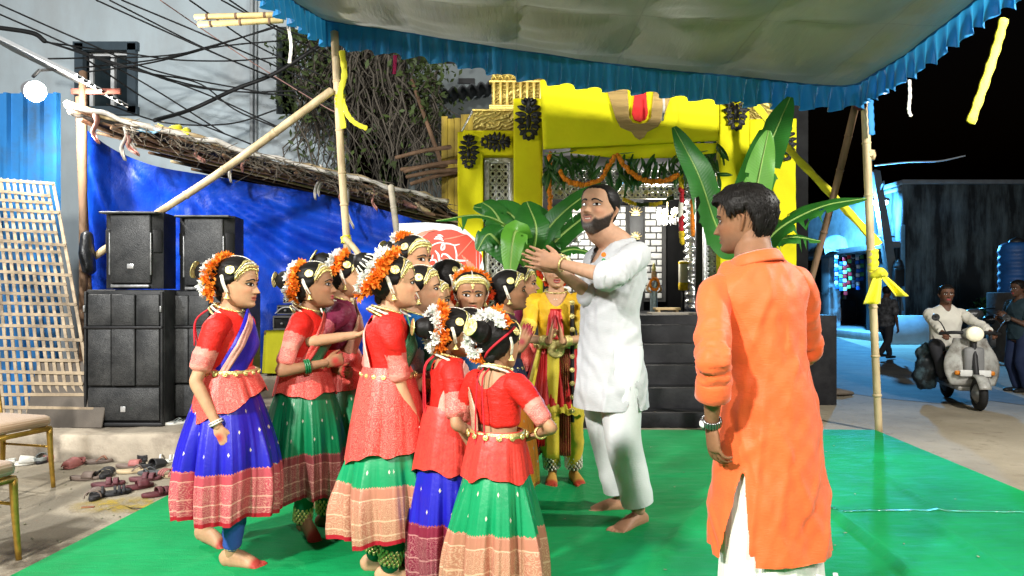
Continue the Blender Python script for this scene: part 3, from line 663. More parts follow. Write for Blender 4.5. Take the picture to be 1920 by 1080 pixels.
GREL=relief_gold('gold_scroll_relief',0)
def cloth_box(x0,x1,z0,z1,y,dep,seed,amp=.005):
    """cloth-wrapped post: rounded section with soft vertical folds"""
    n=28; m=26; V=[]; cx=(x0+x1)/2; a=(x1-x0)/2; b=dep/2
    for j in range(m):
        z=z0+(z1-z0)*j/(m-1)
        for i in range(n):
            th=2*math.pi*i/n; c,s_=math.cos(th),math.sin(th); ex=.16
            V.append((cx+a*math.copysign(abs(c)**ex,c), y+b*math.copysign(abs(s_)**ex,s_), z))
    V=np.array(V); N_=np.stack([V[:,0]-cx,V[:,1]-y,0*V[:,0]],1); N_/=np.linalg.norm(N_,axis=1,keepdims=True)
    d=fnoise(V*np.array([9,9,.5]),.45,seed)*amp+fnoise(V*np.array([2,2,2]),1.2,seed+1)*amp*.6
    return V+N_*d[:,None]+np.array([0,0,0]), grid(n,m,True)+[tuple(reversed(range(n))),tuple(range((m-1)*n,m*n))]
def px2(px,py,Y): q=P(px,py,Y); return q.x-SH.x,q.z
def filigree(w_,h):
    """flat cut-out ornament: scalloped outline of petals and rings, real thickness, in the XZ plane facing -Y"""
    b=MB()
    def leaf(x,z,a,l,wd):
        n=7; top=[];bot=[]
        for i in range(n):
            t=i/(n-1); ww=wd*math.sin(math.pi*min(1,t*.92+.08))**.8; top.append((t*l,ww)); bot.append((t*l,-ww))
        pts=top+bot[::-1]; ca,sa=math.cos(a),math.sin(a); q=[(x+p*ca-r*sa,z+p*sa+r*ca) for p,r in pts]; k=len(q)
        V=[(p,-.012,r) for p,r in q]+[(p,.0,r) for p,r in q]; F=[tuple(reversed(range(k)))]+[(i,(i+1)%k,k+(i+1)%k,k+i) for i in range(k)]; b.add(np.array(V)*np.array((1,1,1)),F)
    def ring(x,z,r,th,n=14):
        pts=[(x+r*math.cos(a),-.008,z+r*math.sin(a)) for a in np.linspace(0,2*math.pi,n+1)]; V,F=tube(np.array(pts),th,5,up=(0,1,0),cap=False); b.add(V,F)
    H=h/2; W=w_/2
    for s_ in (-1,1):
        for (z,a,l) in ((.62,50,.5),(.42,20,.62),(.18,8,.74),(-.06,0,.78),(-.28,-15,.62),(.75,75,.3),(-.5,-38,.55),(-.72,-60,.36)):
            ang=R(a) if s_>0 else math.pi-R(a); leaf(s_*W*.16,z*H,ang,l*W,W*.16)
        ring(s_*W*.38,-.42*H,W*.20,W*.06); ring(s_*W*.36,.12*H,W*.17,W*.06); ring(s_*W*.5,-.12*H,W*.14,W*.05)
    leaf(0,.3*H,R(90),.72*H,W*.16); leaf(0,.2*H,R(-90),.7*H,W*.17); ring(0,-.72*H,W*.26,W*.08); ring(0,.42*H,W*.2,W*.07); leaf(0,-.8*H,R(-90),.2*H,W*.16)
    return b
def prism(poly,y,th):
    k=len(poly); V=[(x,y,z) for x,z in poly]+[(x,y+th,z) for x,z in poly]; ar=sum(poly[i][0]*poly[(i+1)%k][1]-poly[(i+1)%k][0]*poly[i][1] for i in range(k))
    f=list(range(k)); F=[tuple(f) if ar>0 else tuple(f[::-1]), tuple(i+k for i in (f[::-1] if ar>0 else f))]
    for i in range(k):
        j=(i+1)%k; F.append((j,i,i+k,j+k) if ar>0 else (i,j,j+k,i+k))
    return np.array(V),F
def shrine():
    t=thing('shrine','black shrine with yellow cloth pillars, gold cornice and silver lattice','shrine',SH)
    PLAT=1.03
    def bx(name,px0,px1,py0,py1,Y,dep,m_,parent=t,bev=.006):
        x0,z1=px2(px0,py0,Y); x1,z0=px2(px1,py1,Y); V,F=bbox(((x0+x1)/2,Y-SH.y+dep/2,(z0+z1)/2),(abs(x1-x0),dep,abs(z1-z0)),bev); return MB().add(V,F).build(name,m_,parent)
    FLOOR=M('black_stone_floor',(.012,.012,.014),.6,0,.3,5,.2,30,dirt=(.028,.028,.03),dscale=3,spec=.2)
    MB().add(*bbox((0.05,1.8,PLAT/2),(4.6,3.9,PLAT),.01)).build('platform',FLOOR,t)
    n=5
    for i in range(n):
        z=PLAT*(i+.72)/(n+.2); y0=6.66-8.2+ i*.30; x0,_=px2(1075,0,7.4); x1,_=px2(1345,0,7.4)
        MB().add(*bbox(((x0+x1)/2,(y0-.15)/2,z/2),(x1-x0,-.15-y0,z-.004*i),.012)).build('step',FLOOR,t)
    # pillars wrapped in yellow cloth, with black ornaments
    def pil(px0,px1,py0,Y,seed,em):
        x0,_=px2(px0,0,Y); x1,z1=px2(px1,py0,Y); V,F=cloth_box(x0,x1,PLAT,z1,Y-SH.y,(x1-x0)*.45,seed); pl=MB().add(V,F).build('pillar',YCLOTH,t)
        a0,b1=px2(em[0],em[2],Y); a1,b0=px2(em[1],em[3],Y); f=filigree(a1-a0,b1-b0); o=f.build('ornament',FIL,pl); o.location=((a0+a1)/2,Y-SH.y-(x1-x0)*.225-.022,(b0+b1)/2)
    pil(963,1018,188,8.0,1,(962,1020,186,268)); pil(860,906,250,8.25,2,(858,902,254,320)); pil(1346,1401,170,8.0,3,(1348,1403,166,250)); pil(1446,1490,225,8.25,4,(1444,1492,238,305))
    def beam(px0,px1,py0,py1,Y,seed,em=None):
        x0,z1=px2(px0,py0,Y); x1,z0=px2(px1,py1,Y); V,F=cloth_box(z0,z1,x0,x1,Y-SH.y,.2,seed); V=np.stack([V[:,2],V[:,1],V[:,0]],1); b=MB().add(V,[tuple(reversed(f)) for f in F]).build('cloth_beam',YCLOTH,t)
        if em:
            o=filigree(em[0],em[1]).build('ornament',FIL,b); o.location=(em[2],Y-SH.y-.125,(z0+z1)/2); o.rotation_euler=(0,R(90),0)
    beam(868,966,247,294,8.28,5,(.26,.36,px2(930,0,8.28)[0])); beam(1400,1448,228,275,8.28,6)
    # black ground behind the side screens
    bx('side_backing',862,965,290,590,8.45,.06,BLACK); bx('side_backing',1400,1490,250,590,8.45,.06,BLACK); bx('inner_jamb',1305,1346,330,590,8.6,.05,BLACK)
    # gold cornices
    g=bx('gold_cornice',887,966,206,247,8.35,.35,GREL); bx('gold_cornice',1396,1468,180,236,8.35,.35,GREL)
    for (a,b_,y0) in ((885,968,204),(885,968,245),(1394,1470,234)): bx('gold_moulding',a,b_,y0,y0+4,8.32,.4,GOLD)
    e=bx('gold_entablature',922,1098,105,200,8.7,.5,GREL); e2=bx('gold_entablature',1098,1345,105,200,8.75,.5,GREL)
    for i in range(14):
        px=926+i*12.5; 
        x,z0=px2(px,196,8.66); _,z1=px2(px,152,8.66); V,F=tube(np.array([(x,8.66-SH.y,z0),(x,8.66-SH.y,(z0+z1)/2),(x,8.66-SH.y,z1)]),[.02,.015,.022],8); MB().add(V,F).build('gold_colonnette',GOLD,e)
        V,F=tube(np.array([(x-.03,8.66-SH.y,z1+.02),(x,8.63-SH.y,z1+.07),(x+.03,8.66-SH.y,z1+.02)]),.012,6); MB().add(V,F).build('gold_arch',GOLD,e)
    for y0 in (128,150,196,200): bx('gold_moulding',917,1098,y0,y0+4,8.64,.1,GOLD,e)
    # chrome rod
    V,F=tube(np.array([np.array(P(866,246,8.1))-SHn,np.array(P(886,208,8.1))-SHn]),.012,6); MB().add(V,F).build('tube_lamp_rod',SILV,t)
    # sign board with the forehead mark
    Yb=7.55; c4=[P(1013,150,Yb),P(1348,138,Yb),P(1349,262,Yb),P(1019,279,Yb)]
    nu,nv=40,14; V=[]
    for j in range(nv):
        v=j/(nv-1)
        for i in range(nu):
            u=i/(nu-1); q=(c4[0]*(1-u)+c4[1]*u)*(1-v)+(c4[3]*(1-u)+c4[2]*u)*v; V.append((q.x-SH.x,q.y-SH.y,q.z))
    V=np.array(V); V[:,1]+=fnoise(V,1.2,3)*.006; V,F=solid(V,grid(nu,nv),-.05); sg=MB().add(V,F).build('sign_board',YCLOTH,t)
    V,F,uv=sheet(lambda u,v:(px2(1070,0,7.65)[0]+u*(px2(1345,0,7.65)[0]-px2(1070,0,7.65)[0]),7.66-SH.y+.05*v+.02*np.sin(u*14+v*3)*v, px2(0,268,7.65)[1]-v*(.10+.06*np.sin(u*math.pi))),40,8); V,F=solid(V,F,.006); MB().add(V,F).build('hanging_cloth',YCLOTH,sg)
    def pol(pts,y,th): return prism([px2(a,b,Yb) for a,b in pts],y-SH.y,th)
    U=[(1130,146),(1146,196),(1154,222),(1163,239),(1174,244),(1184,248),(1190,257),(1199,263),(1208,257),(1213,248),(1222,243),(1233,238),(1243,222),(1252,196),(1270,146),(1228,146),(1222,200),(1220,222),(1212,231),(1199,234),(1186,231),(1179,222),(1178,200),(1174,146)]
    BR=M('corrugated_gold_card',(.33,.22,.075),.45,.35,.3,4,.6,26,stretch=(.2,1,3))
    MB().add(*pol(U,Yb-.024,.02)).build('forehead_mark',BR,sg,smooth=False)
    Rd=[(1192,150),(1208,150),(1212,195),(1214,214),(1210,225),(1199,230),(1188,225),(1184,214),(1187,195)]
    MB().add(*pol(Rd,Yb-.034,.03)).build('red_mark',M('red_card',(.62,.008,.008),.5,0,.1),sg,smooth=False)
    # silver lattice screens
    def jali(name,px0,px1,py0,py1,Y,cell,m_=SILVD,frame=6,parent=t):
        k=Y/FPX; fr=MB(); x0,z1=px2(px0,py0,Y); x1,z0=px2(px1,py1,Y); f=frame*k; y=Y-SH.y
        for (cx,cz,sx,sz) in (((x0+x1)/2,z1-f/2,x1-x0,f),((x0+x1)/2,z0+f/2,x1-x0,f),(x0+f/2,(z0+z1)/2,f,z1-z0-2*f),(x1-f/2,(z0+z1)/2,f,z1-z0-2*f)): fr.add(*bbox((cx,y,cz),(sx,.05,sz),.006))
        fo=fr.build(name,SILV,parent); b=MB(); c=cell*k; nx=max(1,round((x1-x0-2*f)/c)); nz=max(1,round((z1-z0-2*f)/c)); cx_=(x1-x0-2*f)/nx; cz_=(z1-z0-2*f)/nz
        for i in range(nx):
            for j in range(nz):
                x=x0+f+(i+.5)*cx_; z=z0+f+(j+.5)*cz_; pts=[(x+.40*cx_*math.cos(a),y,z+.40*cz_*math.sin(a)) for a in np.linspace(0,2*math.pi,9)]; V,F=tube(np.array(pts),[(.013,.085*c)]*9,4,up=(0,1,0),cap=False); b.add(V,F)
                for dx,dz in ((.5,.5),): b.add(*box((x+dx*cx_,y,z+dz*cz_),(.16*cx_,.02,.16*cz_),0))
        b.build('lattice',m_,fo,smooth=False)
    jali('silver_screen',908,964,296,590,8.36,13,SILV,10); jali('silver_screen',1318,1350,372,600,8.1,9,SILVD,5); jali('frieze_screen',1024,1346,318,346,9.0,14,SILVD,2); jali('frieze_screen',1024,1346,347,373,8.95,11,SILV,2)
    for px in (1050,1100,1168,1211,1256): 
        c=np.array(P(px,361,8.88))-SHn; b=MB()
        for i in range(7): a=i*2*math.pi/6 if i<6 else 0; r=.022 if i<6 else 0; V,F=capsule([c+(r*math.cos(a),0,r*math.sin(a)),c+(r*math.cos(a)*1.2,-.015,r*math.sin(a)*1.2)],[.013,.01],6,2); b.add(V,F)
        b.build('rosette',M('cream_rosette',(.7,.62,.42),.5),t)
    # sanctum
    bx('ceiling_panel',1024,1346,286,322,9.6,.05,M('grey_panel',(.17,.17,.18),.5,0,.2,2,.2,20))
    MB().add(*bbox((0,1.3,px2(0,284,9)[1]+.1),(2.3,2.6,.08),.01)).build('ceiling',M('dark_ceiling_board',(.06,.06,.065),.6),t)
    bx('back_wall',1000,1360,280,600,10.8,.08,BLACK)
    for side in (1000,1345): bx('side_wall',side,side+8,280,600,8.6,.05,BLACK)
    TILE=M('white_glazed_tile',(.74,.75,.74),.25,0,.06,4,.1,20)
    tp=bx('tiled_panel',1048,1182,385,566,10.6,.05,M('dark_grout',(.10,.10,.10),.9)); tq=bx('tiled_panel',1207,1249,385,566,10.6,.05,MATS['dark_grout'])
    k=10.6/FPX; tw,thh=22.5*k,12.4*k; me=MB().add(*bbox((0,0,0),(tw-.022,.03,thh-.022),.006)).mesh('tile',[TILE]); mh=MB().add(*bbox((0,0,0),(tw/2-.022,.03,thh-.022),.006)).mesh('tile_half',[TILE])
    for (par,px0,px1) in ((tp,1050,1181),(tq,1208,1248)):
        x0=px2(px0,0,10.6)[0]; x1=px2(px1,0,10.6)[0]; z=px2(0,387,10.6)[1]-thh/2; r=0
        while z>px2(0,566,10.6)[1]:
            x=x0
            if r%2: o=bpy.data.objects.new('tile',mh); link(o,par); o.location=(x+tw/4,10.6-SH.y-.008,z); x+=tw/2
            while x+tw/2<x1+.01:
                half=x+tw>x1+.02; o=bpy.data.objects.new('tile',mh if half else me); link(o,par); o.location=(x+(tw/4 if half else tw/2),10.6-SH.y-.008,z); x+=tw/2 if half else tw
            z-=thh; r+=1
    pl=bx('dark_pilaster',1181,1207,370,600,10.45,.06,M('charcoal_panel',(.035,.037,.04),.5))
    GM=M('gilt_plaque',(.75,.6,.3),.35,.6)
    for py,s_ in ((395,1),(440,.9),(485,.9)):
        b=MB(); cx,cz=px2(1192,py,10.4); y=10.4-SH.y
        for a in (-70,-42,-18,0,18,42,70):
            d=np.array((math.sin(R(a)),0,math.cos(R(a)))); c=np.array((cx,y-.01*(a%4),cz-.05)); V,F=capsule([c,c+d*.05*s_,c+d*.10*s_],[(.012,.012),(.026,.012),(.006,.006)],7,3); b.add(V,F)
        b.add(*bbox((cx,y,cz-.06),(.13,.02,.03),.008)); b.build('lotus_plaque',GM,pl)
    # ornate silver column
    b=MB(); cx,_=px2(1297,0,9.3); zs=np.linspace(px2(0,580,9.3)[1],px2(0,372,9.3)[1],60); rr=[.075+.03*abs(math.sin(i*.55))+.02*math.sin(i*1.9) for i in range(60)]
    V,F=tube(np.array([(cx,9.3-SH.y,z) for z in zs]),rr,16); b.add(V,F); b.build('silver_column',M('polished_silver',(.8,.8,.8),.16,.9,.2,20,.6,70),t)
    bx('threshold',1222,1330,586,592,8.3,.3,M('lit_threshold_edge',(.3,.27,.22),.7))  # pale colour stands for the light on the sanctum floor edge
    L=bpy.data.lights.new('shrine_lamp','POINT'); L.energy=95; L.color=(1,.95,.85); L.shadow_soft_size=.12; lo=bpy.data.objects.new('shrine_lamp',L); link(lo,t); lo.location=np.array(P(1236,398,9.5))-SHn
    L=bpy.data.lights.new('shrine_lamp_rear','POINT'); L.energy=60; L.color=(1,.95,.85); L.shadow_soft_size=.12; lo=bpy.data.objects.new('shrine_lamp_rear',L); link(lo,t); lo.location=np.array(P(1110,400,9.7))-SHn
    return t
shrine()
def chandelier():
    c=P(1252,398,9.55); t=thing('chandelier','small lit crystal chandelier hanging in the shrine','chandelier',c); CR=M('lit_crystal',(.95,.95,.9),.1,0,.05,3,0,emis=(1,.95,.8),es=.35); GM=MATS['gilt_plaque']
    V,F=tube(np.array([(0,0,-.06),(0,0,.25)]),.01,6); MB().add(V,F).build('stem',GM,t)
    for i in range(7):
        a=i*2*math.pi/7; d=np.array((math.cos(a),math.sin(a)*.8,0)); V,F=tube(crom([(0,0,-.04),d*.07+(0,0,-.07),d*.13+(0,0,-.02)],4),.008,5); ar=MB().add(V,F).build('arm',GM,t)
        b=MB(); V,F=capsule([d*.13+(0,0,0),d*.13+(0,0,.05)],[.02,.014],8,3); b.add(V,F); b.build('lamp_cup',CR,ar)
        b=MB()
        for k in range(4):
            e=d*(.05+.03*k)+np.array((0,0,-.07-.02*((k+i)%3))); V,F=capsule([e,e-(0,0,.03),e-(0,0,.06)],[.006,.010,.004],6,2); b.add(V,F)
        b.build('crystal_drops',CR,ar)
chandelier()
# shrine garlands, mango leaves, offerings
ORG=M('marigold_orange',(.80,.22,.008),.7,0,.35,40,.5,120); YEL=M('marigold_yellow',(.80,.55,.02),.7,0,.3,40,.5,120); WHT=M('jasmine_white',(.78,.76,.66),.7,0,.15,40,.4,120); REDF=M('red_rose_petal',(.45,.01,.02),.6,0,.4,30,.4,90)
def blossom(c,r,rng):
    n=9; V=[c+np.array((0,0,0))*1.0]; V=[]; F=[]
    bV,bF=capsule([c-np.array((0,0,r*.25)),c+np.array((0,0,r*.25))],[r*.95,r*.95],8,1); return bV+rng.normal(0,r*.10,bV.shape),bF
def garland(label,pts,Y,mats,spacing,r,seed=0):
    W=np.array([list(P(a,b,Y)) for a,b in pts]); q=crom(W,12); sg=np.r_[0,np.cumsum(np.linalg.norm(np.diff(q,axis=0),axis=1))]; c=q.mean(0); rng=np.random.RandomState(seed)
    t=thing('flower_garland',label,'garland',c); ss=np.arange(0,sg[-1],spacing); m=len(ss); per=[MB() for _ in mats]
    for i,s_ in enumerate(ss):
        p=np.array([np.interp(s_,sg,q[:,k]) for k in range(3)])-c+rng.normal(0,r*.15,3); per[min(len(mats)-1,int(i/m*len(mats)))].add(*blossom(p,r*rng.uniform(.85,1.15),rng))
    for b,m_ in zip(per,mats):
        if b.n: b.build('blossoms',m_,t)
    V,F=tube(q[::3]-c,.006,4); MB().add(V,F).build('thread',M('garland_thread',(.2,.3,.08),.8),t)
garland('orange marigold swag left of the white-clad man\'s head',[(1050,322),(1062,338),(1085,346),(1110,344),(1128,335),(1140,315),(1152,292)],7.5,[ORG],.030,.024,1)
garland('orange marigold swag right of the white-clad man\'s head',[(1158,290),(1172,312),(1192,330),(1220,340),(1250,338),(1276,325)],7.5,[ORG],.030,.024,2)
garland('orange marigold strand hanging at the left inner pillar',[(1031,290),(1032,330),(1031,380),(1033,430),(1031,470)],7.85,[ORG],.034,.026,3)
garland('orange marigold strand hanging at the right of the sanctum',[(1298,378),(1299,400),(1298,420),(1299,440)],8.0,[ORG],.034,.026,4)
garland('long garland of yellow, red and white flower bands',[(1277,330),(1278,370),(1277,410),(1279,455)],7.9,[YEL,REDF,WHT,REDF,YEL],.022,.026,5)
garland('thin leafy yellow swag along the sanctum lintel',[(1170,374),(1190,382),(1215,384),(1240,380),(1262,370)],8.8,[YEL,MATS['creeper_leaf'],YEL,MATS['creeper_leaf']],.03,.022,6)
garland('yellow swag at the left of the sanctum lintel',[(1066,386),(1078,390),(1092,386)],8.8,[YEL],.03,.024,8)
def leaf_mat(name,c1,c2,rough=.38):
    s=N(name); s.set(rough,0,.5); a=s.attr('uvp'); sp=s.n('SeparateXYZ'); s.l(a.outputs['Vector'],sp.inputs[0]); v=s.co(); n=s.noise(v,4,4)
    ax=s.math('ABSOLUTE',sp.outputs[0]); vein=s.math('SINE',s.math('MULTIPLY',s.math('SUBTRACT',sp.outputs[1],s.math('MULTIPLY',ax,.06)),260.)); c=s.mix(n,c1,c2); c=s.mix(s.math('LESS_THAN',ax,.045),c,(.22,.36,.07)); s.base(c); s.bump(vein,.10,.004)
    tr=s.n('BsdfTranslucent'); s.l(s.mix(n,c_(c1,1.6),c_(c2,1.6)),tr.inputs[0]); mx=s.n('MixShader'); mx.inputs[0].default_value=.22; s.l(s.b.outputs[0],mx.inputs[1]); s.l(tr.outputs[0],mx.inputs[2]); s.l(mx.outputs[0],s.out.inputs[0]); return s.m
BAN=leaf_mat('banana_leaf_green',(.012,.085,.010),(.03,.16,.02)); BANL=leaf_mat('young_banana_leaf',(.07,.26,.02),(.14,.36,.04)); MANGO=leaf_mat('mango_leaf_green',(.010,.05,.010),(.03,.11,.02),.35)
def mango_toran():
    t=thing('leaf_festoon','festoon of dark mango leaves hung under the yellow sign','festoon',P(1180,290,7.7)); o_=P(1180,290,7.7); rng=np.random.RandomState(4)
    def lf():
        V,F,uv=sheet(lambda u,v:((u-.5)*2*.026*np.sin(math.pi*np.clip(v*.93+.05,0,1))**.8,.012*np.abs(u-.5)*2-.03*np.sin(v*2.5),-.20*v),5,9); uv=np.stack([uv[:,0]*2-1,uv[:,1]],1); return MB().add(V,F,uv=uv).mesh('leaf',[MANGO])
    me=lf(); me2=lf()
    pts=[]
    for px in list(np.arange(1022,1066,4.2))*2: pts.append((px,rng.uniform(284,322)))
    for px in np.arange(1066,1290,3.6): pts.append((px,rng.uniform(286,308) if rng.rand()<.8 else rng.uniform(300,325)))
    for px in list(np.arange(1286,1352,4.4))*2: pts.append((px,rng.uniform(258,308)))
    for px in list(np.arange(1326,1352,3))*1: pts.append((px,rng.uniform(300,350)))
    for px in np.arange(1160,1190,3): pts.append((px,rng.uniform(318,328)))
    for px,py in pts:
        o=bpy.data.objects.new('leaf',me); link(o,t); q=P(px,py,7.7+rng.uniform(-.06,.1)); o.location=q-o_; o.rotation_euler=(rng.normal(0,.35),rng.normal(0,.5),rng.uniform(-1.2,1.2)); s_=rng.uniform(.8,1.35); o.scale=(s_,s_,s_)
    V,F=tube(np.array([np.array(P(px,284+4*math.sin(px*.05),7.7)-o_) for px in range(1022,1350,12)]),.008,5); MB().add(V,F).build('cord',MATS['garland_thread'],t)
mango_toran()
# ------------------------------------------------------------------ banana plants
def banana_leaf(pts,wd,mat_,parent,org,fold=.35,droop=.25,tears=3,seed=0,nrm_hint=(0,-1,.6),taper=1.0):
    rng=np.random.RandomState(seed); W=np.array([list(P(*q)) for q in pts])-np.array(org); q=crom(W,10); n=len(q); nu=13
    tg=np.gradient(q,axis=0); tg/=np.linalg.norm(tg,axis=1,keepdims=True); V=[]; uv=[]; L=np.linalg.norm(np.diff(q,axis=0),axis=1).sum(); F=[]
    tear=set(); 
    for i in range(n):
        v=i/(n-1); nn=np.array(nrm_hint,float); nn=nrm(nn-tg[i]*nn.dot(tg[i])); sd=np.cross(tg[i],nn); w_=wd*(min(1,v/.18)**.6 if v<.18 else 1)*(max(0,1-((v-.45)/.57)**2.6)**.75 if v>.45 else 1); w_=max(w_,.006)
        for k in range(nu):
            u=k/(nu-1)*2-1; off=sd*(u*w_*math.cos(fold*abs(u)))+nn*(fold*.5*abs(u)*w_-droop*u*u*w_+.045*w_*math.sin(v*23+u*3+seed)*abs(u)); V.append(q[i]+off); uv.append((u,v*L))
    tears_at=[(rng.randint(int(n*.25),int(n*.85)),rng.choice((0,1)),rng.randint(2,5)) for _ in range(tears)]
    for f in grid(nu,n): F.append(f)
    V=np.array(V); bad=set()
    for (r,side,dp) in tears_at:
        for k in range(dp):
            c=k if side==0 else nu-2-k
            if k<dp-1: V[r*nu+(k if side==0 else nu-1-k)]+=np.array((0,0,-.035*(dp-k)))*.6
            bad.add(r*(nu-1)+c) if rng.rand()<.75 else None
    F=[f for i,f in enumerate(F) if i not in bad]
    o=MB().add(V,F,uv=uv).build('leaf',mat_,parent)
    V,Fm=tube(q-np.cross(tg,np.cross(np.array(nrm_hint,float),tg))*0,np.linspace(.016,.004,n),6); MB().add(V,Fm).build('midrib',M('pale_midrib',(.20,.32,.07),.5),o)
def stalk(org,parent,h,r):
    V,F=tube(crom([(0,0,0),(.02,0,h*.5),(0,0,h)],8),np.linspace(r,r*.55,17),10); MB().add(V,F).build('stem',M('banana_stem',(.16,.24,.07),.5,0,.3,6,.2,30,stretch=(1,1,.2)),parent)
o_=G(985,830,0); o_.y=5.3; o_.x=P(985,0,5.3).x; o_.z=0
t=thing('banana_plant','banana plant with broad leaves behind the dancers','plant',o_); stalk(o_,t,1.35,.06)
for i,a in enumerate([
 ([(990,520,5.3),(965,440,5.2),(905,405,5.1),(818,414,5.0)],.085,BAN,.3,.3,(0,-.3,1)), ([(985,520,5.3),(985,455,5.4),(955,400,5.5),(888,388,5.55)],.13,BAN,.3,.2,(-.2,-1,.6)),
 ([(988,520,5.3),(1000,470,5.1),(1005,425,5.05),(988,378,5.2)],.19,BAN,.25,.25,(.1,-1,.3)), ([(990,520,5.3),(972,440,4.95),(962,450,4.8),(955,522,4.78)],.095,BANL,.3,.15,(-.1,-1,.2)),
 ([(995,520,5.3),(1015,450,5.1),(1060,395,5.05),(1128,345,5.0)],.10,BAN,.45,.1,(-.4,-1,.5)), ([(995,520,5.3),(1040,455,5.2),(1085,415,5.2),(1130,385,5.2)],.10,BAN,.3,.3,(-.3,-.8,.7)),
 ([(1000,520,5.3),(1040,482,5.1),(1075,468,5.1),(1118,478,5.1)],.08,BAN,.3,.2,(0,-.5,1)), ([(985,520,5.3),(935,455,5.0),(915,440,5.0),(895,470,5.0)],.12,BAN,.3,.3,(-.2,-.8,.6)),
 ([(985,520,5.3),(945,430,5.35),(925,395,5.4),(905,380,5.4)],.12,BAN,.3,.3,(.3,-1,.4))]):
    banana_leaf(a[0],a[1],a[2],t,o_,a[3],a[4],3,i,a[5])
o_=Vector((P(1400,0,6.2).x,6.2,0)); t=thing('banana_plant','banana plant with tall torn leaves behind the orange-clad man','plant',o_); stalk(o_,t,1.6,.06)
for i,a in enumerate([
 ([(1385,480,6.2),(1345,430,6.1),(1310,330,6.0),(1263,238,6.0)],.20,BAN,.35,.1,(.6,-1,.2)), ([(1395,480,6.2),(1405,380,6.2),(1440,280,6.25),(1482,182,6.3)],.175,BAN,.35,.1,(-.5,-1,.1)),
 ([(1400,480,6.2),(1410,400,6.0),(1425,320,5.95),(1441,245,5.95)],.13,BANL,.25,.1,(-.1,-1,.1)), ([(1410,490,6.2),(1460,430,6.1),(1540,388,6.05),(1624,372,6.0)],.125,BAN,.3,.2,(0,-.6,1)),
 ([(1410,490,6.2),(1450,455,6.25),(1490,445,6.2),(1538,452,6.2)],.10,BAN,.3,.3,(0,-.6,1)), ([(1380,490,6.2),(1350,440,6.3),(1330,380,6.35),(1320,300,6.35)],.09,BAN,.3,.2,(.3,-1,.2))]):
    banana_leaf(a[0],a[1],a[2],t,o_,a[3],a[4],4,20+i,a[5])
# ------------------------------------------------------------------ offerings in the shrine
def kalash(px,py,Y,label,h=.3,m_=SILV):
    c=P(px,py,Y); t=thing('metal_pot',label,'pot',c); n=18; prof=[(.03,0),(.07,.01),(.035,.05),(.09,.12),(.10,.17),(.06,.22),(.045,.24),(.07,.27),(.065,.28)]; V=[]
    for r,z in prof:
        for i in range(n): a=2*math.pi*i/n; V.append((r*h/.3*math.cos(a),r*h/.3*math.sin(a),z*h/.3))
    MB().add(V,grid(n,len(prof),True)+[tuple(range((len(prof)-1)*n,len(prof)*n))]).build('vessel',m_,t)
    b=MB(); rng=np.random.RandomState(int(px)); 
    for i in range(14): b.add(*blossom(np.array((rng.normal(0,.045),rng.normal(0,.04),h+abs(rng.normal(0,.035)))),.03,rng))
    b.build('flowers',[WHT,YEL][int(px)%2],t)
for px,py,lab in ((1062,470,'silver pot with flowers in the shrine left of the man'),(1082,455,'taller silver pot with pale flowers in the shrine'),(1092,600,'silver pot low in the shrine beside the yellow blouse')): kalash(px,py,9.6,lab)
def idol():
    c=P(1226,583,9.0); t=thing('figurine','small coloured figurine standing right of the man in white','figurine',c)
    V,F=capsule([(0,0,0),(0,0,.2),(.01,0,.36)],[(.07,.05),(.055,.045),(.05,.04)],12,4); MB().add(V,F).build('robe',M('figurine_grey',(.25,.32,.34),.35,.3,.4,30,.4,60),t)
    V,F=capsule([(0,0,.44),(0,0,.49)],[.035,.032],10,3); MB().add(V,F).build('head',M('figurine_skin',(.4,.25,.12),.5),t)
    V,F=capsule([(0,0,.53),(0,0,.6)],[.03,.012],8,3); MB().add(V,F).build('crown',GOLDY,t)
    for s_ in (-1,1): V,F=capsule([(.05*s_,0,.36),(.09*s_,-.02,.28),(.05*s_,-.05,.24)],[.018,.016,.014],8,3); MB().add(V,F).build('arm',MATS['figurine_skin'],t)
    b=MB(); rng=np.random.RandomState(1)
    for a in np.linspace(0,2*math.pi,14): b.add(*blossom(np.array((.055*math.sin(a),-.05,.34+.07*math.cos(a))),.018,rng))
    b.build('flower_string',ORG,t)
idol()
o=thing('wooden_stool','pale wooden low bench on the shrine threshold','bench',P(1250,588,8.6)); MB().add(*bbox((0,0,.06),(.30,.2,.03),.006)).build('seat',M('pale_pine',(.55,.4,.2),.6),o)
for s_ in (-1,1): MB().add(*bbox((.11*s_,0,.022),(.03,.18,.045),.004)).build('leg',MATS['pale_pine'],o)
o=thing('lamp_stand','white and yellow lamp box on a dark stand in the shrine','lamp',P(1281,588,9.2)); V,F=tube([(0,0,0),(0,0,.30)],.02,8); MB().add(V,F).build('stand',BLACK,o); MB().add(*bbox((0,0,.50),(.11,.09,.38),.02)).build('box',M('cream_lamp_box',(.75,.72,.6),.4),o); MB().add(*bbox((0,0,.36),(.115,.095,.12),.02)).build('yellow_base',YEL,o); MB().add(*bbox((0,0,.66),(.115,.095,.05),.02)).build('yellow_cap',YEL,o)
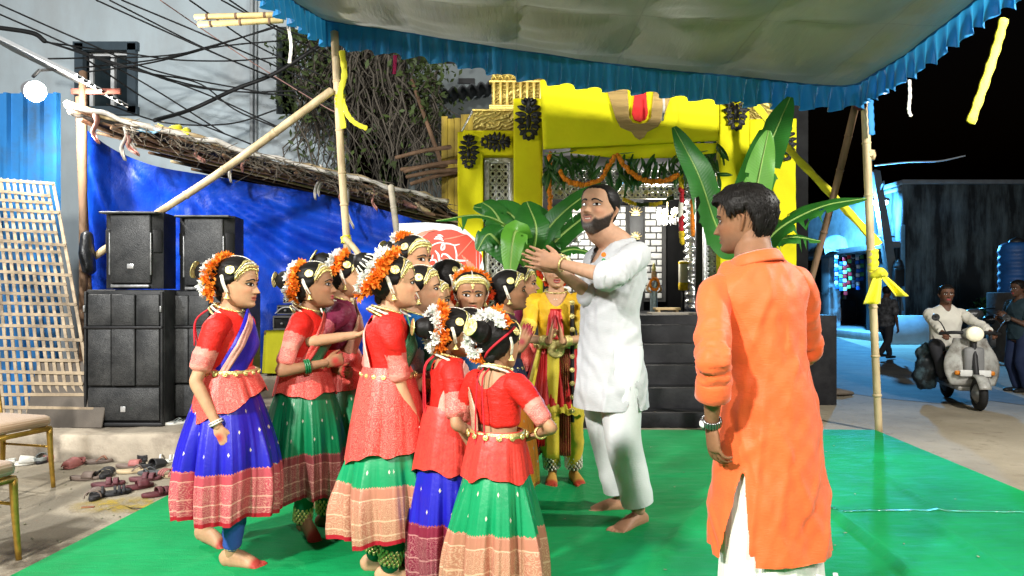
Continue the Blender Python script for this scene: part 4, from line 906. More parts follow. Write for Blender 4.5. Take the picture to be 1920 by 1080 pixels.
# ------------------------------------------------------------------ white banner with red circle and lettering
def banner():
    Y=6.82; c=P(830,500,Y); t=thing('banner','white banner with red brushed circle and white lettering','banner',c); k=Y/FPX
    BW=M('white_flex_banner',(.72,.74,.77),.4,0,.05,2,.1,8); RB=M('red_print',(.62,.05,.02),.45,0,.15,5,0); WP=M('white_print',(.80,.80,.80),.45,0,.03); OP=M('faded_red_print',(.72,.22,.14),.45,0,.2,8,0)
    def q(px,py,d=0.): return np.array(P(px,py,Y)-c)+np.array((0,-d,0))
    pl=[(748,419),(800,417),(850,421),(872,430),(890,446),(902,470),(907,500),(908,640),(748,640)]; MB().add(*prism([(q(a,b)[0],q(a,b)[2]) for a,b in pl],0,.012)).build('sheet',BW,t,smooth=False)
    rng=np.random.RandomState(2); ring=[(836+68*(1+.02*rng.normal())*math.cos(a),488+58*(1+.02*rng.normal())*math.sin(a)) for a in np.linspace(0,2*math.pi,40,endpoint=False)]
    MB().add(*prism([(q(a,b)[0],q(a,b)[2]) for a,b in ring],-.003,.002)).build('red_circle',RB,t,smooth=False)
    MB().add(*prism([(q(a,b)[0],q(a,b)[2]) for a,b in [(780,440),(792,434),(812,430),(824,431),(800,438),(790,444)]],-.003,.002)).build('brush_stroke',OP,t,smooth=False)
    def stroke(pts,w0,name='letter_stroke',m_=WP):
        pp=crom([q(a,b,.005) for a,b in pts],6); V,F=tube(pp,[(w0*k*(.6+.5*math.sin(math.pi*i/(len(pp)-1))),.0015) for i in range(len(pp))],6,up=(0,1,0)); MB().add(V,F).build(name,m_,t)
    for pts,w_ in [([(800,478),(806,464),(820,456),(832,456),(833,466),(828,468),(830,458),(842,457),(852,460),(862,458)],1.6),([(852,460),(856,476),(855,488),(848,487),(838,478),(830,477),(828,482)],1.9),([(816,470),(822,478),(824,490),(824,500)],2.2),([(800,496),(808,488),(816,488),(818,494),(812,500),(808,498)],1.8),([(812,478),(810,486)],1.5),([(814,448),(824,448),(832,452)],1.6),([(816,445),(824,444),(830,448)],1.4),([(820,441),(826,441),(831,444)],1.2),([(826,489),(878,489)],2.2),([(864,494),(868,502),(866,508)],2.0)]: stroke(pts,w_)
    for i in range(5): stroke([(866+5*i,478+4*i),(878+5*i,500+4*i),(884+4*i,540)],1.5,'light_streak',OP)
    stroke([(832,449),(850,446),(874,440)],1.3,'light_streak',OP); stroke([(852,488),(872,466),(886,450)],1.2,'light_streak',OP)
    for dx in (893,899): stroke([(dx,470),(dx+1,560)],.5,'fold_line',M('banner_shadow_line',(.5,.52,.54),.6))
banner()
# ------------------------------------------------------------------ loudspeakers
SPK=M('black_cabinet_paint',(.012,.0125,.013),.5,0,.3,8,.25,90,dirt=(.03,.03,.03),dscale=4,spec=.25)
def grille_mat():
    s=N('black_perforated_grille'); s.set(.5,.3,.35); v=s.co(); vo=s.n('TexVoronoi'); s.l(v,vo.inputs['Vector']); vo.inputs['Scale'].default_value=150; n=s.noise(v,5,5,.7); n2=s.noise(s.co('Object',(1,1,.2)),12,3)
    c=s.mix(s.ramp(n,(.4,0.),(.75,1.)),(.022,.023,.024),(.075,.075,.074)); c=s.mix(s.ramp(vo.outputs[0],(.25,1.),(.4,0.)),c,(.01,.01,.01)); s.base(c); s.bump(s.math('ADD',vo.outputs[0],n2),.4,.004); return s.m
M('worn_trim',(.22,.22,.22),.4,.4,.4,20)
GRL=grille_mat(); BADGE=M('silver_badge',(.6,.6,.6),.3,.6)
def top_speaker(px0,px1,py0,py1,Y,label,rz=0.):
    x0,x1=P(px0,0,Y).x,P(px1,0,Y).x; z1=P(0,py0,Y).z; z0=P(0,py1,Y).z; W,H=x1-x0,z1-z0; t=thing('loudspeaker',label,'loudspeaker',((x0+x1)/2,Y,z0),rz,'loudspeakers on the ledge')
    V,F=prism([(-W/2,0),(W/2,0),(W/2,H),(-W/2,H)],0,.30); V=np.array(V); 
    poly=[(-W/2,.05),(-W*.36,0),(W*.36,0),(W/2,.05),(W*.44,.32),(-W*.44,.32)]; V=[(x,y,.0) for x,y in poly]+[(x,y,H) for x,y in poly]; n=6
    F=[tuple(reversed(range(n))),tuple(range(n,2*n))]+[(i,(i+1)%n,n+(i+1)%n,n+i) for i in range(n)]; MB().add(V,F).build('cabinet',SPK,t,smooth=False)
    MB().add(*bbox((0,-.012,H*.515),(W*.70,.03,H*.90),.012)).build('grille',GRL,t)
    for s_ in (-1,1):
        V,F=bbox((0,0,0),(W*.14,.012,H*.30),.004); Mx=Matrix.Translation((s_*W*.432,.015,H*.62))@Matrix.Rotation(s_*math.atan2(.05,W*.14),4,'Z'); MB().add(xf(V,Mx),F).build('handle_recess',BLACK,t)
        MB().add(*bbox((s_*W*.355,-.02,H*.45),(.012,.02,H*.55),.004)).build('trim_strip',M('worn_trim',(.22,.22,.22),.4,.4,.4,20),t)
    MB().add(*bbox((0,-.02,H-.012),(W*.98,.10,.016),.006)).build('top_rim',M('scuffed_rim',(.10,.10,.10),.5,.2,.5,20,.3,60),t); MB().add(*bbox((0,-.024,.02),(W*.66,.02,.022),.004)).build('lower_trim',MATS['worn_trim'],t)
    MB().add(*bbox((W*.01,-.03,H*.29),(.052,.006,.038),.002)).build('badge',BADGE,t)
def sub(px0,px1,py0,py1,Y,label):
    x0,x1=P(px0,0,Y).x,P(px1,0,Y).x; z1=P(0,py0,Y).z; z0=.2; W,H=x1-x0,z1-z0; t=thing('subwoofer',label,'loudspeaker',((x0+x1)/2,Y,z0),0,'loudspeakers on the ledge')
    MB().add(*bbox((0,.31,H/2),(W,.60,H),.012)).build('cabinet',SPK,t)
    for (a,b) in ((.735,.965),(.30,.715),(.045,.285)):
        for i in range(3 if a>.2 else 1):
            w_=W*.92/(3 if a>.2 else 1); cx=-W*.46+w_*(i+.5); MB().add(*bbox((cx,-.004 if i!=1 else -.012,H*(a+b)/2),(w_-.006,.03,H*(b-a)),.008)).build('grille',GRL,t)
    MB().add(*bbox((0,-.02,H*.725),(W,.03,.022),.006)).build('cross_rail',BLACK,t); MB().add(*bbox((0,-.01,.02),(W,.04,.03),.008)).build('bottom_rail',BLACK,t)
    for s_ in (-1,1):
        MB().add(*bbox((s_*W*.485,-.008,H/2),(W*.03,.03,H*.97),.006)).build('corner_rail',SPK,t)
        MB().add(*bbox((s_*W*.485,-.03,H*.86),(.014,.02,.05),.004)).build('latch',MATS['worn_trim'],t)
    MB().add(*bbox((W*.0,-.024,H*.13),(.04,.006,.045),.003)).build('badge',BADGE,t)
sub(160,307,543,800,5.66,'tall black bass loudspeaker cabinet standing at the left on the ledge'); sub(310,440,545,800,5.86,'black bass loudspeaker cabinet behind the girl in the blue skirt')
top_speaker(193,301,397,541,5.72,'black loudspeaker with a small badge on the left bass cabinet'); top_speaker(332,436,404,545,5.95,'black loudspeaker stacked on the right bass cabinet')
def gear():
    Y=7.42; x0,x1=P(490,0,Y).x,P(650,0,Y).x; zt=P(0,621,Y).z; t=thing('low_table','low table under a bright yellow cloth behind the dancers','table',((x0+x1)/2,Y+.3,.41)); W=x1-x0; h=zt-.41
    MB().add(*bbox((0,0,h-.02),(W-.03,.55,.03),.005)).build('table_top',WOODD,t)
    for sx in (-1,1):
        for sy in (-1,1): MB().add(*bbox((sx*(W/2-.06),sy*.22,h/2-.02),(.04,.04,h-.04),.004)).build('leg',WOODD,t)
    n=150; m=14; V=[]
    for j in range(m):
        v=j/(m-1)
        for i in range(n):
            a=2*math.pi*i/n; c,s_=math.cos(a),math.sin(a); e=.22; x=(W/2)*math.copysign(abs(c)**e,c); y=.29*math.copysign(abs(s_)**e,s_); fl=.05*v*(.5+.5*math.sin(a*17+math.sin(a*5)*2)); V.append((x*(1+fl),y*(1+fl),h+.004-(h-.02)*v))
    F=grid(n,m,True)+[tuple(range(n))]; F=[tuple(reversed(f)) for f in F]; MB().add(V,F).build('cloth',M('table_yellow_cloth',(.62,.60,.02),.6,0,.1,4,.3,20),t)
    AM=M('black_amplifier',(.02,.02,.022),.4); 
    def amp(px0,px1,py0,py1,label,dep=.3):
        x0,x1=P(px0,0,Y).x,P(px1,0,Y).x; z1,z0=P(0,py0,Y).z,P(0,py1,Y).z; a=thing('amplifier',label,'amplifier',((x0+x1)/2,Y+.25,z0+.004)); MB().add(*bbox((0,0,(z1-z0)/2),(x1-x0,dep,z1-z0-.008),.006)).build('case',AM,a)
        fr=MB(); f=.012; w_,h_=x1-x0,z1-z0-.008
        for (cx,cz,sx,sz) in ((0,h_-f,w_,f),(0,f*.7,w_,f),(-w_/2+f/2,h_/2,f,h_-4*f),(w_/2-f/2,h_/2,f,h_-4*f)): fr.add(*box((cx,-dep/2-.006,cz),(sx,.012,sz)))
        fr.build('front_frame',M('grey_rack_edge',(.28,.28,.28),.4,.5),a,smooth=False)
        for i in range(4): V,F=tube(np.array([(-w_*.32+i*w_*.2,-dep/2,h_*.45),(-w_*.32+i*w_*.2,-dep/2-.02,h_*.45)]),.012,8); MB().add(V,F).build('knob',M('grey_knob',(.3,.3,.31),.4),a)
        MB().add(*box((w_*.2,-dep/2-.003,h_*.7),(.06,.004,.02))).build('face_label',M('pale_face_print',(.55,.55,.55),.5),a,smooth=False)
    amp(506,600,592,620,'wide rack amplifier on the yellow-clothed table'); amp(513,600,572,591,'second amplifier stacked on the rack amplifier',.27); amp(523,600,557,570,'slim mixer box on top of the amplifiers',.22)
    W_=[P(516,588,Y+.05),P(530,577,Y-.02),P(548,578,Y-.05),P(560,590,Y-.04)]; c=W_[0]; V,F=tube(crom([np.array(x-c) for x in W_],8),.006,6); o=MB().add(V,F).build('patch_cable',M('white_cable',(.7,.7,.68),.5)); o.location=c; tag(o,'white patch cable looping over the amplifiers','cable')
gear()
# ------------------------------------------------------------------ banquet chairs at the left edge
def chair(loc,rz,label):
    t=thing('banquet_chair',label,'chair',loc,rz,'banquet chairs at the left edge'); GF=M('worn_gold_tube',(.42,.26,.05),.35,.75,.3,20,.2,60)
    s=N('beige_woven_seat') if 'beige_woven_seat' not in MATS else None
    if s:
        s.set(.8,0,.2,.3); v=s.co('Object'); w1=s.n('TexWave'); s.l(v,w1.inputs['Vector']); w1.inputs['Scale'].default_value=60; w2=s.n('TexWave',bands_direction='Y'); s.l(v,w2.inputs['Vector']); w2.inputs['Scale'].default_value=60; h=s.math('MULTIPLY',w1.outputs['Fac'],w2.outputs['Fac']); s.base(s.mix(h,(.33,.21,.12),(.62,.46,.32))); s.bump(h,.6,.004); MATS['beige_woven_seat']=s.m
    SM=MATS['beige_woven_seat']; H=.41
    V,F=bbox((0,0,H+.028),(.42,.42,.075),.032); V[:,2]+=.012*np.cos(V[:,0]*6)*np.cos(V[:,1]*6); MB().add(V,F).build('seat',SM,t)
    fr=MB()
    for (a,b) in (((-.20,-.20),(.20,-.20)),((.20,-.20),(.20,.20)),((.20,.20),(-.20,.20)),((-.20,.20),(-.20,-.20))): fr.add(*tube(np.array([a+(H-.022,),b+(H-.022,)]),[(.012,.016)]*2,8))
    fr.build('seat_frame',GF,t)
    for sx in (-1,1):
        for sy in (-1,1):
            pts=[(sx*.195,sy*.195,H-.02),(sx*.20,sy*.20,.22),(sx*.215,sy*.23 if sy>0 else sy*.205,0.002)]; V,F=tube(crom(pts,5),np.linspace(.019,.013,11),8); MB().add(V,F).build('leg',GF,t)
        V,F=tube(np.array([(sx*.195,-.19,.27),(sx*.195,.20,.27)]),.008,6); MB().add(V,F).build('stretcher',GF,t)
        V,F=tube(crom([(sx*.19,.20,H),(sx*.19,.235,.62),(sx*.17,.29,.90)],5),.014,8); MB().add(V,F).build('back_post',GF,t)
    V,F=tube(crom([(-.17,.29,.90),(-.09,.30,.95),(.09,.30,.95),(.17,.29,.90)],5),.014,8); MB().add(V,F).build('top_rail',GF,t)
    V,F=bbox((0,0,0),(.31,.045,.36),.02); MB().add(xf(V,Matrix.Translation((0,.262,.72))@Matrix.Rotation(R(-11),4,'X')),F).build('back_pad',SM,t)
    return t
q=G(95,915); chair((q.x-.245,q.y-.141,0),R(75),'gold banquet chair with beige seat farther from the camera')
q=G(28,1052); chair((q.x-.245,q.y-.141,0),R(75),'gold banquet chair with beige seat cut off at the lower left corner')
# ------------------------------------------------------------------ sandals and shoes
SHC={'pale':(.55,.55,.50),'brown':(.30,.15,.10),'black':(.018,.018,.02),'pink':(.34,.12,.11),'grey':(.19,.21,.20),'mauve':(.12,.04,.048),'maroon':(.09,.02,.025),'tan':(.42,.33,.20),'dgrey':(.07,.075,.08),'taupe':(.16,.12,.10)}
def outline(n,L,w0,w1):
    pts=[]
    for i in range(n):
        a=2*math.pi*i/n; c,s_=math.cos(a),math.sin(a); w_=(w0 if c<0 else w1); y=L/2*c; x=(w0+(w1-w0)*(c+1)/2)*math.copysign(abs(s_)**.8,s_); pts.append((x+.008*math.sin((c+1)*2.2),y))
    return pts
def sole(L,m_,parent,th=.022,name='sole'):
    n=24; o=outline(n,L,.036*L/.22,.050*L/.22); V=[]
    for (z,k) in ((0,.94),(.004,1),(th-.004,1),(th,.93),(th-.004,.70)):
        for x,y in o: V.append((x*k,y*k,z+.006*max(0,-y/L*2)*(z>.003)))
    F=grid(n,5,True)+[tuple(reversed(range(n))),tuple(range(4*n,5*n))]; MB().add(V,F).build(name,m_,parent)
def shoe(kind,c1,c2,px,py,rz,label,z0=0.,L=.215,tilt=0.):
    q=G(px,py,z0); t=thing('sandal' if kind!='clog' else 'clog',label,'footwear',(q.x,q.y,z0+.002),R(rz),'footwear left beside the carpet'); t.rotation_euler.x=R(tilt)
    m1=M('footwear_'+c1,SHC[c1],.6,0,.2,15,.2,70); m2=M('footwear_'+c2,SHC[c2],.6,0,.2,15,.2,70); w_=.050*L/.215
    sole(L,m1,t)
    def strap(y,hgt,wd,m_,nm='strap',dy=0.):
        V,F,uv=sheet(lambda u,v:(-w_*1.04*np.cos(math.pi*u),y+(v-.5)*wd+dy*np.abs(u-.5),.016+hgt*np.sin(math.pi*u)**.8),12,4); V,F=solid(V,F,.005); MB().add(V,F).build(nm,m_,t)
    if kind=='slide': strap(L*.14,.036,.07,m2)
    elif kind=='two': strap(L*.22,.032,.03,m2); strap(L*.02,.038,.03,m2)
    elif kind=='thong':
        for s_ in (-1,1): V,F=tube(crom([(0,L*.30,.02),(s_*w_*.55,L*.18,.045),(s_*w_*.98,-L*.02,.018)],5),[(.008,.003)]*11,6); MB().add(V,F).build('strap',m2,t)
    elif kind=='ring':
        for y in (.28,.16,.04): strap(L*y,.038,.016,m2)
        strap(-L*.30,.045,.014,m2,'heel_strap')
    elif kind=='clog':
        V,F,uv=sheet(lambda u,v:(-w_*(1.02-.25*v*v)*np.cos(math.pi*u)*(1-.35*np.clip(v-.7,0,1)),L*(-.02+.50*v)-.02*np.abs(u-.5)*(1-v),.016+(.055-.02*v)*np.sin(math.pi*u)**.7*(1-.75*np.clip((v-.75)*4,0,1)**2)),14,10); V,F=solid(V,F,.006); MB().add(V,F).build('upper',m2,t)
        V,F,uv=sheet(lambda u,v:(-w_*.92*np.cos(math.pi*u),-L*.18-L*.30*np.sin(math.pi*u)**.8,.02+.028*v),14,4); V,F=solid(V,F,.005); MB().add(V,F).build('heel_cup',m2,t)
for a in [
 ('clog','pale','pale',40,872,-60,'pale grey clog alone under the farther banquet chair'),('clog','brown','brown',70,852,30,'brown clog near the ledge at the far left'),('slide','brown','brown',112,848,-50,'brown slide against the ledge behind the chair leg'),
 ('clog','black','grey',80,866,15,'grey clog showing its black opening'),('clog','pink','pink',106,862,-20,'pink clog just right of the chair leg'),('clog','grey','grey',127,860,-40,'greenish grey clog between two pink clogs'),
 ('clog','pink','pink',157,852,160,'pink clog touching the concrete ledge'),('clog','pink','pink',139,875,175,'pink clog standing with its toe towards the camera'),('thong','taupe','brown',183,868,-70,'brown thong sandal in the rear row'),
 ('slide','mauve','mauve',200,857,60,'mauve slide in the rear row by the ledge'),('slide','mauve','mauve',219,856,-80,'second mauve slide in the rear row by the ledge'),('clog','dgrey','grey',243,858,20,'grey clog tilted against the ledge'),
 ('clog','black','black',266,862,40,'black clog in the rear row'),('clog','pale','pale',293,857,-30,'white sandal nearest the ledge on the right'),('ring','pale','pale',318,866,-70,'white strapped sandal beside the blue skirt'),
 ('slide','taupe','pink',245,876,-75,'sandal with a shiny pink strap'),('thong','tan','taupe',248,886,-62,'tan thong sandal in the middle of the heap'),('clog','black','black',288,878,-30,'black clog in the middle of the heap'),
 ('thong','dgrey','dgrey',285,890,80,'dark grey thong sandal under the black clog'),('ring','tan','pink',318,895,60,'pink ringed sandal by the carpet edge'),('slide','taupe','taupe',160,899,-85,'small taupe slide at the left of the front row'),
 ('ring','black','black',198,893,15,'black buckled sandal behind the mauve slide'),('two','mauve','mauve',203,911,-65,'mauve two-strap slide at the front left'),('two','mauve','mauve',272,901,-75,'mauve two-strap slide in the middle right'),
 ('slide','maroon','maroon',258,916,-50,'maroon slide in the front row'),('two','maroon','maroon',297,929,-45,'maroon two-strap slide nearest the green carpet'),('ring','black','taupe',178,934,20,'black sandal with coiled straps nearest the camera'),('ring','black','black',213,928,-60,'black strapped sandal in the front row')]:
    shoe(*a,L=.20)
shoe('thong','pale','grey',326,796,-60,'pale thong sandal on the ledge, left one of the pair',.2,.23); shoe('thong','pale','grey',348,790,-75,'pale thong sandal on the ledge, right one of the pair',.2,.23)
o=MB().add(*bbox((0,0,.004),(.07,.02,.006),.002)).build('dry_leaf',M('rust_leaf',(.22,.08,.04),.8)); o.location=G(165,952); o.rotation_euler.z=.2; tag(o,'small rusty dry leaf lying on the concrete','leaf')

# turmeric stain and litter
rng=np.random.RandomState(8)
def stain(px,py,rx,ry,label,col):
    c=G(px,py); n=26; V=[(0,0,.0)]+[(rx*math.cos(a)*(1+.25*math.sin(a*3)+.12*rng.normal()),ry*math.sin(a)*(1+.2*math.sin(a*5)+.12*rng.normal()),0) for a in np.linspace(0,2*math.pi,n,endpoint=False)]
    s=N('stain_'+str(px)); s.set(.9,0,.2); v=s.co(); nn=s.noise(v,9,6,.7); s.base(col); g=s.n('TexGradient',gradient_type='SPHERICAL'); mp=s.co('Object',(1/rx,1/ry,1)); s.l(mp,g.inputs[0]); al=s.math('MULTIPLY',s.ramp(nn,(.4,0.),(.62,1.)),s.ramp(g.outputs[0],(.05,0.),(.5,.8))); s.l(al,s.b.inputs['Alpha'])
    o=MB().add(V,[(0,1+i,1+(i+1)%n) for i in range(n)]).build('ground_patch',s.m); o.location=(c.x,c.y,.005); tag(o,label,'stain')
stain(228,948,.34,.20,'yellow powder stain on the concrete by the carpet edge',(.42,.30,.04)); stain(120,1040,.5,.30,'dark patch at the lower left of the yard',(.09,.07,.05))  # the second is a dark brown patch fading out at its edge
b=MB()
for i in range(32):
    y=rng.uniform(2.9,6.2); x=rng.uniform(.6,3.0) if i%3 else rng.uniform(-1.9,.4); z=float(carpz(np.array([x]),np.array([y]))[0])+.006; V,F=bbox((x,y,z),(rng.uniform(.006,.018),rng.uniform(.005,.01),.002),.001,rng.uniform(0,3)); b.add(V,F)
for i in range(40):
    q=G(rng.uniform(0,330),rng.uniform(880,1075)); V,F=bbox((q.x,q.y,.005),(rng.uniform(.006,.018),rng.uniform(.005,.012),.005),.002,rng.uniform(0,3)); b.add(V,F)
o=b.build('litter',M('scrap_litter',(.24,.24,.15),.8,0,.5,3,0)); tag(o,'tiny scraps of litter scattered on carpet and concrete','litter',kind='stuff')
# ------------------------------------------------------------------ people: heads, hands, bodies, clothes
def tab(*rows):
    a=np.array(rows,float); q=crom(a,8); return q[:,0],q[:,1]
HW=tab((-.5,.035),(-.47,.12),(-.42,.178),(-.34,.232),(-.24,.268),(-.12,.298),(0,.318),(.12,.335),(.22,.338),(.31,.318),(.39,.265),(.45,.185),(.485,.10),(.5,.0))
HF=tab((-.5,.235),(-.47,.305),(-.42,.338),(-.34,.338),(-.24,.348),(-.12,.352),(0,.348),(.12,.366),(.22,.362),(.31,.325),(.39,.25),(.45,.155),(.485,.06),(.5,-.05))
HB=tab((-.5,.10),(-.47,.02),(-.42,-.06),(-.34,-.18),(-.24,-.30),(-.12,-.385),(0,-.435),(.12,-.462),(.22,-.455),(.31,-.415),(.39,-.335),(.45,-.24),(.485,-.16),(.5,-.05))
def g2(x,z,cx,cz,sx,sz): return np.exp(-((x-cx)/sx)**2-((z-cz)/sz)**2)
def sstep(a,b,x): t=np.clip((x-a)/(b-a),0,1); return t*t*(3-2*t)
def feat(x,z,sp):
    ax=np.abs(x); sm=sp.get('smile',0.); op=sp.get('open',0.)
    d=0*x
    ramp=np.clip((.055-z)/.215,0,1); nose=ramp**1.15*.112*sp.get('nose',1.)*(1-sstep(-.165,-.205,z) if True else 0)
    nose=ramp**1.15*.112*sp.get('nose',1.)*(1-sstep(.165,.212,-z)); d=d+nose*np.exp(-(x/(.026+.034*ramp))**2)
    d=d+.026*g2(ax,z,.058,-.168,.024,.022)
    d=d-sp.get('socket',.040)*g2(ax,z,.145,.0,.072,.046)+.020*g2(ax,z,.145,-.002,.05,.026)
    d=d+.014*g2(ax,z,.13,.085,.10,.030)+.016*g2(ax,z,.19,-.12,.075,.07)*(1+1.4*sm)
    zl=z-(.035*sm*(ax/.1)**2)                                   # smile lifts the corners
    d=d+np.exp(-(x/.085)**4)*(.024*np.exp(-((zl+.258)/.017)**2)+.026*np.exp(-((zl+.312+.02*op)/.021)**2)-.020*np.exp(-((zl+.284+.01*op)/(.009+.012*op))**2))
    d=d+.022*g2(x,z,0,-.43,.075,.045)-.012*g2(x,z,0,-.365,.09,.02)
    return d
def head_xyz(phi,z,sp,off=0.0,feats=True):
    w_=np.interp(z,*HW)*sp.get('hw',1.); f=np.interp(z,*HF); b=np.interp(z,*HB); y0=-.05+0*z; s_,c=np.sin(phi),np.cos(phi)
    e=np.where(c>0,2.35,2.1); x=w_*np.sign(s_)*np.abs(s_)**(2/e); yy=np.where(c>0,y0+(f-y0)*np.abs(c)**(2/e),y0-(y0-b)*np.abs(c)**(2/e))
    if feats: yy=yy+feat(x,z,sp)*np.clip(c*2.2,0,1)
    if np.any(off):
        rr=np.stack([x,yy-y0*.0+.05,(z-.02)*1.0],1) if x.ndim==1 else None
        n=rr/(np.linalg.norm(rr,axis=1,keepdims=True)+1e-9); x=x+n[:,0]*off; yy=yy+n[:,1]*off; z=z+n[:,2]*off
    fk=sp.get('fk',1.)
    if fk!=1.: z=np.where(z<0,z*fk,z)
    return x,yy,z
def front_y(x,z,sp):
    x=np.atleast_1d(np.asarray(x,float)); z=np.atleast_1d(np.asarray(z,float)); w_=np.interp(z,*HW)*sp.get('hw',1.); f=np.interp(z,*HF); s_=np.clip(np.abs(x)/w_,0,.999)**(2.35/2); c=np.sqrt(1-s_*s_)
    return -.05+(f+.05)*c**(2/2.35)+feat(x,z,sp)*np.clip(c*2.2,0,1)
def skin_mat():
    s=N('skin'); s.set(.55,0,.25,0,0,.08); a=s.attr('col'); v=s.co(); n=s.noise(v,45,3); mxr=s.n('Mix',data_type='RGBA',blend_type='MULTIPLY'); mxr.inputs[0].default_value=1; s.l(a.outputs['Color'],mxr.inputs[6]); s.l(s.ramp(n,(.3,.86),(.7,1.0)),mxr.inputs[7]); s.base(mxr.outputs[2]); s.bump(s.noise(v,160,2),.08,.004); return s.m
SKIN=skin_mat()
def hair_mat():
    s=N('black_hair'); s.set(.5,0,.16); v=s.co(); n=s.noise(s.co('Object',(1,.12,1)),70,3); s.base(s.mix(n,(.004,.0035,.0035),(.012,.010,.009))); s.bump(n,.5,.006); return s.m
HAIR=hair_mat(); HAIRG=M('greying_beard_hair',(.10,.095,.09),.7)
EYEW=M('eye_white',(.75,.73,.70),.25,0,.03,5,0); IRIS=M('dark_iris',(.012,.007,.005),.12,0,.1,5,0,spec=.8); LASH=M('kohl_black',(.008,.007,.007),.5,0,.1,5,0)
TEETH=M('teeth',(.78,.74,.66),.3,0,.05,5,0)
def head_grid(sp):
    nz,nph=66,72; z=np.concatenate([np.linspace(-.5,.12,46),np.linspace(.14,.5,20)]); t=np.linspace(-1,1,nph,endpoint=False); ph=math.pi*np.sign(t)*np.abs(t)**1.18
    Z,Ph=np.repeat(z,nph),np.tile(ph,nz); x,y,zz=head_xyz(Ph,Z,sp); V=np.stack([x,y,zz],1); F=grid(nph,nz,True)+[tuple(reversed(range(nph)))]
    sk=np.array(sp['skin']); C=np.tile(sk,(len(V),1)); c=np.cos(Ph); ax=np.abs(x); sm=sp.get('smile',0.)
    def mixc(m,col): nonlocal C; C=C*(1-m[:,None])+np.array(col)*m[:,None]
    fr=np.clip(c*3,0,1)
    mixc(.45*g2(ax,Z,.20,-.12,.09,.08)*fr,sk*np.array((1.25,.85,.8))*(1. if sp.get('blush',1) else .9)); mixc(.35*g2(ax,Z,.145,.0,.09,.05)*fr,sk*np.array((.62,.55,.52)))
    zl=Z-(.035*sm*(ax/.1)**2); op=sp.get('open',0.); lip=np.clip(1.35-(ax/.098)**4,0,1)*np.clip(1.5-np.abs((zl+.284+.008*op)/(.040+.014*op))**3,0,1)*fr; mixc(np.clip(lip,0,1)*sp.get('lipk',.95),sp.get('lip',(.42,.06,.07)))
    mixc(np.clip(1.2-(ax/.085)**2,0,1)*np.exp(-((zl+.284+.01*op)/.008)**2)*fr,(.05,.012,.012))
    if sp.get('eyeshadow'): mixc(.5*g2(ax,Z,.15,.045,.075,.028)*fr,(.42,.22,.06))
    if sp.get('stubble'): mixc(.35*np.clip((-.18-Z)*9,0,1)*np.clip(c*2+.6,0,1)*(1-lip),(.06,.045,.04))
    if sp.get('beard'):
        bd=np.clip((np.interp(np.degrees(np.abs(Ph)),[0,18,30,45,60,78,92,100],[-.33,-.31,-.22,-.235,-.19,-.10,.02,-.6])-Z)*22,0,1); mo=np.clip(1.4-((Z+.222)/.022)**2,0,1)*np.clip(1.3-(ax/.12)**4,0,1); bd=np.maximum(bd,mo*.9)*(1-np.clip(lip*1.3,0,1)); rn=np.random.RandomState(1).rand(len(V)); gr=np.clip(1-(ax/.13)**2,0,1)*np.clip((-.30-Z)*8,0,1)
        mixc(bd*.97,(.010,.009,.008)); m=bd*gr*(.25+.5*rn); mixc(m,(.23,.22,.21)); nn=V/np.linalg.norm(V,axis=1,keepdims=True); V=V+nn*(bd*(.012+.010*rn+.010*gr))[:,None]
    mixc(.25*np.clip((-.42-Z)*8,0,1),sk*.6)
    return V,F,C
def hairline(sp):
    return sp.get('hairline',([0,25,45,62,78,92,110,140,180],[.315,.315,.285,.19,.03,-.04,-.20,-.29,-.31]))
def hair_cap(sp):
    hl=hairline(sp); nph,ns=84,22; ph=np.linspace(-math.pi,math.pi,nph,endpoint=False); s_=np.linspace(0,1,ns)**.85; V=[]; off0=sp.get('hairoff',.045); rng=np.random.RandomState(sp.get('seed',1)); jag=rng.normal(0,sp.get('jag',.012),nph)
    for k in s_:
        zl=np.interp(np.degrees(np.abs(ph)),*hl)+jag; z=zl+(.499-zl)*k; off=off0*sstep(0,.16,np.full(nph,k)+.02)*(1+.25*np.interp(np.degrees(np.abs(ph)),[0,60,180],[sp.get('frontlift',0),.2,.2]))
        x,y,zz=head_xyz(ph,z,sp,off,False); V.append(np.stack([x,y,zz],1))
    V=np.concatenate(V); st=np.tile(np.arange(nph),ns); n=nrmrow(V); V=V+n*(fnoise(V*np.array((3,.6,3)),3.0,sp.get('seed',1))*sp.get('hairamp',.006))[:,None]
    top=V[-nph:].mean(0)+np.array((0,0,.004)); V=np.vstack([V,top]); F=grid(nph,ns,True)+[((ns-1)*nph+i,(ns-1)*nph+(i+1)%nph,len(V)-1) for i in range(nph)]
    return V,F
def nrmrow(V): return V/(np.linalg.norm(V,axis=1,keepdims=True)+1e-9)
def ear_shell(side,sp):
    x=.300*sp.get('hw',1.)*side; V,F=capsule([(x,-.055,-.165),(x+.030*side,-.085,-.07),(x+.042*side,-.105,.02),(x+.022*side,-.06,.065)],[(.018,.03),(.022,.050),(.022,.055),(.016,.03)],10,4,up=(1,0,0)); return V,F
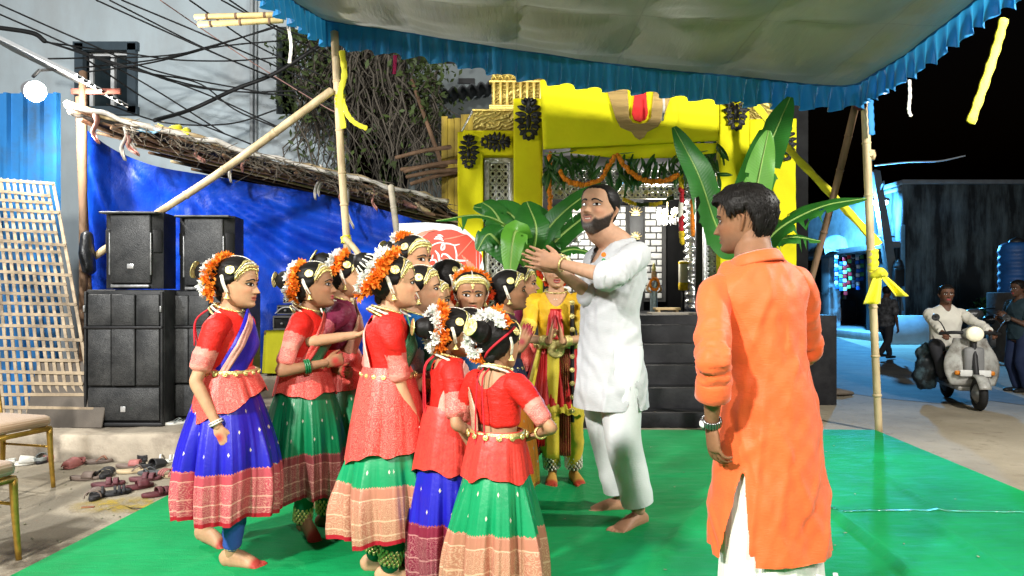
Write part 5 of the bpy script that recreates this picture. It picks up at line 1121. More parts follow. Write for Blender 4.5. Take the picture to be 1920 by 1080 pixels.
def eye_parts(side,sp,par,Mh):
    cx=.145*side; zc=.002; n=15; wd,hh_=.072,sp.get('eyeh',.030); b=MB(); V=[]; sc_=sp.get('eyescale',1.); wd*=sc_; hh_*=sc_
    us=np.linspace(-1,1,n); up=hh_*(1-us**2)**.8; lo=-hh_*.72*(1-us**2)**.7; tilt=.010*us*side
    rows=[lo+(up-lo)*t for t in np.linspace(0,1,7)]
    for r in rows:
        x=cx+us*wd; z=zc+r+tilt; y=front_y(x,z,sp)+.010+.010*(1-us**2); V.append(np.stack([x,y,z],1))
    V=np.concatenate(V); b.add(V,grid(n,7),0)
    gx,gz=sp.get('gaze',(0,0)); ic=np.array((cx+gx*.03,zc+.004+gz*.012)); m=14; pts=[]; 
    for k in range(m): a=2*math.pi*k/m; pts.append((ic[0]+.030*sc_*math.cos(a),ic[1]+min(.027*sc_*math.sin(a),hh_*.85)))
    pts=np.array(pts); y=front_y(pts[:,0],pts[:,1],sp)+.024; Vi=np.stack([pts[:,0],y,pts[:,1]],1); Vi=np.vstack([Vi,Vi.mean(0)+(0,.004,0)]); b.add(Vi,[(k,(k+1)%m,m) for k in range(m)],1)
    lx=np.linspace(-1,1.25 if sp.get('kohl') else 1.02,13); lx=lx if side>0 else lx; xx=cx+lx*wd*side; zz=zc+hh_*np.clip(1-lx**2,0,1)**.8+.004+.010*lx+np.where(lx>1,.03*(lx-1),0); yy=front_y(xx,zz,sp)+.016+.008*np.clip(1-lx**2,0,1)
    V_,F_=tube(np.stack([xx,yy,zz],1),.0085 if sp.get('kohl') else .005,5); b.add(V_,F_,2)
    xx=cx+np.linspace(-.9,1,11)*wd*side; q=np.linspace(-.9,1,11); zz=zc-hh_*.72*np.clip(1-q**2,0,1)**.7-.002+.010*q; yy=front_y(xx,zz,sp)+.012+.008*np.clip(1-q**2,0,1); V_,F_=tube(np.stack([xx,yy,zz],1),.0055 if sp.get('kohl') else .003,5); b.add(V_,F_,2)
    for i in range(len(b.v)): b.v[i]=xf(b.v[i],Mh)
    b.build('eye',[EYEW,IRIS,LASH],par)
    b=MB(); q=np.linspace(0,1,10); xx=(.055+.185*q)*side; zz=.078+.030*np.sin(math.pi*q**.8)-.012*q; yy=front_y(xx,zz,sp)+.006; V_,F_=tube(np.stack([xx,yy,zz],1),[(sp.get('browh',.013)*(1-.55*t)+.003,.006) for t in q],6,up=(0,1,0)); b.add(xf(V_,Mh),F_); b.build('eyebrow',LASH,par)
# ---- hands and feet (local to wrist: fingers along d, palm faces n)
def hand_shells(side,wr,d,n,L,pose,alta=None):
    d=nrm(d); n=nrm(np.asarray(n,float)-d*np.dot(n,d)); th=np.cross(d,n) if side>0 else np.cross(n,d); sh=[]
    curl,spread,tc={'relaxed':((18,28,20),6,.5),'flat':((2,3,3),1.2,.15),'open':((8,12,8),9,.9),'fist':((62,78,50),1,.3),'hip':((25,30,20),5,.8),'clap':((6,8,6),5,.6),'grip':((55,60,40),1,.6)}[pose]
    pl=L*.50; pw=L*.215
    sh.append(capsule([wr-d*L*.04,wr+d*pl*.35,wr+d*pl*.75,wr+d*pl*.98],[(pw*.62,L*.085),(pw*.88,L*.092),(pw*1.0,L*.082),(pw*.92,L*.065)],14,4,up=n))
    fl=[.46,.52,.48,.37]; rr=[.047,.049,.046,.040]
    tips=[]
    for i in range(4):
        off=(1.5-i)*pw*.50; base=wr+d*pl*(.93-.03*abs(i-1.2))+th*off; sa=R((1.5-i)*spread); dd=d*math.cos(sa)+th*math.sin(sa); pts=[base-dd*L*.08,base]; a=0; p=base
        for k,(f,c) in enumerate(zip((.46,.31,.23),curl)):
            a+=R(c*(1+.12*i)); v=dd*math.cos(a)+n*math.sin(a); p=p+v*fl[i]*L*f; pts.append(p)
        r=rr[i]*L; sh.append(capsule(pts,[r,r*1.02,r*.96,r*.86,r*.66],9,3,up=n)); tips.append(p)
    b0=wr+d*pl*.18+th*pw*.55; td=nrm(d*.75+th*(.35+.45*tc)+n*.35); b1=b0+td*L*.20; td2=nrm(td+d*.35-th*.10); b2=b1+td2*L*.15; b3=b2+nrm(td2+d*.2)*L*.11; sh.append(capsule([b0,b1,b2,b3],[L*.072,L*.066,L*.056,L*.042],9,3,up=n))
    return sh,tips
def foot_shells(an,fd,L,side,pitch=0.):
    """an: ankle centre; fd: toe direction; pitch lifts the heel"""
    fd=nrm(np.array((fd[0],fd[1],0.))); u=np.array((0,0,1.)); sd=np.cross(fd,u); h=an[2]
    def q(f,s_,z): return np.array((an[0],an[1],0))+fd*(f*L)+sd*(s_*L)+u*z
    sh=[capsule([q(-.16,0,.040),q(-.05,0,.050),q(.20,.0,.045),q(.42,.0,.032),q(.56,.0,.022)],[(.105*L,.036),(.125*L,.046),(.135*L,.042),(.175*L,.030),(.17*L,.020)],14,4)]
    sh.append(capsule([q(-.03,0,h+.03),q(-.02,0,h-.005),q(.03,0,.05)],[(.10*L,.11*L),(.105*L,.12*L),(.12*L,.15*L)],12,3,up=fd))
    for i,(s_,r,f) in enumerate(((.125,.058,.74),(.045,.040,.745),(-.02,.036,.715),(-.08,.034,.68),(-.135,.032,.635))):
        sgn=-side; sh.append(capsule([q(.50,s_*sgn*1.0,.022),q(f-.07,s_*sgn*1.05,.020),q(f-.02,s_*sgn*1.05,.014)],[r*L,r*L*.98,r*L*.8],8,3))
    if pitch:
        toe=q(.50,0,0.0); ax=sd; Mx=Matrix.Translation(toe)@Matrix.Rotation(R(-pitch),4,Vector(ax))@Matrix.Translation(-Vector(toe)); sh=[(xf(V,Mx),F) for V,F in sh]
    return sh
def ik(S,T,l1,l2,pole):
    S,T,pole=(np.asarray(a,float) for a in (S,T,pole)); v=T-S; D=np.linalg.norm(v)
    if D>(l1+l2)*.995: T=S+v/D*(l1+l2)*.995; v=T-S; D=np.linalg.norm(v)
    a=(l1*l1-l2*l2+D*D)/(2*D); h=math.sqrt(max(1e-8,l1*l1-a*a)); u=v/D; p=pole-u*pole.dot(u); p=nrm(p); return S+u*a+p*h,T
class Rig: pass
FEM=[(.455,.088,.070,0),(.50,.099,.078,-.006),(.56,.086,.066,-.002),(.62,.073,.057,.002),(.68,.078,.061,.004),(.73,.085,.066,.006),(.775,.090,.060,0),(.805,.084,.050,-.004),(.828,.056,.043,-.006)]
MAL=[(.455,.088,.072,0),(.50,.100,.080,-.002),(.56,.097,.078,.004),(.62,.094,.075,.006),(.68,.102,.076,.004),(.725,.110,.078,.002),(.762,.114,.070,-.004),(.790,.104,.058,-.006),(.810,.082,.050,-.006),(.828,.056,.045,-.006)]
def make_rig(sp):
    """sp['head']=(px,py,Y) of the head centre; builds the skeleton in a frame with +Y = the way the body faces"""
    r=Rig(); r.sp=sp; male=sp.get('male'); yaw=R(sp['yaw']); hw=P(*sp['head']); H=sp.get('H',1.4); lean=R(sp.get('lean',0)); sl=R(sp.get('slean',0))
    drop=sp.get('drop',0.)            # how much bending knees lowers the pelvis
    for it in range(6):
        hh=sp.get('hk',1.)*(.11*H+.055); pel=Vector((0,0,.52*H-drop)); T=Matrix.Translation(pel)@Matrix.Rotation(sl,4,'Y')@Matrix.Rotation(-lean,4,'X')@Matrix.Translation((0,0,-.52*H))
        hc=T@Vector((0,sp.get('headfwd',.018)*H,H-.5*hh))
        if 'H' in sp and sp.get('fixH'): break
        H*=1+(hw.z-hc.z)/H*.9
    r.H,r.hh,r.T,r.yaw=H,hh,T,yaw; Rz=Matrix.Rotation(yaw,4,'Z'); off=Rz@Vector((hc.x,hc.y,0)); r.loc=Vector((hw.x-off.x,hw.y-off.y,sp.get('z0',0.))); r.W=Matrix.Translation(r.loc)@Rz; r.Wi=r.W.inverted()
    hy,hp,hr=sp.get('hrot',(0,0,0)); r.hc=np.array(hc); r.Mh=Matrix.Translation(hc)@Matrix.Rotation(R(hy),4,'Z')@Matrix.Rotation(R(hp),4,'X')@Matrix.Rotation(R(hr),4,'Y')@Matrix.Scale(hh,4)
    bulk=sp.get('bulk',1.); r.rings=[(z*H,w_*H*bulk*sp.get('wide',1.),d*H*bulk,y*H) for z,w_,d,y in (MAL if male else FEM)]
    sw=(.112 if male else .093)*H*sp.get('shw',1.)*(bulk*.5+.5); shz=sp.get('shz',.772 if male else .785)*H; l1,l2=.175*H*sp.get('armk',1.),.152*H*sp.get('armk',1.); r.arms={}; r.ar=((.0285 if male else .030)*H*bulk,.0255*H*bulk,.0215*H*bulk,.0225*H*bulk,.0150*H*(.6+.4*bulk))
    for nm,sd in (('R',1),('L',-1)):
        a=dict(sp.get('arm'+nm,{})); S=np.array(T@Vector((sd*sw,-.004*H,shz))); tg=a.get('hand')
        if tg is None: tg=np.array(T@Vector((sd*(sw+.035*H),.03*H,shz-.318*H)))
        elif a.get('px',True): tg=np.array(r.Wi@P(*tg))
        else: tg=np.array(tg,float)
        E,Wt=ik(S,tg,l1,l2,a.get('pole',(sd*.5,-1,-.2))); fd=a.get('fdir'); fd=nrm(Wt-E) if fd is None else nrm(np.array(r.Wi.to_3x3()@Vector(fd))); pn=a.get('palm'); pn=np.array((-sd,0,0.)) if pn is None else np.array(r.Wi.to_3x3()@Vector(pn))
        r.arms[nm]=dict(S=S,E=E,W=Wt,fd=fd,pn=pn,pose=a.get('pose','relaxed'),side=sd)
    r.legs={}; lk=sp.get('lk',.2315)*H
    for nm,sd in (('R',1),('L',-1)):
        l=dict(sp.get('leg'+nm,{})); hip=np.array((sd*.050*H,0,.50*H-drop)); an=l.get('foot',(sd*.055*H,-.01*H)); 
        if l.get('px'): q=r.Wi@G(*l['px']); an=(q.x,q.y)
        A=np.array((an[0],an[1],l.get('z',.048*H))); K,A=ik(hip,A,lk,lk,l.get('pole',(sd*.15,1,0))); dr=l.get('dir',(sd*.18,1))
        if 'wdir' in l: q=r.Wi.to_3x3()@Vector((l['wdir'][0],l['wdir'][1],0)); dr=(q.x,q.y)
        r.legs[nm]=dict(hip=hip,K=K,A=A,dir=dr,side=sd,pitch=l.get('pitch',0))
    return r
def ring_tube(r,rings,T,infl=0.,top=None,bot=None,n=26,fold=None):
    pts=[];rad=[]
    for z,w_,d,y in rings: pts.append(np.array(T@Vector((0,y,z)))); rad.append((w_+infl,d+infl))
    q,ra=crom(pts,4,rad); return tube(q,ra,n,up=(0,1,0))
def arm_path(a,r,sh_in=.5):
    S,E,W=a['S'],a['E'],a['W']; c=np.array(r.T@Vector((0,0,.775*r.H))); s0=S+(c-S)*sh_in
    return [s0,S,S+(E-S)*.5,E+(S-E)*.12,E,E+(W-E)*.18,E+(W-E)*.55,W]
def body(r,root):
    sp=r.sp; H=r.H; sk=np.array(sp['skin']); b=MB(); sh=[]
    Mh=r.Mh; nk=[np.array(Mh@Vector((0,-.12,-.20))),np.array(Mh@Vector((0,-.13,-.40)))]; base=np.array(r.T@Vector((0,-.010*H,.83*H))); nr=(.033 if not sp.get('male') else .040)*H*sp.get('neckk',1.)
    sh.append(capsule([nk[0],nk[1],base,np.array(r.T@Vector((0,-.004*H,.79*H)))],[nr*.95,nr*.95,nr*1.08,nr*1.3],16,4))
    sh.append(ring_tube(r,r.rings,r.T))
    a0,a1,a2,a3,a4=r.ar
    for nm in 'RL':
        a=r.arms[nm]; p=arm_path(a,r); sh.append(capsule(p,[a0*1.05,a0*1.12,a1,a2*1.02,a2,a3,a3*.88,a4],12,4)); l=r.legs[nm]
        sh.append(capsule([l['hip'],l['hip']+(l['K']-l['hip'])*.5,l['K'],l['K']+(l['A']-l['K'])*.3,l['K']+(l['A']-l['K'])*.75,l['A']],[.050*H,.045*H,.034*H,.037*H,.024*H,.021*H],12,4,up=(0,1,0)))
    V,F,_=fuse(sh,.0115 if H>1 else .010,3,.45); b.add(V,F,col=np.tile(sk,(len(V),1)))
    V,F,C=head_grid(sp); b.add(xf(V,Mh),F,col=C)
    for s_ in (-1,1): V,F=ear_shell(s_,sp); b.add(xf(V,Mh),F,col=np.tile(sk*np.array((.95,.88,.85)),(len(V),1)))
    alta=sp.get('alta'); L=.108*H*sp.get('handk',1.)
    for nm in 'RL':
        a=r.arms[nm]; shs,tips=hand_shells(a['side'],a['W'],a['fd'],a['pn'],L,a['pose']); V,F,_=fuse(shs,max(.0036,L*.026),2,.4); C=np.tile(sk*np.array((1.0,.95,.92)),(len(V),1))
        if alta is not None:
            dt=np.min([np.linalg.norm(V-t_,axis=1) for t_ in tips],axis=0); m=np.clip(1.6-dt/(.16*L),0,1); ctr=a['W']+a['fd']*L*.3; m=np.maximum(m,np.clip(1.5-np.linalg.norm(V-ctr-nrm(-a['pn'])*L*.06,axis=1)/(.11*L),0,1)*.8); C=C*(1-m[:,None])+np.array(alta)*m[:,None]
        b.add(V,F,col=C)
    if not sp.get('nofeet'):
        for nm in 'RL':
            l=r.legs[nm]; FL=.150*H; V,F,_=fuse(foot_shells(l['A'],l['dir'],FL,l['side'],l['pitch']),.0048,2,.4); C=np.tile(np.array(sp.get('footskin',sk)),(len(V),1))
            if alta is not None: m=np.clip((.022-V[:,2])/.012,0,1)+np.clip((np.linalg.norm((V-l['A'])[:,:2],axis=1)-FL*.48)/(FL*.08),0,1); m=np.clip(m,0,1)*.85; C=C*(1-m[:,None])+np.array(alta)*m[:,None]
            b.add(V,F,col=C)
    bo=b.build('body',SKIN,root)
    for s_ in (-1,1): eye_parts(s_,sp,bo,Mh)
    if sp.get('open',0)>.3:
        q=np.linspace(-1,1,11); V=[]; sm=sp.get('smile',0)
        for zz in (-.279,-.297): x=q*.062; z=zz+.035*sm*(np.abs(x)/.1)**2; V.append(np.stack([x,front_y(x,z,sp)+.012-.012*q*q,z],1))
        MB().add(xf(np.concatenate(V),Mh),grid(11,2)).build('teeth',TEETH,bo)
    return bo
# ---- garments
def uv_attr_build(V,F,uv,name,mats,parent): return MB().add(V,F,uv=uv).build(name,mats,parent)
def top_garment(r,root,name,mat_,z0=.60,infl=.008,sleeve=.5,sinfl=.010,flare=.006,border=.45,neck=None,lower=None,voxel=.0095,fold=.003,wr=0.,bodyfold=0.,seed=1,smooth=3,post=None,arms='RL',sbulge=0.):
    """torso + sleeves fused into one shell; uvp.x = length along sleeve in m (or arc), uvp.y = sleeve-border mask"""
    H=r.H; rings=[q for q in r.rings if q[0]>=z0*H-1e-6]; T=r.T; sh=[]
    if lower: 
        low=[(z,w_,d,y) for z,w_,d,y in lower]; pts=[];rad=[]
        for z,w_,d,y in low: pts.append(np.array((0,y,z))); rad.append((w_,d))
        for z,w_,d,y in rings: pts.append(np.array(T@Vector((0,y,z)))); rad.append((w_+infl,d+infl))
        q,ra=crom(pts,4,rad); sh.append(tube(q,ra,36,up=(0,1,0)))
    else:
        zl=z0*H; 
        ra0=[np.interp(zl,[q[0] for q in r.rings],[q[k] for q in r.rings]) for k in (1,2,3)]; rings=[(zl,ra0[0],ra0[1],ra0[2])]+[q for q in rings if q[0]>zl+.02*H]
        sh.append(ring_tube(r,rings,T,infl))
    a0,a1,a2,a3,a4=r.ar; polys={}
    for nm in arms:
        a=r.arms[nm]; p=arm_path(a,r); rad=np.array([a0*1.05,a0*1.12,a1,a2*1.02,a2,a3,a3*.88,a4])+sinfl; q,ra=crom(p,6,rad); seg=np.r_[0,np.cumsum(np.linalg.norm(np.diff(q,axis=0),axis=1))]; s0=np.linalg.norm(p[1]-p[0]); full=seg[-1]-s0; end=s0+full*sleeve; m=seg<=end; q,ra,sg=q[m],ra[m],seg[m]
        f=np.clip((sg-s0)/(end-s0),0,1); ra=ra+flare*f**2+sbulge*np.exp(-((f-.62)/.22)**2); sh.append(tube(q,ra,18)); polys[nm]=(q,sg-s0,end-s0)
    VF=[fuse([q_],voxel,smooth,.5) for q_ in sh]; V=np.concatenate([q_[0] for q_ in VF]); Nn=np.concatenate([q_[2] for q_ in VF]); F=[]; b_=0
    tor=np.concatenate([np.full(len(q_[0]),i==0) for i,q_ in enumerate(VF)])
    for q_ in VF: F+=[tuple(k_+b_ for k_ in f) for f in q_[1]]; b_+=len(q_[0])
    uv=np.zeros((len(V),2)); arm_s=np.zeros(len(V)); arm_m=np.zeros(len(V))
    for nm,(q,sg,end) in polys.items():
        best=np.full(len(V),9.); bs=np.zeros(len(V))
        for i in range(0,len(q),2): d=np.linalg.norm(V-q[i],axis=1); k=d<best; best[k]=d[k]; bs[k]=sg[i]
        cx=np.abs((np.array(r.T.inverted())[:3,:3]@V.T).T[:,0]); isarm=(~tor)&(best<a0*1.5+sinfl+.03)&(bs>a0*.9); s_=np.where(isarm,bs,0); arm_s=np.maximum(arm_s,s_); ok=isarm&(bs>end*(1-border)); uv[ok,1]=1; uv[isarm,0]=bs[isarm]; arm_m=np.maximum(arm_m,np.where(isarm,np.clip(bs/end,0,1),0))
    dsp=fnoise(V,5,seed)*fold*.6+fnoise(V,12,seed+3)*fold*.35
    n1=fnoise(V@np.array([[1,.2,.5],[0,1,.3],[.3,0,.55]]),2.6,seed+11); n2=fnoise(V@np.array([[1,0,-.6],[0,1,.2],[-.4,.2,.6]]),3.4,seed+12); dsp+=fold*1.3*(np.clip(1-np.abs(n1)*2.6,0,1)+.8*np.clip(1-np.abs(n2)*2.8,0,1))
    if bodyfold: Wt=V*np.array((1,1,.22)); Wt=V*np.array((1,1,.14)); ba=tor*1.; Wd=(V@np.array([[.91,0,.42],[0,1,0],[-.42,0,.91]]))*np.array((1,1,.16)); We=(V@np.array([[.91,0,-.42],[0,1,0],[.42,0,.91]]))*np.array((1,1,.16)); rdg=lambda A_,k_,s_: np.clip(1-np.abs(fnoise(A_,k_,s_))*2.8,0,1)**1.3; up_=np.clip((V[:,2]/H-.50)*5,0,1); dsp+=bodyfold*ba*(.35*fnoise(Wt,2.4,seed+5)+.65*rdg(Wt,2.8,seed+6)*np.clip(1.2-up_,.15,1)+.6*up_*rdg(Wd,3.0,seed+9)*(V[:,0]<.02)+.6*up_*rdg(We,3.0,seed+10)*(V[:,0]>-.02))
    if wr: dsp+=wr*(np.sin(arm_s*95+2.5*fnoise(V,6,seed+7))*.7+np.sin(arm_s*57+3*fnoise(V,4,seed+8)))*np.clip((arm_m-.25)*2.2,0,1)
    V=V+Nn*dsp[:,None]
    if neck is not None:
        Vi=xf(V,r.T.inverted()); zb,zf,wd=neck; yy=Vi[:,1]/H; zc=np.where(yy<-.004,zb,zf)*H+((np.abs(Vi[:,0])/(wd*H))**2)*.05*H; dz=zc-Vi[:,2]; inn=tor&(np.abs(Vi[:,0])<wd*H*1.15); sd=np.where(inn,dz,1.); pr=Vi.copy(); pr[:,2]=zc; V,F,uv=cut(V,F,uv,sd,xf(pr,r.T))
    if post is not None: V,F,uv=post(V,F,uv)
    return uv_attr_build(V,F,uv,name,mat_,root)
def loft_skirt(r,root,name,mat_,z1,z0,w1,w0,d1=None,d0=None,pleats=22,amp=.02,sway=(0,0),seed=1,nz=26,bulge=.0,n=220,cut=None,y1=0.,zslope=(0,0)):
    """pleated skirt from z1 (waist) to z0 (hem); uvp=(arc metres, height above hem)"""
    rng=np.random.RandomState(seed); d1=d1 or w1*.8; d0=d0 or w0*.85; th=np.linspace(0,2*math.pi,n,endpoint=False); phs=np.cumsum(rng.uniform(.6,1.4,n)); phs=phs/phs[-1]*2*math.pi*pleats; am=.65+.35*np.sin(th*3+rng.uniform(0,6))+.25*np.sin(th*7+rng.uniform(0,6)); V=[];uv=[]
    for j in range(nz):
        f=j/(nz-1); e=f**.75; w_=w1+(w0-w1)*e+bulge*math.sin(math.pi*f); d=d1+(d0-d1)*e+bulge*math.sin(math.pi*f); A=amp*(.06+.94*float(sstep(.02,.9,np.array(f))))
        p=phs+.5*math.sin(f*2.1+seed)*1.0; rr=A*am*((2*np.abs(np.cos(p/2))**.8-1.15)+.22*np.sin(2.6*p+.7)+.10*np.sin(6.3*p)); x=(w_+rr)*np.cos(th)+sway[0]*f**1.3; y=y1*(1-f)+(d+rr)*np.sin(th)+sway[1]*f**1.3; hz=z0*(1+0*th)+.012*np.sin(th*4+seed)+.006*np.sin(p)*f+zslope[0]*np.cos(th)+zslope[1]*np.sin(th); z=z1+(hz-z1)*f
        V.append(np.stack([x,y,z],1)); uv.append(np.stack([th/(2*math.pi)*(2*math.pi*.5*(w0+d0)*1.5),(z1-z0)*(1-f)+0*th],1))
    V=np.concatenate(V); uv=np.concatenate(uv); F=[tuple(reversed(f)) for f in grid(n,nz,True)]
    if r is not None and name!='dhoti': pass
    return uv_attr_build(V,F,uv,name,mat_,root)
def silk_nodes(s,pat_uv,ground,thread,scale=26.):
    vo=s.n('TexVoronoi',voronoi_dimensions='2D'); s.l(pat_uv,vo.inputs['Vector']); vo.inputs['Scale'].default_value=scale; vo.inputs['Randomness'].default_value=.55
    nz=s.noise(pat_uv,70.,4,.6); rg=s.math('SINE',s.math('ADD',s.math('MULTIPLY',vo.outputs['Distance'],34.),s.math('MULTIPLY',nz,24.))); m=s.math('MULTIPLY',s.ramp(rg,(.30,0.),(.60,1.)),s.ramp(nz,(.3,.6),(.55,1.))); return s.mix(s.math('MULTIPLY',m,.7),ground,thread),m
def skirt_mat(name,base,border_g,border_t,bw,edge=(.45,.012,.03),butta=(.55,.48,.40),plain=False,rough=.36):
    if name in MATS: return MATS[name]
    s=N(name); s.set(rough,0,.45,0); a=s.attr('uvp'); uvv=a.outputs['Vector']; sp=s.n('SeparateXYZ'); s.l(uvv,sp.inputs[0]); u,v=sp.outputs[0],sp.outputs[1]; n=s.noise(s.co(),9,3)
    c=s.mix(n,c_(base,.75),c_(base,1.2))
    # small woven motifs on a staggered grid
    row=s.math('FLOOR',s.math('DIVIDE',v,.085)); uu=s.math('ADD',u,s.math('MULTIPLY',row,.075)); du=s.math('ABSOLUTE',s.math('SUBTRACT',s.math('FRACT',s.math('DIVIDE',uu,.15)),.5)); dv=s.math('ABSOLUTE',s.math('SUBTRACT',s.math('FRACT',s.math('DIVIDE',v,.085)),.5))
    bt=s.math('LESS_THAN',s.math('ADD',s.math('MULTIPLY',du,.15),s.math('MULTIPLY',dv,.062)),.0072); c=s.mix(bt,c,butta)
    br,m=silk_nodes(s,uvv,border_g,border_t,24.)
    def band(lo,hi): return s.math('MULTIPLY',s.math('GREATER_THAN',v,lo),s.math('LESS_THAN',v,hi))
    zig=s.math('ADD',bw,s.math('MULTIPLY',s.math('PINGPONG',u,.008),.9)); inb=s.math('LESS_THAN',v,zig)
    for lo,hi in ((.040,.046),(bw*.42,bw*.42+.006),(bw*.80,bw*.80+.006),(bw-.02,bw-.014)): br=s.mix(band(lo,hi),br,border_t)
    for lo,hi in ((bw*.46,bw*.76),): pass
    br=s.mix(band(bw*.82,bw*.98),br,border_g); c=s.mix(inb,c,br); c=s.mix(s.math('LESS_THAN',v,.018),c,edge); s.base(c)
    s.l(s.math('SUBTRACT',rough+.03,s.math('MULTIPLY',inb,.10)),s.b.inputs['Roughness']); s.l(s.math('MULTIPLY',inb,.25),s.b.inputs['Metallic'])
    s.bump(s.math('ADD',s.math('MULTIPLY',m,inb),s.noise(s.co(),70,2)),.22,.004); MATS[name]=s.m; return s.m
def blouse_mat(name,base,border_g,border_t,rough=.42):
    if name in MATS: return MATS[name]
    s=N(name); s.set(rough+.10,0,.28,0); a=s.attr('uvp'); sp=s.n('SeparateXYZ'); s.l(a.outputs['Vector'],sp.inputs[0]); n=s.noise(s.co(),8,4); c=s.mix(n,c_(base,.78),c_(base,1.15))
    v=s.co(); vo=s.n('TexVoronoi'); s.l(v,vo.inputs['Vector']); vo.inputs['Scale'].default_value=38; nz=s.noise(v,60.,4,.6); m=s.math('MULTIPLY',s.ramp(s.math('SINE',s.math('ADD',s.math('MULTIPLY',vo.outputs['Distance'],30.),s.math('MULTIPLY',nz,24.))),(.35,0.),(.75,1.)),.8); st=s.math('GREATER_THAN',s.math('SINE',s.math('MULTIPLY',sp.outputs[0],260.)),.86); br=s.mix(s.math('MAXIMUM',s.math('MULTIPLY',m,.6),s.math('MULTIPLY',st,.35)),border_g,border_t); c=s.mix(s.math('GREATER_THAN',sp.outputs[1],.5),c,br); s.base(c); s.bump(s.math('ADD',s.noise(s.co('Object',(1,1,2.5)),14,5,.6),s.math('MULTIPLY',m,.15)),.5,.02); MATS[name]=s.m; return s.m
def brocade_mat(name,g,t_,scale=30,rough=.36,mix2=None):
    if name in MATS: return MATS[name]
    s=N(name); s.set(rough+.08,.10,.35,0); v=s.co(); vo=s.n('TexVoronoi'); s.l(v,vo.inputs['Vector']); vo.inputs['Scale'].default_value=scale; nz=s.noise(v,55.,4,.6); m=s.math('MULTIPLY',s.ramp(s.math('SINE',s.math('ADD',s.math('MULTIPLY',vo.outputs['Distance'],30.),s.math('MULTIPLY',nz,24.))),(.35,0.),(.75,1.)),.8); n=s.noise(v,6,3); c=s.mix(s.math('MULTIPLY',m,.5),s.mix(n,c_(g,.7),c_(g,1.2)),t_)
    s.base(c); s.bump(s.noise(v,26,4),.3,.01); MATS[name]=s.m; return s.m
def linen_mat(name,base,rough=.75,var=.06,weave=500.):
    if name in MATS: return MATS[name]
    s=N(name); s.set(rough,0,.25,.2); v=s.co(); n=s.noise(v,5,4); n2=s.noise(s.co('Object',(1,1,8)),40,3); s.base(s.mix(s.math('MULTIPLY',s.math('ADD',n,n2),.5),c_(base,1-var*2),c_(base,1+var))); s.bump(s.math('ADD',s.noise(v,9,4),s.math('MULTIPLY',n2,.25)),.30,.02); MATS[name]=s.m; return s.m
# ---- dancer ornaments (head-local units)
def flowers_ring(c,ax,rad,a0,a1,n,size,rng,jit=.02,up=(1,0,0)):
    """spiky petal flowers set around an arc; returns V,F"""
    ax=nrm(ax); u=nrm(np.cross(ax,up)); v=np.cross(ax,u); Vs=[];Fs=[];k0=0
    for i in range(n):
        a=R(a0+(a1-a0)*i/(n-1)); rd=u*math.cos(a)+v*math.sin(a); p=np.array(c)+rd*rad+rng.normal(0,jit,3)
        for k in range(13):
            d=nrm(rd*.9+rng.normal(0,.75,3)); s_=size*rng.uniform(.75,1.25); sd=nrm(np.cross(d,rng.normal(size=3)))*s_*.26; n2=nrm(np.cross(d,sd))*s_*.10
            Vs+= [p-sd*.4, p+d*s_*.6-sd, p+d*s_*1.05+n2*2, p+d*s_*.6+sd, p+sd*.4]; Fs.append((k0,k0+1,k0+2,k0+3,k0+4)); k0+=5
    return np.array(Vs),Fs
def disc(c,nv,r,th,n=20):
    nv=nrm(nv); u=nrm(np.cross(nv,(0,0,1) if abs(nv[2])<.9 else (1,0,0))); v=np.cross(nv,u); c=np.array(c,float); V=[]
    prof=[(1,0),(1,.6),(.9,1.),(.78,.8),(.70,1.05),(.55,.8),(.40,1.1),(.22,1.0),(.16,1.5)]
    for k,z in prof:
        for i in range(n): a=2*math.pi*i/n; V.append(c+(u*math.cos(a)+v*math.sin(a))*r*k+nv*th*z)
    V.append(c+nv*th*1.7); F=grid(n,len(prof),True)+[((len(prof)-1)*n+i,(len(prof)-1)*n+(i+1)%n,len(prof)*n) for i in range(n)]; return np.array(V),F
PEARL=M('pearl_bead_white',(.80,.74,.62),.3,.2,.3,90,.5,300)
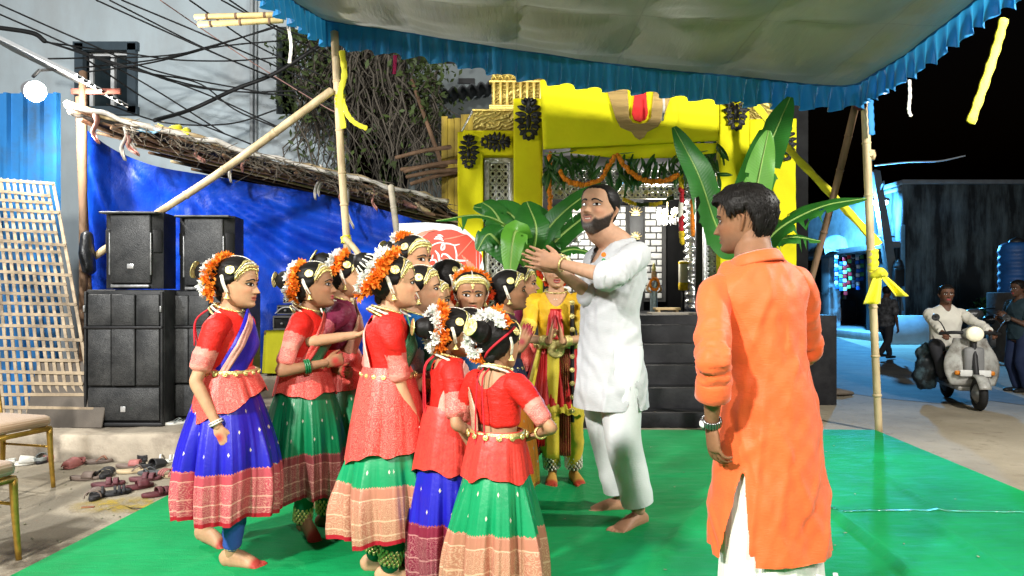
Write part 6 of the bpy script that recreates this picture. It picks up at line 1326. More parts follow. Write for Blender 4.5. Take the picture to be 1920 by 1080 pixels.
def dancer_head(r,root,sp):
    Mh=r.Mh; rng=np.random.RandomState(sp.get('seed',1)); V,F=hair_cap(sp); hb=MB().add(xf(V,Mh),F)
    bu=sp.get('bun',(0,-.60,.20)) or (0,-.5,.2); bs=sp.get('bunsize',.235); ax=nrm(np.array(bu)-np.array((0,-.12,.10)))
    if sp.get('bun',1) is not None:
        bc=np.array(bu); V,F=capsule([bc-ax*.10,bc-ax*.0,bc+ax*.05],[bs*.9,bs,bs*.9],20,4); hb.add(xf(V,Mh),F)
    if sp.get('nape',True): V,F=capsule([(0,-.30,-.16),(0,-.33,-.26),(0,-.27,-.34)],[(.20,.10),(.17,.08),(.10,.05)],14,3); hb.add(xf(V,Mh),F)
    h=hb.build('hair',HAIR,root)
    if sp.get('garland',True) and sp.get('bun',1) is not None:
        g0,g1=sp.get('garc',(-150,150)); gc=np.array(bu)-ax*.13+np.array(sp.get('goff',(0,0,-.05))); gr=sp.get('grad',.36); up=sp.get('gup',(1,0,0)); cols=sp.get('gcols',(WHT,DOR))
        V,F=flowers_ring(gc,ax,gr*1.0,g0,g1,int(sp.get('gn',46)*1.1),.115,rng,.028,up); MB().add(xf(V,Mh),F).build('white_garland' if cols[0] is WHT else 'garland',cols[0],h,smooth=False)
        V,F=flowers_ring(gc-ax*.13,ax,gr*1.10,g0+8,g1-4,sp.get('gn',46),.135,rng,.036,up); MB().add(xf(V,Mh),F).build('orange_garland',cols[1],h,smooth=False)
    if sp.get('crownband'):      # flower band worn over the crown
        V,F=flowers_ring((0,-.10,.12),(0,-1,.35) if sp['crownband'] is True else sp['crownband'],.42,-100,100,44,.12,rng,.02,(0,0,1)) if False else flowers_ring((0,-.14,.10),(0,1,-.15),.435,-80,80,44,.12,rng,.02,(1,0,0)); MB().add(xf(V,Mh),F).build('flower_band',sp.get('bandmat',REDOR),h,smooth=False)
    if sp.get('bundisc',True) and sp.get('bun',1) is not None: V,F=disc(np.array(bu)+ax*(.085+bs*.80),ax,bs*.74,.022,26); MB().add(xf(V,Mh),F).build('bun_disc',GOLDY,h)
    if sp.get('bunstrips'):
        b=MB(); u=nrm(np.cross(ax,(1,0,0))); v_=np.cross(ax,u)
        for i in range(14): a=i/14*2*math.pi; d=u*math.cos(a)+v_*math.sin(a); V,F=tube(np.array([np.array(bu)+d*bs*.80+ax*.10,np.array(bu)+d*bs*1.08+ax*.0,np.array(bu)+d*bs*1.1-ax*.06]),[(.016,.008)]*3,5,up=d); b.add(xf(V,Mh),F)
        b.build('bun_strips',PEARL,h)
    # gem band along the hairline
    hl=hairline(sp); off=sp.get('hairoff',.045)+.016
    phs=np.linspace(-R(74),R(74),46)
    def onhair(ph,dz,o_): 
        zl=np.interp(np.degrees(np.abs(ph)),*hl)+dz; return np.stack(head_xyz(ph,zl,sp,np.full(len(ph),o_),False),1)
    for k,(d0,d1,m_,nm) in enumerate(((-.010,.045,GOLDY,'gold_head_band'),(.050,.072,PEARL,'pearl_head_band'),(.077,.118,GOLDY,'upper_head_band'))):
        A=onhair(phs,d0,off*.55); B=onhair(phs,d1,off*.95); C=onhair(phs,(d0+d1)/2,off+.010); V=np.concatenate([A,C,B]); V,F=solid(V,grid(len(phs),3),-.006); MB().add(xf(V,Mh),F).build(nm,m_,h)
    b=MB(); A=onhair(np.linspace(-R(66),R(66),34),-.028,.028)
    for p in A: V,F=capsule([p+(0,0,.014),p-(0,0,.012)],[.010,.012],6,1); b.add(xf(V,Mh),F)
    y=front_y([0.],[.235],sp)[0]; V,F=disc((0,y+.012,.235),(0,1,.1),.040,.012,12); b.add(xf(V,Mh),F); y=front_y([0.],[.17],sp)[0]; V,F=disc((0,y+.012,.175),(0,1,0),.024,.010,10); b.add(xf(V,Mh),F); b.build('forehead_beads',GOLDY,h)['kind']='stuff'
    zs=np.linspace(.33,.497,12); xx=np.zeros(12); A=np.stack(head_xyz(np.zeros(12),zs,sp,np.full(12,off),False),1); A2=np.stack(head_xyz(np.full(8,math.pi),np.linspace(.495,.36,8),sp,np.full(8,off),False),1); V,F=tube(np.vstack([A,A2]),[(.014,.008)]*20,6,up=(0,0,1)); MB().add(xf(V,Mh),F).build('parting_chain',PEARL,h)
    for s_ in (-1,1):
        q=np.stack(head_xyz(np.array([s_*R(84)]),np.array([.24]),sp,np.array([off-.01]),False),1)[0]; V,F=disc(q,nrm(q-np.array((0,-.05,.1))),.090,.018,16); MB().add(xf(V,Mh),F).build('hair_disc',GOLDY,h)
        e=np.array((.335*s_,-.055,-.165)); q0=np.stack(head_xyz(np.array([s_*R(100)]),np.array([.14]),sp,np.array([off+.004]),False),1)[0]; mid=(q0+e)/2+np.array((.035*s_,-.0,0))
        pts=crom([q0,mid,e],6); V,F=tube(pts,[(.036,.010)]*len(pts),7,up=(s_,0,0)); MB().add(xf(V,Mh),F).build('ear_chain',PEARL,h)
        b=MB(); V=[]
        for rr,z in ((.012,.035),(.022,.02),(.026,0.),(.040,-.03),(.062,-.055),(.066,-.066),(.05,-.07)):
            for i in range(12): a=2*math.pi*i/12; V.append(e+np.array((rr*math.cos(a),rr*math.sin(a),z-.05)))
        b.add(xf(V,Mh),grid(12,7,True)); b.build('earring',GOLDY,root)
    if sp.get('bindi',True): y=front_y([0.],[.105],sp)[0]; V,F=capsule([(0,y+.004,.13),(0,y+.004,.085)],[.006,.012],8,2); MB().add(xf(V,Mh),F).build('bindi',M('maroon_bindi',(.12,.005,.01),.5),root)
def necklace(r,root,rows=2,mat_=GOLDY,z=.842,w0=.047,thread=None):
    H=r.H
    for k in range(rows):
        n=40; pts=[]
        for i in range(n+1):
            a=2*math.pi*i/n; pts.append(np.array(r.T@Vector((math.sin(a)*(w0+.010*k)*H,(-.008+math.cos(a)*(.043+.007*k))*H,(z-.016*k+.012*-math.cos(a)*(1+.9*k))*H))))
        V,F=tube(np.array(pts),[.0052*(1+.3*math.sin(i*2.4)) for i in range(n+1)],6,cap=False); MB().add(V,F).build('necklace',[GOLDY,PEARL][k%2],root)
    if thread:
        for s_ in (-1,1):
            p=[np.array(r.T@Vector((s_*.012*H,-.052*H,.842*H))),np.array(r.T@Vector((s_*.010*H,-.085*H,.80*H))),np.array(r.T@Vector((s_*.018*H,-.085*H,(.80-thread*.5)*H))),np.array(r.T@Vector((s_*.012*H,-.080*H,(.80-thread)*H)))]; V,F=tube(crom(p,6),.0035,5); MB().add(V,F).build('neck_cord',M('red_cord',(.42,.01,.02),.7),root)
def belt(r,root,z,infl=.018,mat_=GOLDY,h=.013,discs=9,tilt=0.):
    H=r.H; rz=[np.interp(z*H,[q[0] for q in r.rings],[q[k] for q in r.rings]) for k in (1,2,3)]; n=48; A=[];B=[]
    for i in range(n): a=2*math.pi*i/n; x,y=(rz[0]+infl)*math.cos(a),(rz[1]+infl)*math.sin(a)+rz[2]; A.append(np.array(r.T@Vector((x,y,(z+tilt*math.sin(a))*H-h)))); B.append(np.array(r.T@Vector((x*1.02,y*1.02,(z+tilt*math.sin(a))*H+h))))
    V,F=solid(np.array(A+B),[tuple(reversed(f)) for f in grid(n,2,True)],-.006); b=MB().add(V,F).build('waist_belt',mat_,root)
    for i in range(discs*2): a=2*math.pi*i/(discs*2); x,y=(rz[0]+infl+.009)*math.cos(a),(rz[1]+infl+.009)*math.sin(a)+rz[2]; V,F=disc(np.array(r.T@Vector((x,y,(z+tilt*math.sin(a))*H))),(math.cos(a),math.sin(a),0),h*.8,.006,12); MB().add(V,F).build('medallion',GOLDY,b)
def bangle(r,root,nm,mat_,f=.90,rad=None,name='bangle',n=2):
    a=r.arms[nm]; d=nrm(a['W']-a['E']); u=nrm(np.cross(d,(0.3,.2,1))); v=np.cross(d,u); R_=rad or r.ar[4]*1.28
    for k in range(n):
        c=a['E']+(a['W']-a['E'])*(f-.045*k); pts=[c+(u*math.cos(t)+v*math.sin(t))*R_ for t in np.linspace(0,2*math.pi,19)]; V,F=tube(np.array(pts),.0045,6,cap=False); MB().add(V,F).build(name,mat_,root)
def leggings(r,root,mat_,infl=.006,end=.90):
    for nm in 'RL':
        l=r.legs[nm]; H=r.H; e=l['K']+(l['A']-l['K'])*end; V,F=capsule([l['hip'],l['K'],l['K']+(l['A']-l['K'])*.3,e],np.array([.056*H,.037*H,.039*H,.026*H])+infl,14,7,up=(0,1,0)); nn=normals(V,F); V=V+nn*((np.sin(V[:,2]*120)*.0018+fnoise(V,10,4)*.0012)*np.clip((.25*H-V[:,2])*8,0,1))[:,None]; MB().add(V,F).build('legging',mat_,root)
def anklet(r,root,nm,mat_,h=.10,rad=.034,bells=None,z=None):
    l=r.legs[nm]; d=nrm(l['K']-l['A']); c=l['A']+d*.035; u=nrm(np.cross(d,(1,0,0))); v=np.cross(d,u); m=6; pts=[c+d*h*i/(m-1) for i in range(m)]; V,F=tube(np.array(pts),[rad*(1+.05*math.sin(i*2)) for i in range(m)],16); o=MB().add(V,F).build('ankle_bells',mat_,root)
    if bells:
        b=MB()
        for j in range(5):
            for i in range(14): a=2*math.pi*(i+.5*(j%2))/14; p=c+d*h*(j+.5)/5+(u*math.cos(a)+v*math.sin(a))*(rad+.004); V,F=capsule([p-d*.003,p+d*.003],[.0075,.0075],6,1); b.add(V,F)
        b.build('bells',bells,o)['kind']='stuff'
def sash(r,root,name,mat_,pts,w_=.05,infl=.016,wend=None):
    """strip of cloth laid over the torso: pts = (angle deg from front towards +X, z fraction), hugging the torso rings"""
    H=r.H; q=crom([(a,z) for a,z in pts],8); n=len(q); A=[];B=[]; ws=np.linspace(w_,wend or w_,n)
    zz=[k[0] for k in r.rings]
    def pt(a,z,o_): 
        rz=[np.interp(z*H,zz,[k[i] for k in r.rings]) for i in (1,2,3)]; t=R(a); return np.array(r.T@Vector(((rz[0]+o_)*math.sin(t),(rz[1]+o_)*math.cos(t)+rz[2],z*H)))
    L=[];m=7
    for i in range(n):
        g=q[min(i+1,n-1)]-q[max(i-1,0)]; k=.09*60; da,dz=g[0]/(57.3/.095),g[1]; nn=np.array((-dz,da)); nn/=np.linalg.norm(nn)+1e-9; row=[]
        for j in range(m): s_=(j/(m-1)-.5)*ws[i]/H; row.append(pt(q[i][0]+nn[0]*s_*57.3/.095,q[i][1]+nn[1]*s_,infl+.003*math.sin(j*2.2+i*.3)))
        L+=row
    V=np.array(L); V,F=solid(V,grid(m,n),-.005); uv=np.zeros((len(V),2)); return uv_attr_build(V,F,uv,name,mat_,root)
def spiky(name,c1,c2):
    s=N(name); s.set(.65,0,.3); n=s.noise(s.co(),25,3); s.base(s.mix(s.ramp(n,(.35,0.),(.65,1.)),c1,c2)); tr=s.n('BsdfTranslucent'); tr.inputs[0].default_value=tuple(c2)+(1,); mx=s.n('MixShader'); mx.inputs[0].default_value=.25; s.l(s.b.outputs[0],mx.inputs[1]); s.l(tr.outputs[0],mx.inputs[2]); s.l(mx.outputs[0],s.out.inputs[0]); return s.m
DOR=spiky('orange_fabric_flowers',(.80,.16,.012),(.85,.27,.02)); REDOR=spiky('vermilion_fabric_flowers',(.70,.045,.012),(.82,.11,.02)); WHT=spiky('white_fabric_flowers',(.72,.72,.66),(.84,.83,.78))
# ------------------------------------------------------------------ the people on and around the carpet
SK1=(.52,.29,.165); SK2=(.29,.145,.075); SK3=(.42,.22,.12); SKQ=(.50,.285,.175); SKR=(.235,.115,.060)
RED=(.66,.016,.010); PKG,PKT=(.60,.12,.10),(.80,.42,.32); GRN=(.004,.235,.085); BLU=(.012,.010,.36); ALTA=(.42,.015,.02)
RB=blouse_mat('red_silk_blouse',RED,PKG,PKT)
GSK=skirt_mat('green_silk_skirt',GRN,(.50,.20,.13),(.74,.44,.30),.235); BSK=skirt_mat('blue_silk_skirt',BLU,(.50,.075,.10),(.78,.36,.30),.215); GSKM=skirt_mat('green_skirt_maroon_border',(.003,.16,.06),(.22,.045,.05),(.48,.24,.20),.22,(.2,.01,.02)); BSKM=skirt_mat('blue_skirt_wine_border',BLU,(.26,.02,.055),(.60,.24,.24),.24)
PKB=brocade_mat('pink_red_brocade',(.62,.055,.045),(.80,.34,.25),34); PKB2=brocade_mat('red_brocade_leaf_motif',(.66,.05,.035),(.42,.015,.02),16); 
BLUS=brocade_mat('blue_drape_silk',BLU,(.05,.045,.40),40); GRNS=brocade_mat('green_drape_silk',(.003,.15,.06),(.3,.28,.15),60); PALEB=brocade_mat('pale_pink_brocade',(.70,.33,.27),(.80,.52,.42),42)
def person(label,sp,group=None):
    r=make_rig(sp); root=thing('person',label,'person',r.loc,r.yaw,group); body(r,root); return r,root
def girl(label,sp,group='young dancers in costume'):
    sp.setdefault('kohl',True); sp.setdefault('alta',ALTA); sp.setdefault('eyeshadow',True); sp.setdefault('eyescale',1.08); sp.setdefault('fk',.93); sp.setdefault('hw',1.05); sp.setdefault('socket',.028)
    rg=np.random.RandomState(sp['seed']*7+1); sp['hw']=rg.uniform(1.0,1.10); sp['nose']=rg.uniform(.78,1.12); sp['fk']=rg.uniform(.89,.97); sp['eyescale']=rg.uniform(.92,1.12); sp['eyeh']=rg.uniform(.024,.032); sp['skin']=tuple(np.array(sp['skin'])*rg.uniform(.88,1.08)); sp['lip']=(rg.uniform(.36,.5),rg.uniform(.04,.12),rg.uniform(.05,.1)); sp['hk']=sp.get('hk',1.)*1.10; sp.setdefault('bulk',.93); sp.setdefault('shw',.97)
    r,root=person(label,sp,group); dancer_head(r,root,sp); return r,root
# leftmost dancer: red blouse, blue skirt
r,o=girl('girl dancer in red blouse and blue skirt standing leftmost in profile',dict(head=(446,533,3.2),yaw=-94,skin=SK1,lean=2,seed=3,hrot=(0,-2,0),open=.15,gaze=(.3,.2),
  armR=dict(hand=(409,800,3.02),pole=(.4,-1,0),pose='relaxed',palm=(0,1,0),fdir=(.18,0,-1)),armL=dict(hand=(-.13,-.10,.84),px=False,pole=(-.7,-1,.1),pose='fist'),legR=dict(px=(434,1066),wdir=(1,-.12)),legL=dict(px=(372,1024),wdir=(1,-.25),pitch=14)))
top_garment(r,o,'blouse',RB,.60,.010,.45,.010,.004,.52,(.815,.80,.05),seed=3,fold=.004); loft_skirt(r,o,'hip_wrap',PKB,.93,.735,.124,.186,.104,.168,9,.008,seed=2,nz=14,zslope=(-.02,.085)); loft_skirt(r,o,'skirt',BSK,.80,.275,.150,.212,.132,.200,10,.052,seed=4,bulge=.03)
sash(r,o,'drape',BLUS,[(-35,.815),(0,.76),(35,.70),(60,.645),(85,.615)],.17,.020,.12); sash(r,o,'drape_border',PALEB,[(-10,.82),(28,.76),(58,.69),(80,.635)],.035,.026); belt(r,o,.640,.034); necklace(r,o,3); bangle(r,o,'R',PEARL,.93); leggings(r,o,M('periwinkle_legging',(.05,.10,.48),.7,0,.1,8,.2,60),.004,.84)
for nm in 'RL': anklet(r,o,nm,GOLDY,.008,.036)
for s_ in (0,1):
    p=[np.array(r.T@Vector((.01*s_,-.05*r.H,.85*r.H))),np.array(r.T@Vector((.03,-.105*r.H,.80*r.H))),np.array(r.T@Vector((.02+.03*s_,-.10*r.H,.72*r.H)))]; V,F=tube(crom(p,6),.004,5); MB().add(V,F).build('neck_cord',M('red_cord',(.42,.01,.02),.7),o)
# second dancer: red blouse, green skirt, forearms forward
r,o=girl('girl dancer in red blouse and green skirt with folded forearms, second from left',dict(head=(592,537,3.55),yaw=-92,skin=SK2,lean=3,seed=5,hrot=(0,7,0),gaze=(.2,.2),
  armR=dict(hand=(612,680,3.42),pole=(.5,-1,-.2),pose='fist',palm=(0,1,0)),armL=dict(hand=(636,696,3.62),pole=(-.4,-1,-.3),pose='fist'),legR=dict(px=(566,1012),wdir=(.75,-.65),pitch=26),legL=dict(px=(610,995),wdir=(1,-.2))))
top_garment(r,o,'blouse',RB,.60,.010,.46,.010,.004,.62,(.815,.80,.05),seed=5,fold=.004); loft_skirt(r,o,'hip_wrap',PKB,.95,.765,.118,.168,.098,.155,9,.007,seed=3,nz=14); loft_skirt(r,o,'skirt',GSKM,.83,.262,.130,.182,.115,.192,9,.046,seed=6,bulge=.03)
sash(r,o,'drape',GRNS,[(-35,.815),(5,.76),(40,.70),(62,.64)],.15,.020,.10); sash(r,o,'drape_border',PKB,[(0,.82),(35,.76),(62,.69),(85,.64)],.045,.026); belt(r,o,.640,.030); necklace(r,o,3); bangle(r,o,'R',M('green_glass_bangle',(.01,.12,.04),.3),.62,r.ar[3]*1.12,n=3); leggings(r,o,M('green_legging',(.003,.13,.055),.7,0,.1,8,.2,60),.004,.86)
for nm in 'RL': anklet(r,o,nm,M('red_bell_pad',(.25,.012,.015),.6),.085,.040,GOLDY)
# third: dancer with her back to us, topknot with pale strips
r,o=girl('girl dancer seen from behind with strip-bound topknot, red blouse and green skirt',dict(head=(741,534,3.05),yaw=-72,skin=SK1,lean=1,seed=7,hrot=(-8,6,0),bun=(0,-.50,.44),bunsize=.21,bundisc=False,bunstrips=True,garc=(-150,160),grad=.40,gn=60,
  armR=dict(hand=(788,812,2.98),pole=(.4,-1,0),pose='relaxed',palm=(-.3,1,0),fdir=(.12,.0,-1)),armL=dict(hand=(-.10,.12,.86),px=False,pole=(-.7,-1,0)),legR=dict(px=(728,1098),wdir=(1,.1)),legL=dict(px=(700,1075),wdir=(1,.1))))
top_garment(r,o,'blouse',RB,.60,.010,.47,.010,.004,.60,(.795,.80,.05),seed=7,fold=.005); loft_skirt(r,o,'hip_wrap',PKB,.95,.585,.120,.196,.10,.180,10,.007,seed=4,nz=18,zslope=(.02,.03)); loft_skirt(r,o,'skirt',GSK,.64,.235,.155,.200,.142,.188,9,.054,seed=8,bulge=.02)
sash(r,o,'drape',PALEB,[(-40,.82),(-90,.80),(-150,.76),(-185,.70),(-200,.64)],.10,.022,.08); sash(r,o,'drape_front',GRNS,[(0,.80),(40,.74),(75,.67),(95,.60)],.10,.024); belt(r,o,.645,.030); necklace(r,o,3); bangle(r,o,'R',PEARL,.93,n=3); bangle(r,o,'R',GOLDY,1.0,r.ar[4]*1.7,n=1); leggings(r,o,MATS['green_legging'],.006,.9)
for nm in 'RL': anklet(r,o,nm,MATS['red_bell_pad'],.07,.042,GOLDY)
# small dancer from behind in blue skirt
r,o=girl('small girl dancer from behind in red blouse and deep blue skirt',dict(head=(852,627,2.95),yaw=-72,skin=SK3,lean=1,seed=9,hrot=(0,0,0),bun=(0,-.58,.14),garc=(-175,160),grad=.37,gn=60,goff=(0,0,0),nofeet=True,
  armR=dict(hand=(.14,.14,.66),px=False,pole=(.6,-1,0)),armL=dict(hand=(-.10,.14,.68),px=False,pole=(-.6,-1,0))))
top_garment(r,o,'blouse',RB,.60,.010,.47,.010,.004,.5,(.79,.80,.05),seed=9,fold=.004); loft_skirt(r,o,'hip_wrap',PKB2,.80,.545,.102,.156,.088,.146,9,.006,seed=5,nz=16); loft_skirt(r,o,'skirt',BSKM,.59,.09,.122,.150,.112,.142,8,.040,seed=10,bulge=.02)
sash(r,o,'drape',PALEB,[(30,.80),(80,.76),(110,.70),(120,.64)],.07,.022); belt(r,o,.635,.028,PALEB,.022,0); necklace(r,o,2,thread=.22)
# small dancer in front, hand on hip
r,o=girl('small girl dancer seen from behind with hand on hip, nearest the camera in green skirt',dict(head=(938,646,2.7),yaw=-38,skin=SK3,lean=0,seed=11,hrot=(-4,0,0),bun=(0,-.55,.26),bunsize=.22,garc=(-60,170),grad=.37,gn=56,goff=(0,0,0),gup=(1,0,0),nofeet=True,
  armR=dict(hand=(1012,812,2.70),pole=(1,-.5,-.1),pose='hip',palm=(-.6,.3,.3),fdir=(-.8,.3,-.45)),armL=dict(hand=(898,862,2.86),pole=(-1,-.4,-.1),pose='relaxed')))
top_garment(r,o,'blouse',RB,.655,.009,.46,.009,.004,.60,(.775,.80,.055),seed=11,fold=.004); loft_skirt(r,o,'hip_wrap',PKB2,.745,.575,.100,.140,.086,.130,9,.006,seed=6,nz=14,zslope=(.0,.0)); loft_skirt(r,o,'skirt',GSK,.615,.145,.112,.182,.102,.170,9,.050,seed=12,bulge=.015)
sash(r,o,'drape',brocade_mat('bronze_brocade',(.42,.22,.14),(.68,.48,.34),44),[(-60,.80),(-110,.76),(-140,.70),(-150,.63)],.07,.020); belt(r,o,.625,.030,GOLDY,.014,7); necklace(r,o,2,thread=.30); bangle(r,o,'R',GOLDY,.95)
b=MB(); pts=[xf(np.array([head_xyz(np.array([a]),np.array([zz]),r.sp,np.array([.07]),False)]).reshape(1,3),r.Mh)[0] for a,zz in zip(np.linspace(-2.9,-1.2,10)+6.283*0,np.linspace(-.22,.22,10))]; V,F=tube(np.array(pts),.004,5); b.add(V,F); pts=[xf(np.array([head_xyz(np.array([a]),np.array([zz]),r.sp,np.array([.07]),False)]).reshape(1,3),r.Mh)[0] for a,zz in zip(np.linspace(3.3,1.5,10),np.linspace(-.22,.30,10))]; V,F=tube(np.array(pts),.005,5); b.add(V,F); b.build('hair_cord',M('red_cord',(.42,.01,.02),.7),o)
# dancers deeper in the group
def plain_dancer(label,sp,top,low,hemz=.2,sash_m=None,sleeve=.47,hip=PKB):
    sp.setdefault('nofeet',True); sp.setdefault('hrot',(0,6,0)); r,o=girl(label,sp); H=r.H
    top_garment(r,o,'blouse',top,.60,.010,sleeve,.010,.004,.5,(.81,.80,.05),seed=sp['seed'],fold=.004,voxel=.011); loft_skirt(r,o,'hip_wrap',hip,.66*H,.52*H,.082*H,.125*H,.07*H,.115*H,9,.005,seed=5,nz=12); loft_skirt(r,o,'skirt',low,.545*H,hemz,.10*H,.145*H,.09*H,.135*H,8,.040,seed=sp['seed'],bulge=.01,n=140,nz=16)
    if sash_m: sash(r,o,'drape',sash_m,[(-35,.815),(5,.76),(40,.70),(62,.64)],.13,.020,.10)
    necklace(r,o,2); return r,o
WB=blouse_mat('wine_silk_blouse',(.16,.012,.045),(.45,.08,.12),(.70,.42,.32)); BB=blouse_mat('peacock_blue_blouse',(.004,.09,.28),(.25,.32,.45),(.6,.6,.55)); DB=blouse_mat('dark_plum_blouse',(.055,.022,.035),(.25,.14,.10),(.6,.48,.3))
plain_dancer('girl dancer with orange crown flowers behind the second dancer',dict(head=(652,520,3.78),yaw=-80,skin=SK1,lean=2,seed=13,bun=(0,-.5,.34),garc=(-100,100),hrot=(0,2,0),armR=dict(hand=(668,628,3.5),pole=(.5,-1,-.4),pose='relaxed',palm=(0,0,1)),armL=dict(hand=(-.05,.25,.9),px=False)),WB,GSKM,.25,MATS['bronze_brocade'])
plain_dancer('girl with dark kohl eyes peering out between the dancers at left',dict(head=(628,583,4.0),yaw=-125,skin=SK1,lean=3,seed=14,hk=.9,garland=False,bun=None,gaze=(.6,.1)),WB,GSKM,.25)
plain_dancer('tallest girl dancer in front of the white banner',dict(head=(776,487,3.95),yaw=-118,skin=SK3,lean=0,seed=15,garc=(-30,60),gaze=(.9,0),hrot=(0,-2,0)),RB,GSK,.25)
plain_dancer('girl dancer in blue blouse in profile just right of the topknot girl',dict(head=(792,545,3.42),yaw=-92,skin=SK1,lean=2,seed=16,garland=False,bun=(0,-.52,.2),bundisc=False,armR=dict(hand=(.13,.2,.72),px=False,pole=(.6,-1,0))),BB,GSK,.2,GRNS)
plain_dancer('girl dancer whose profile shows beyond the blue blouse',dict(head=(816,566,3.72),yaw=-92,skin=SK1,lean=3,seed=17,garland=False,bun=(0,-.52,.2),bundisc=False),RB,BSK,.2)
plain_dancer('girl dancer with white disc in her hair turned away',dict(head=(843,527,4.15),yaw=-62,skin=SK3,lean=2,seed=18,garland=False,bun=(0,-.5,.15),bundisc=False),RB,GSK,.2)
plain_dancer('girl dancer facing the camera under a vermilion flower band',dict(head=(884,552,3.78),yaw=-172,skin=SK2,lean=2,seed=19,crownband=True,garc=(-60,90),gaze=(.2,0),hrot=(0,-4,0)),WB,BSK,.2)
plain_dancer('small girl dancer with gold head band and blue blouse in the middle',dict(head=(884,622,3.25),yaw=-78,skin=SK3,lean=3,seed=20,garland=False,bun=(0,-.5,.2),bundisc=False,armR=dict(hand=(.13,.16,.62),px=False,pole=(.6,-1,0))),BB,BSK,.15)
r,o=plain_dancer('smiling girl dancer with joined palms and orange skirt',dict(head=(957,548,3.9),yaw=-88,skin=SK2,lean=2,seed=21,garland=False,bun=(0,-.5,.2),bundisc=False,smile=.8,open=.6,crownband=False,alta=(.25,.01,.03),
  armR=dict(hand=(972,655,3.72),pole=(.3,-1,-.6),pose='flat',palm=(0,1,0),fdir=(.45,0,1)),armL=dict(hand=(976,655,3.80),pole=(-.3,-1,-.6),pose='flat',palm=(0,-1,0),fdir=(.45,0,1))),DB,skirt_mat('orange_silk_skirt',(.75,.22,.012),(.75,.30,.02),(.80,.45,.08),.1,(.5,.1,.02)),.2,None,.45,brocade_mat('navy_crumpled_silk',(.012,.018,.07),(.03,.04,.12),50))
belt(r,o,.615,.026,GOLDY,.02,9)
plain_dancer('girl dancer with vermilion garland behind the smiling girl',dict(head=(982,535,4.85),yaw=-100,skin=SK3,lean=0,seed=22,garc=(-160,160),gcols=(REDOR,REDOR),bun=(0,-.1,.5),bunsize=.12,bundisc=False,grad=.2),WB,BSK,.2)
# woman dancer in yellow and red, palms joined, facing the camera
YB=blouse_mat('yellow_gold_blouse',(.72,.42,.015),(.70,.50,.05),(.82,.66,.16)); YG=brocade_mat('gold_yellow_brocade',(.62,.48,.03),(.78,.66,.14),50); RDP=brocade_mat('red_pleated_silk',(.50,.012,.012),(.60,.03,.02),40); YP=M('yellow_pantaloon',(.70,.46,.015),.5,0,.15,8,.3,40,sheen=.3)
r,o=girl('woman dancer in yellow and red costume greeting with joined palms',dict(head=(1043,508,4.55),yaw=176,skin=SK1,lean=0,seed=23,smile=1.,open=.9,garland=False,crownband=True,bun=(0,-.5,.2),bundisc=False,hrot=(4,-3,0),hk=.94,
  armR=dict(hand=(1030,640,4.27),pole=(1,-.3,-.7),pose='flat',palm=(1,0,0),fdir=(.18,.05,1)),armL=dict(hand=(1054,640,4.27),pole=(-1,-.3,-.7),pose='flat',palm=(-1,0,0),fdir=(-.18,.05,1)),
  legR=dict(px=(1036,905),wdir=(-.12,-1)),legL=dict(px=(1076,905),wdir=(.25,-1)),footskin=(.55,.30,.06)),'woman dancer')
H=r.H
top_garment(r,o,'blouse',YB,.60,.012,.50,.016,.006,.45,(.80,.775,.045),seed=23,fold=.005)
for nm in 'RL':
    l=r.legs[nm]; e=l['K']+(l['A']-l['K'])*.80; V,F=capsule([l['hip'],l['hip']+(l['K']-l['hip'])*.5,l['K'],l['K']+(l['A']-l['K'])*.4,e],[.085,.082,.075,.066,.05],16,6,up=(0,1,0)); nn=normals(V,F); V=V+nn*(.006*np.sin(np.arctan2(V[:,1]-l['K'][1],V[:,0]-l['K'][0])*9)+fnoise(V,7,2)*.003)[:,None]; MB().add(V,F).build('pantaloon_leg',YP,o); anklet(r,o,nm,BLACK,.10,.050,PEARL)
loft_skirt(r,o,'red_skirt',RDP,.62*H,.36*H,.075*H,.145*H,.066*H,.12*H,26,.010,seed=2,nz=16); loft_skirt(r,o,'gold_skirt_border',YG,.375*H,.335*H,.142*H,.150*H,.118*H,.124*H,26,.010,seed=2,nz=5)
def panel(name,m_,x0,x1,z1,z0,y,n=16,amp=.006,pl=5,splay=1.1):
    V,F,uv=sheet(lambda u,v:((x0+(x1-x0)*u)*(1+(splay-1)*v),y+.05*v+amp*np.sin(u*pl*6.28)*(.3+v)-.02*(u-.5)**2*4,z1+(z0-z1)*v),40,n); V,F=solid(V,[tuple(reversed(f)) for f in F],-.005); uv_attr_build(V,F,np.zeros((len(V),2)),name,m_,o)
panel('front_panel',YG,-.02,.055,.615*H,.155*H,.155,amp=.003,pl=1); panel('pleated_fan',brocade_mat('wine_gold_pleats',(.22,.02,.02),(.55,.42,.06),26),-.085,-.02,.60*H,.165*H,.140,amp=.008,pl=5); panel('red_side_panel',RDP,.055,.115,.60*H,.20*H,.12,amp=.008,pl=4,splay=1.25); panel('gold_side_panel',YG,.09,.12,.60*H,.42*H,.135,amp=.004,pl=1,splay=1.6); panel('black_braid_cover',BLACK,-.115,-.088,.80*H,.30*H,.118,amp=.001,pl=1,splay=1.0)
b=MB()
for i in range(9): z=(.79-.055*i)*H; V,F=disc((-.101,.128+.05*max(0,(.80*H-z)/(.5*H)),z),(0,1,0),.016,.008,14); MB().add(V,F).build('braid_medallion',GOLDY,o)

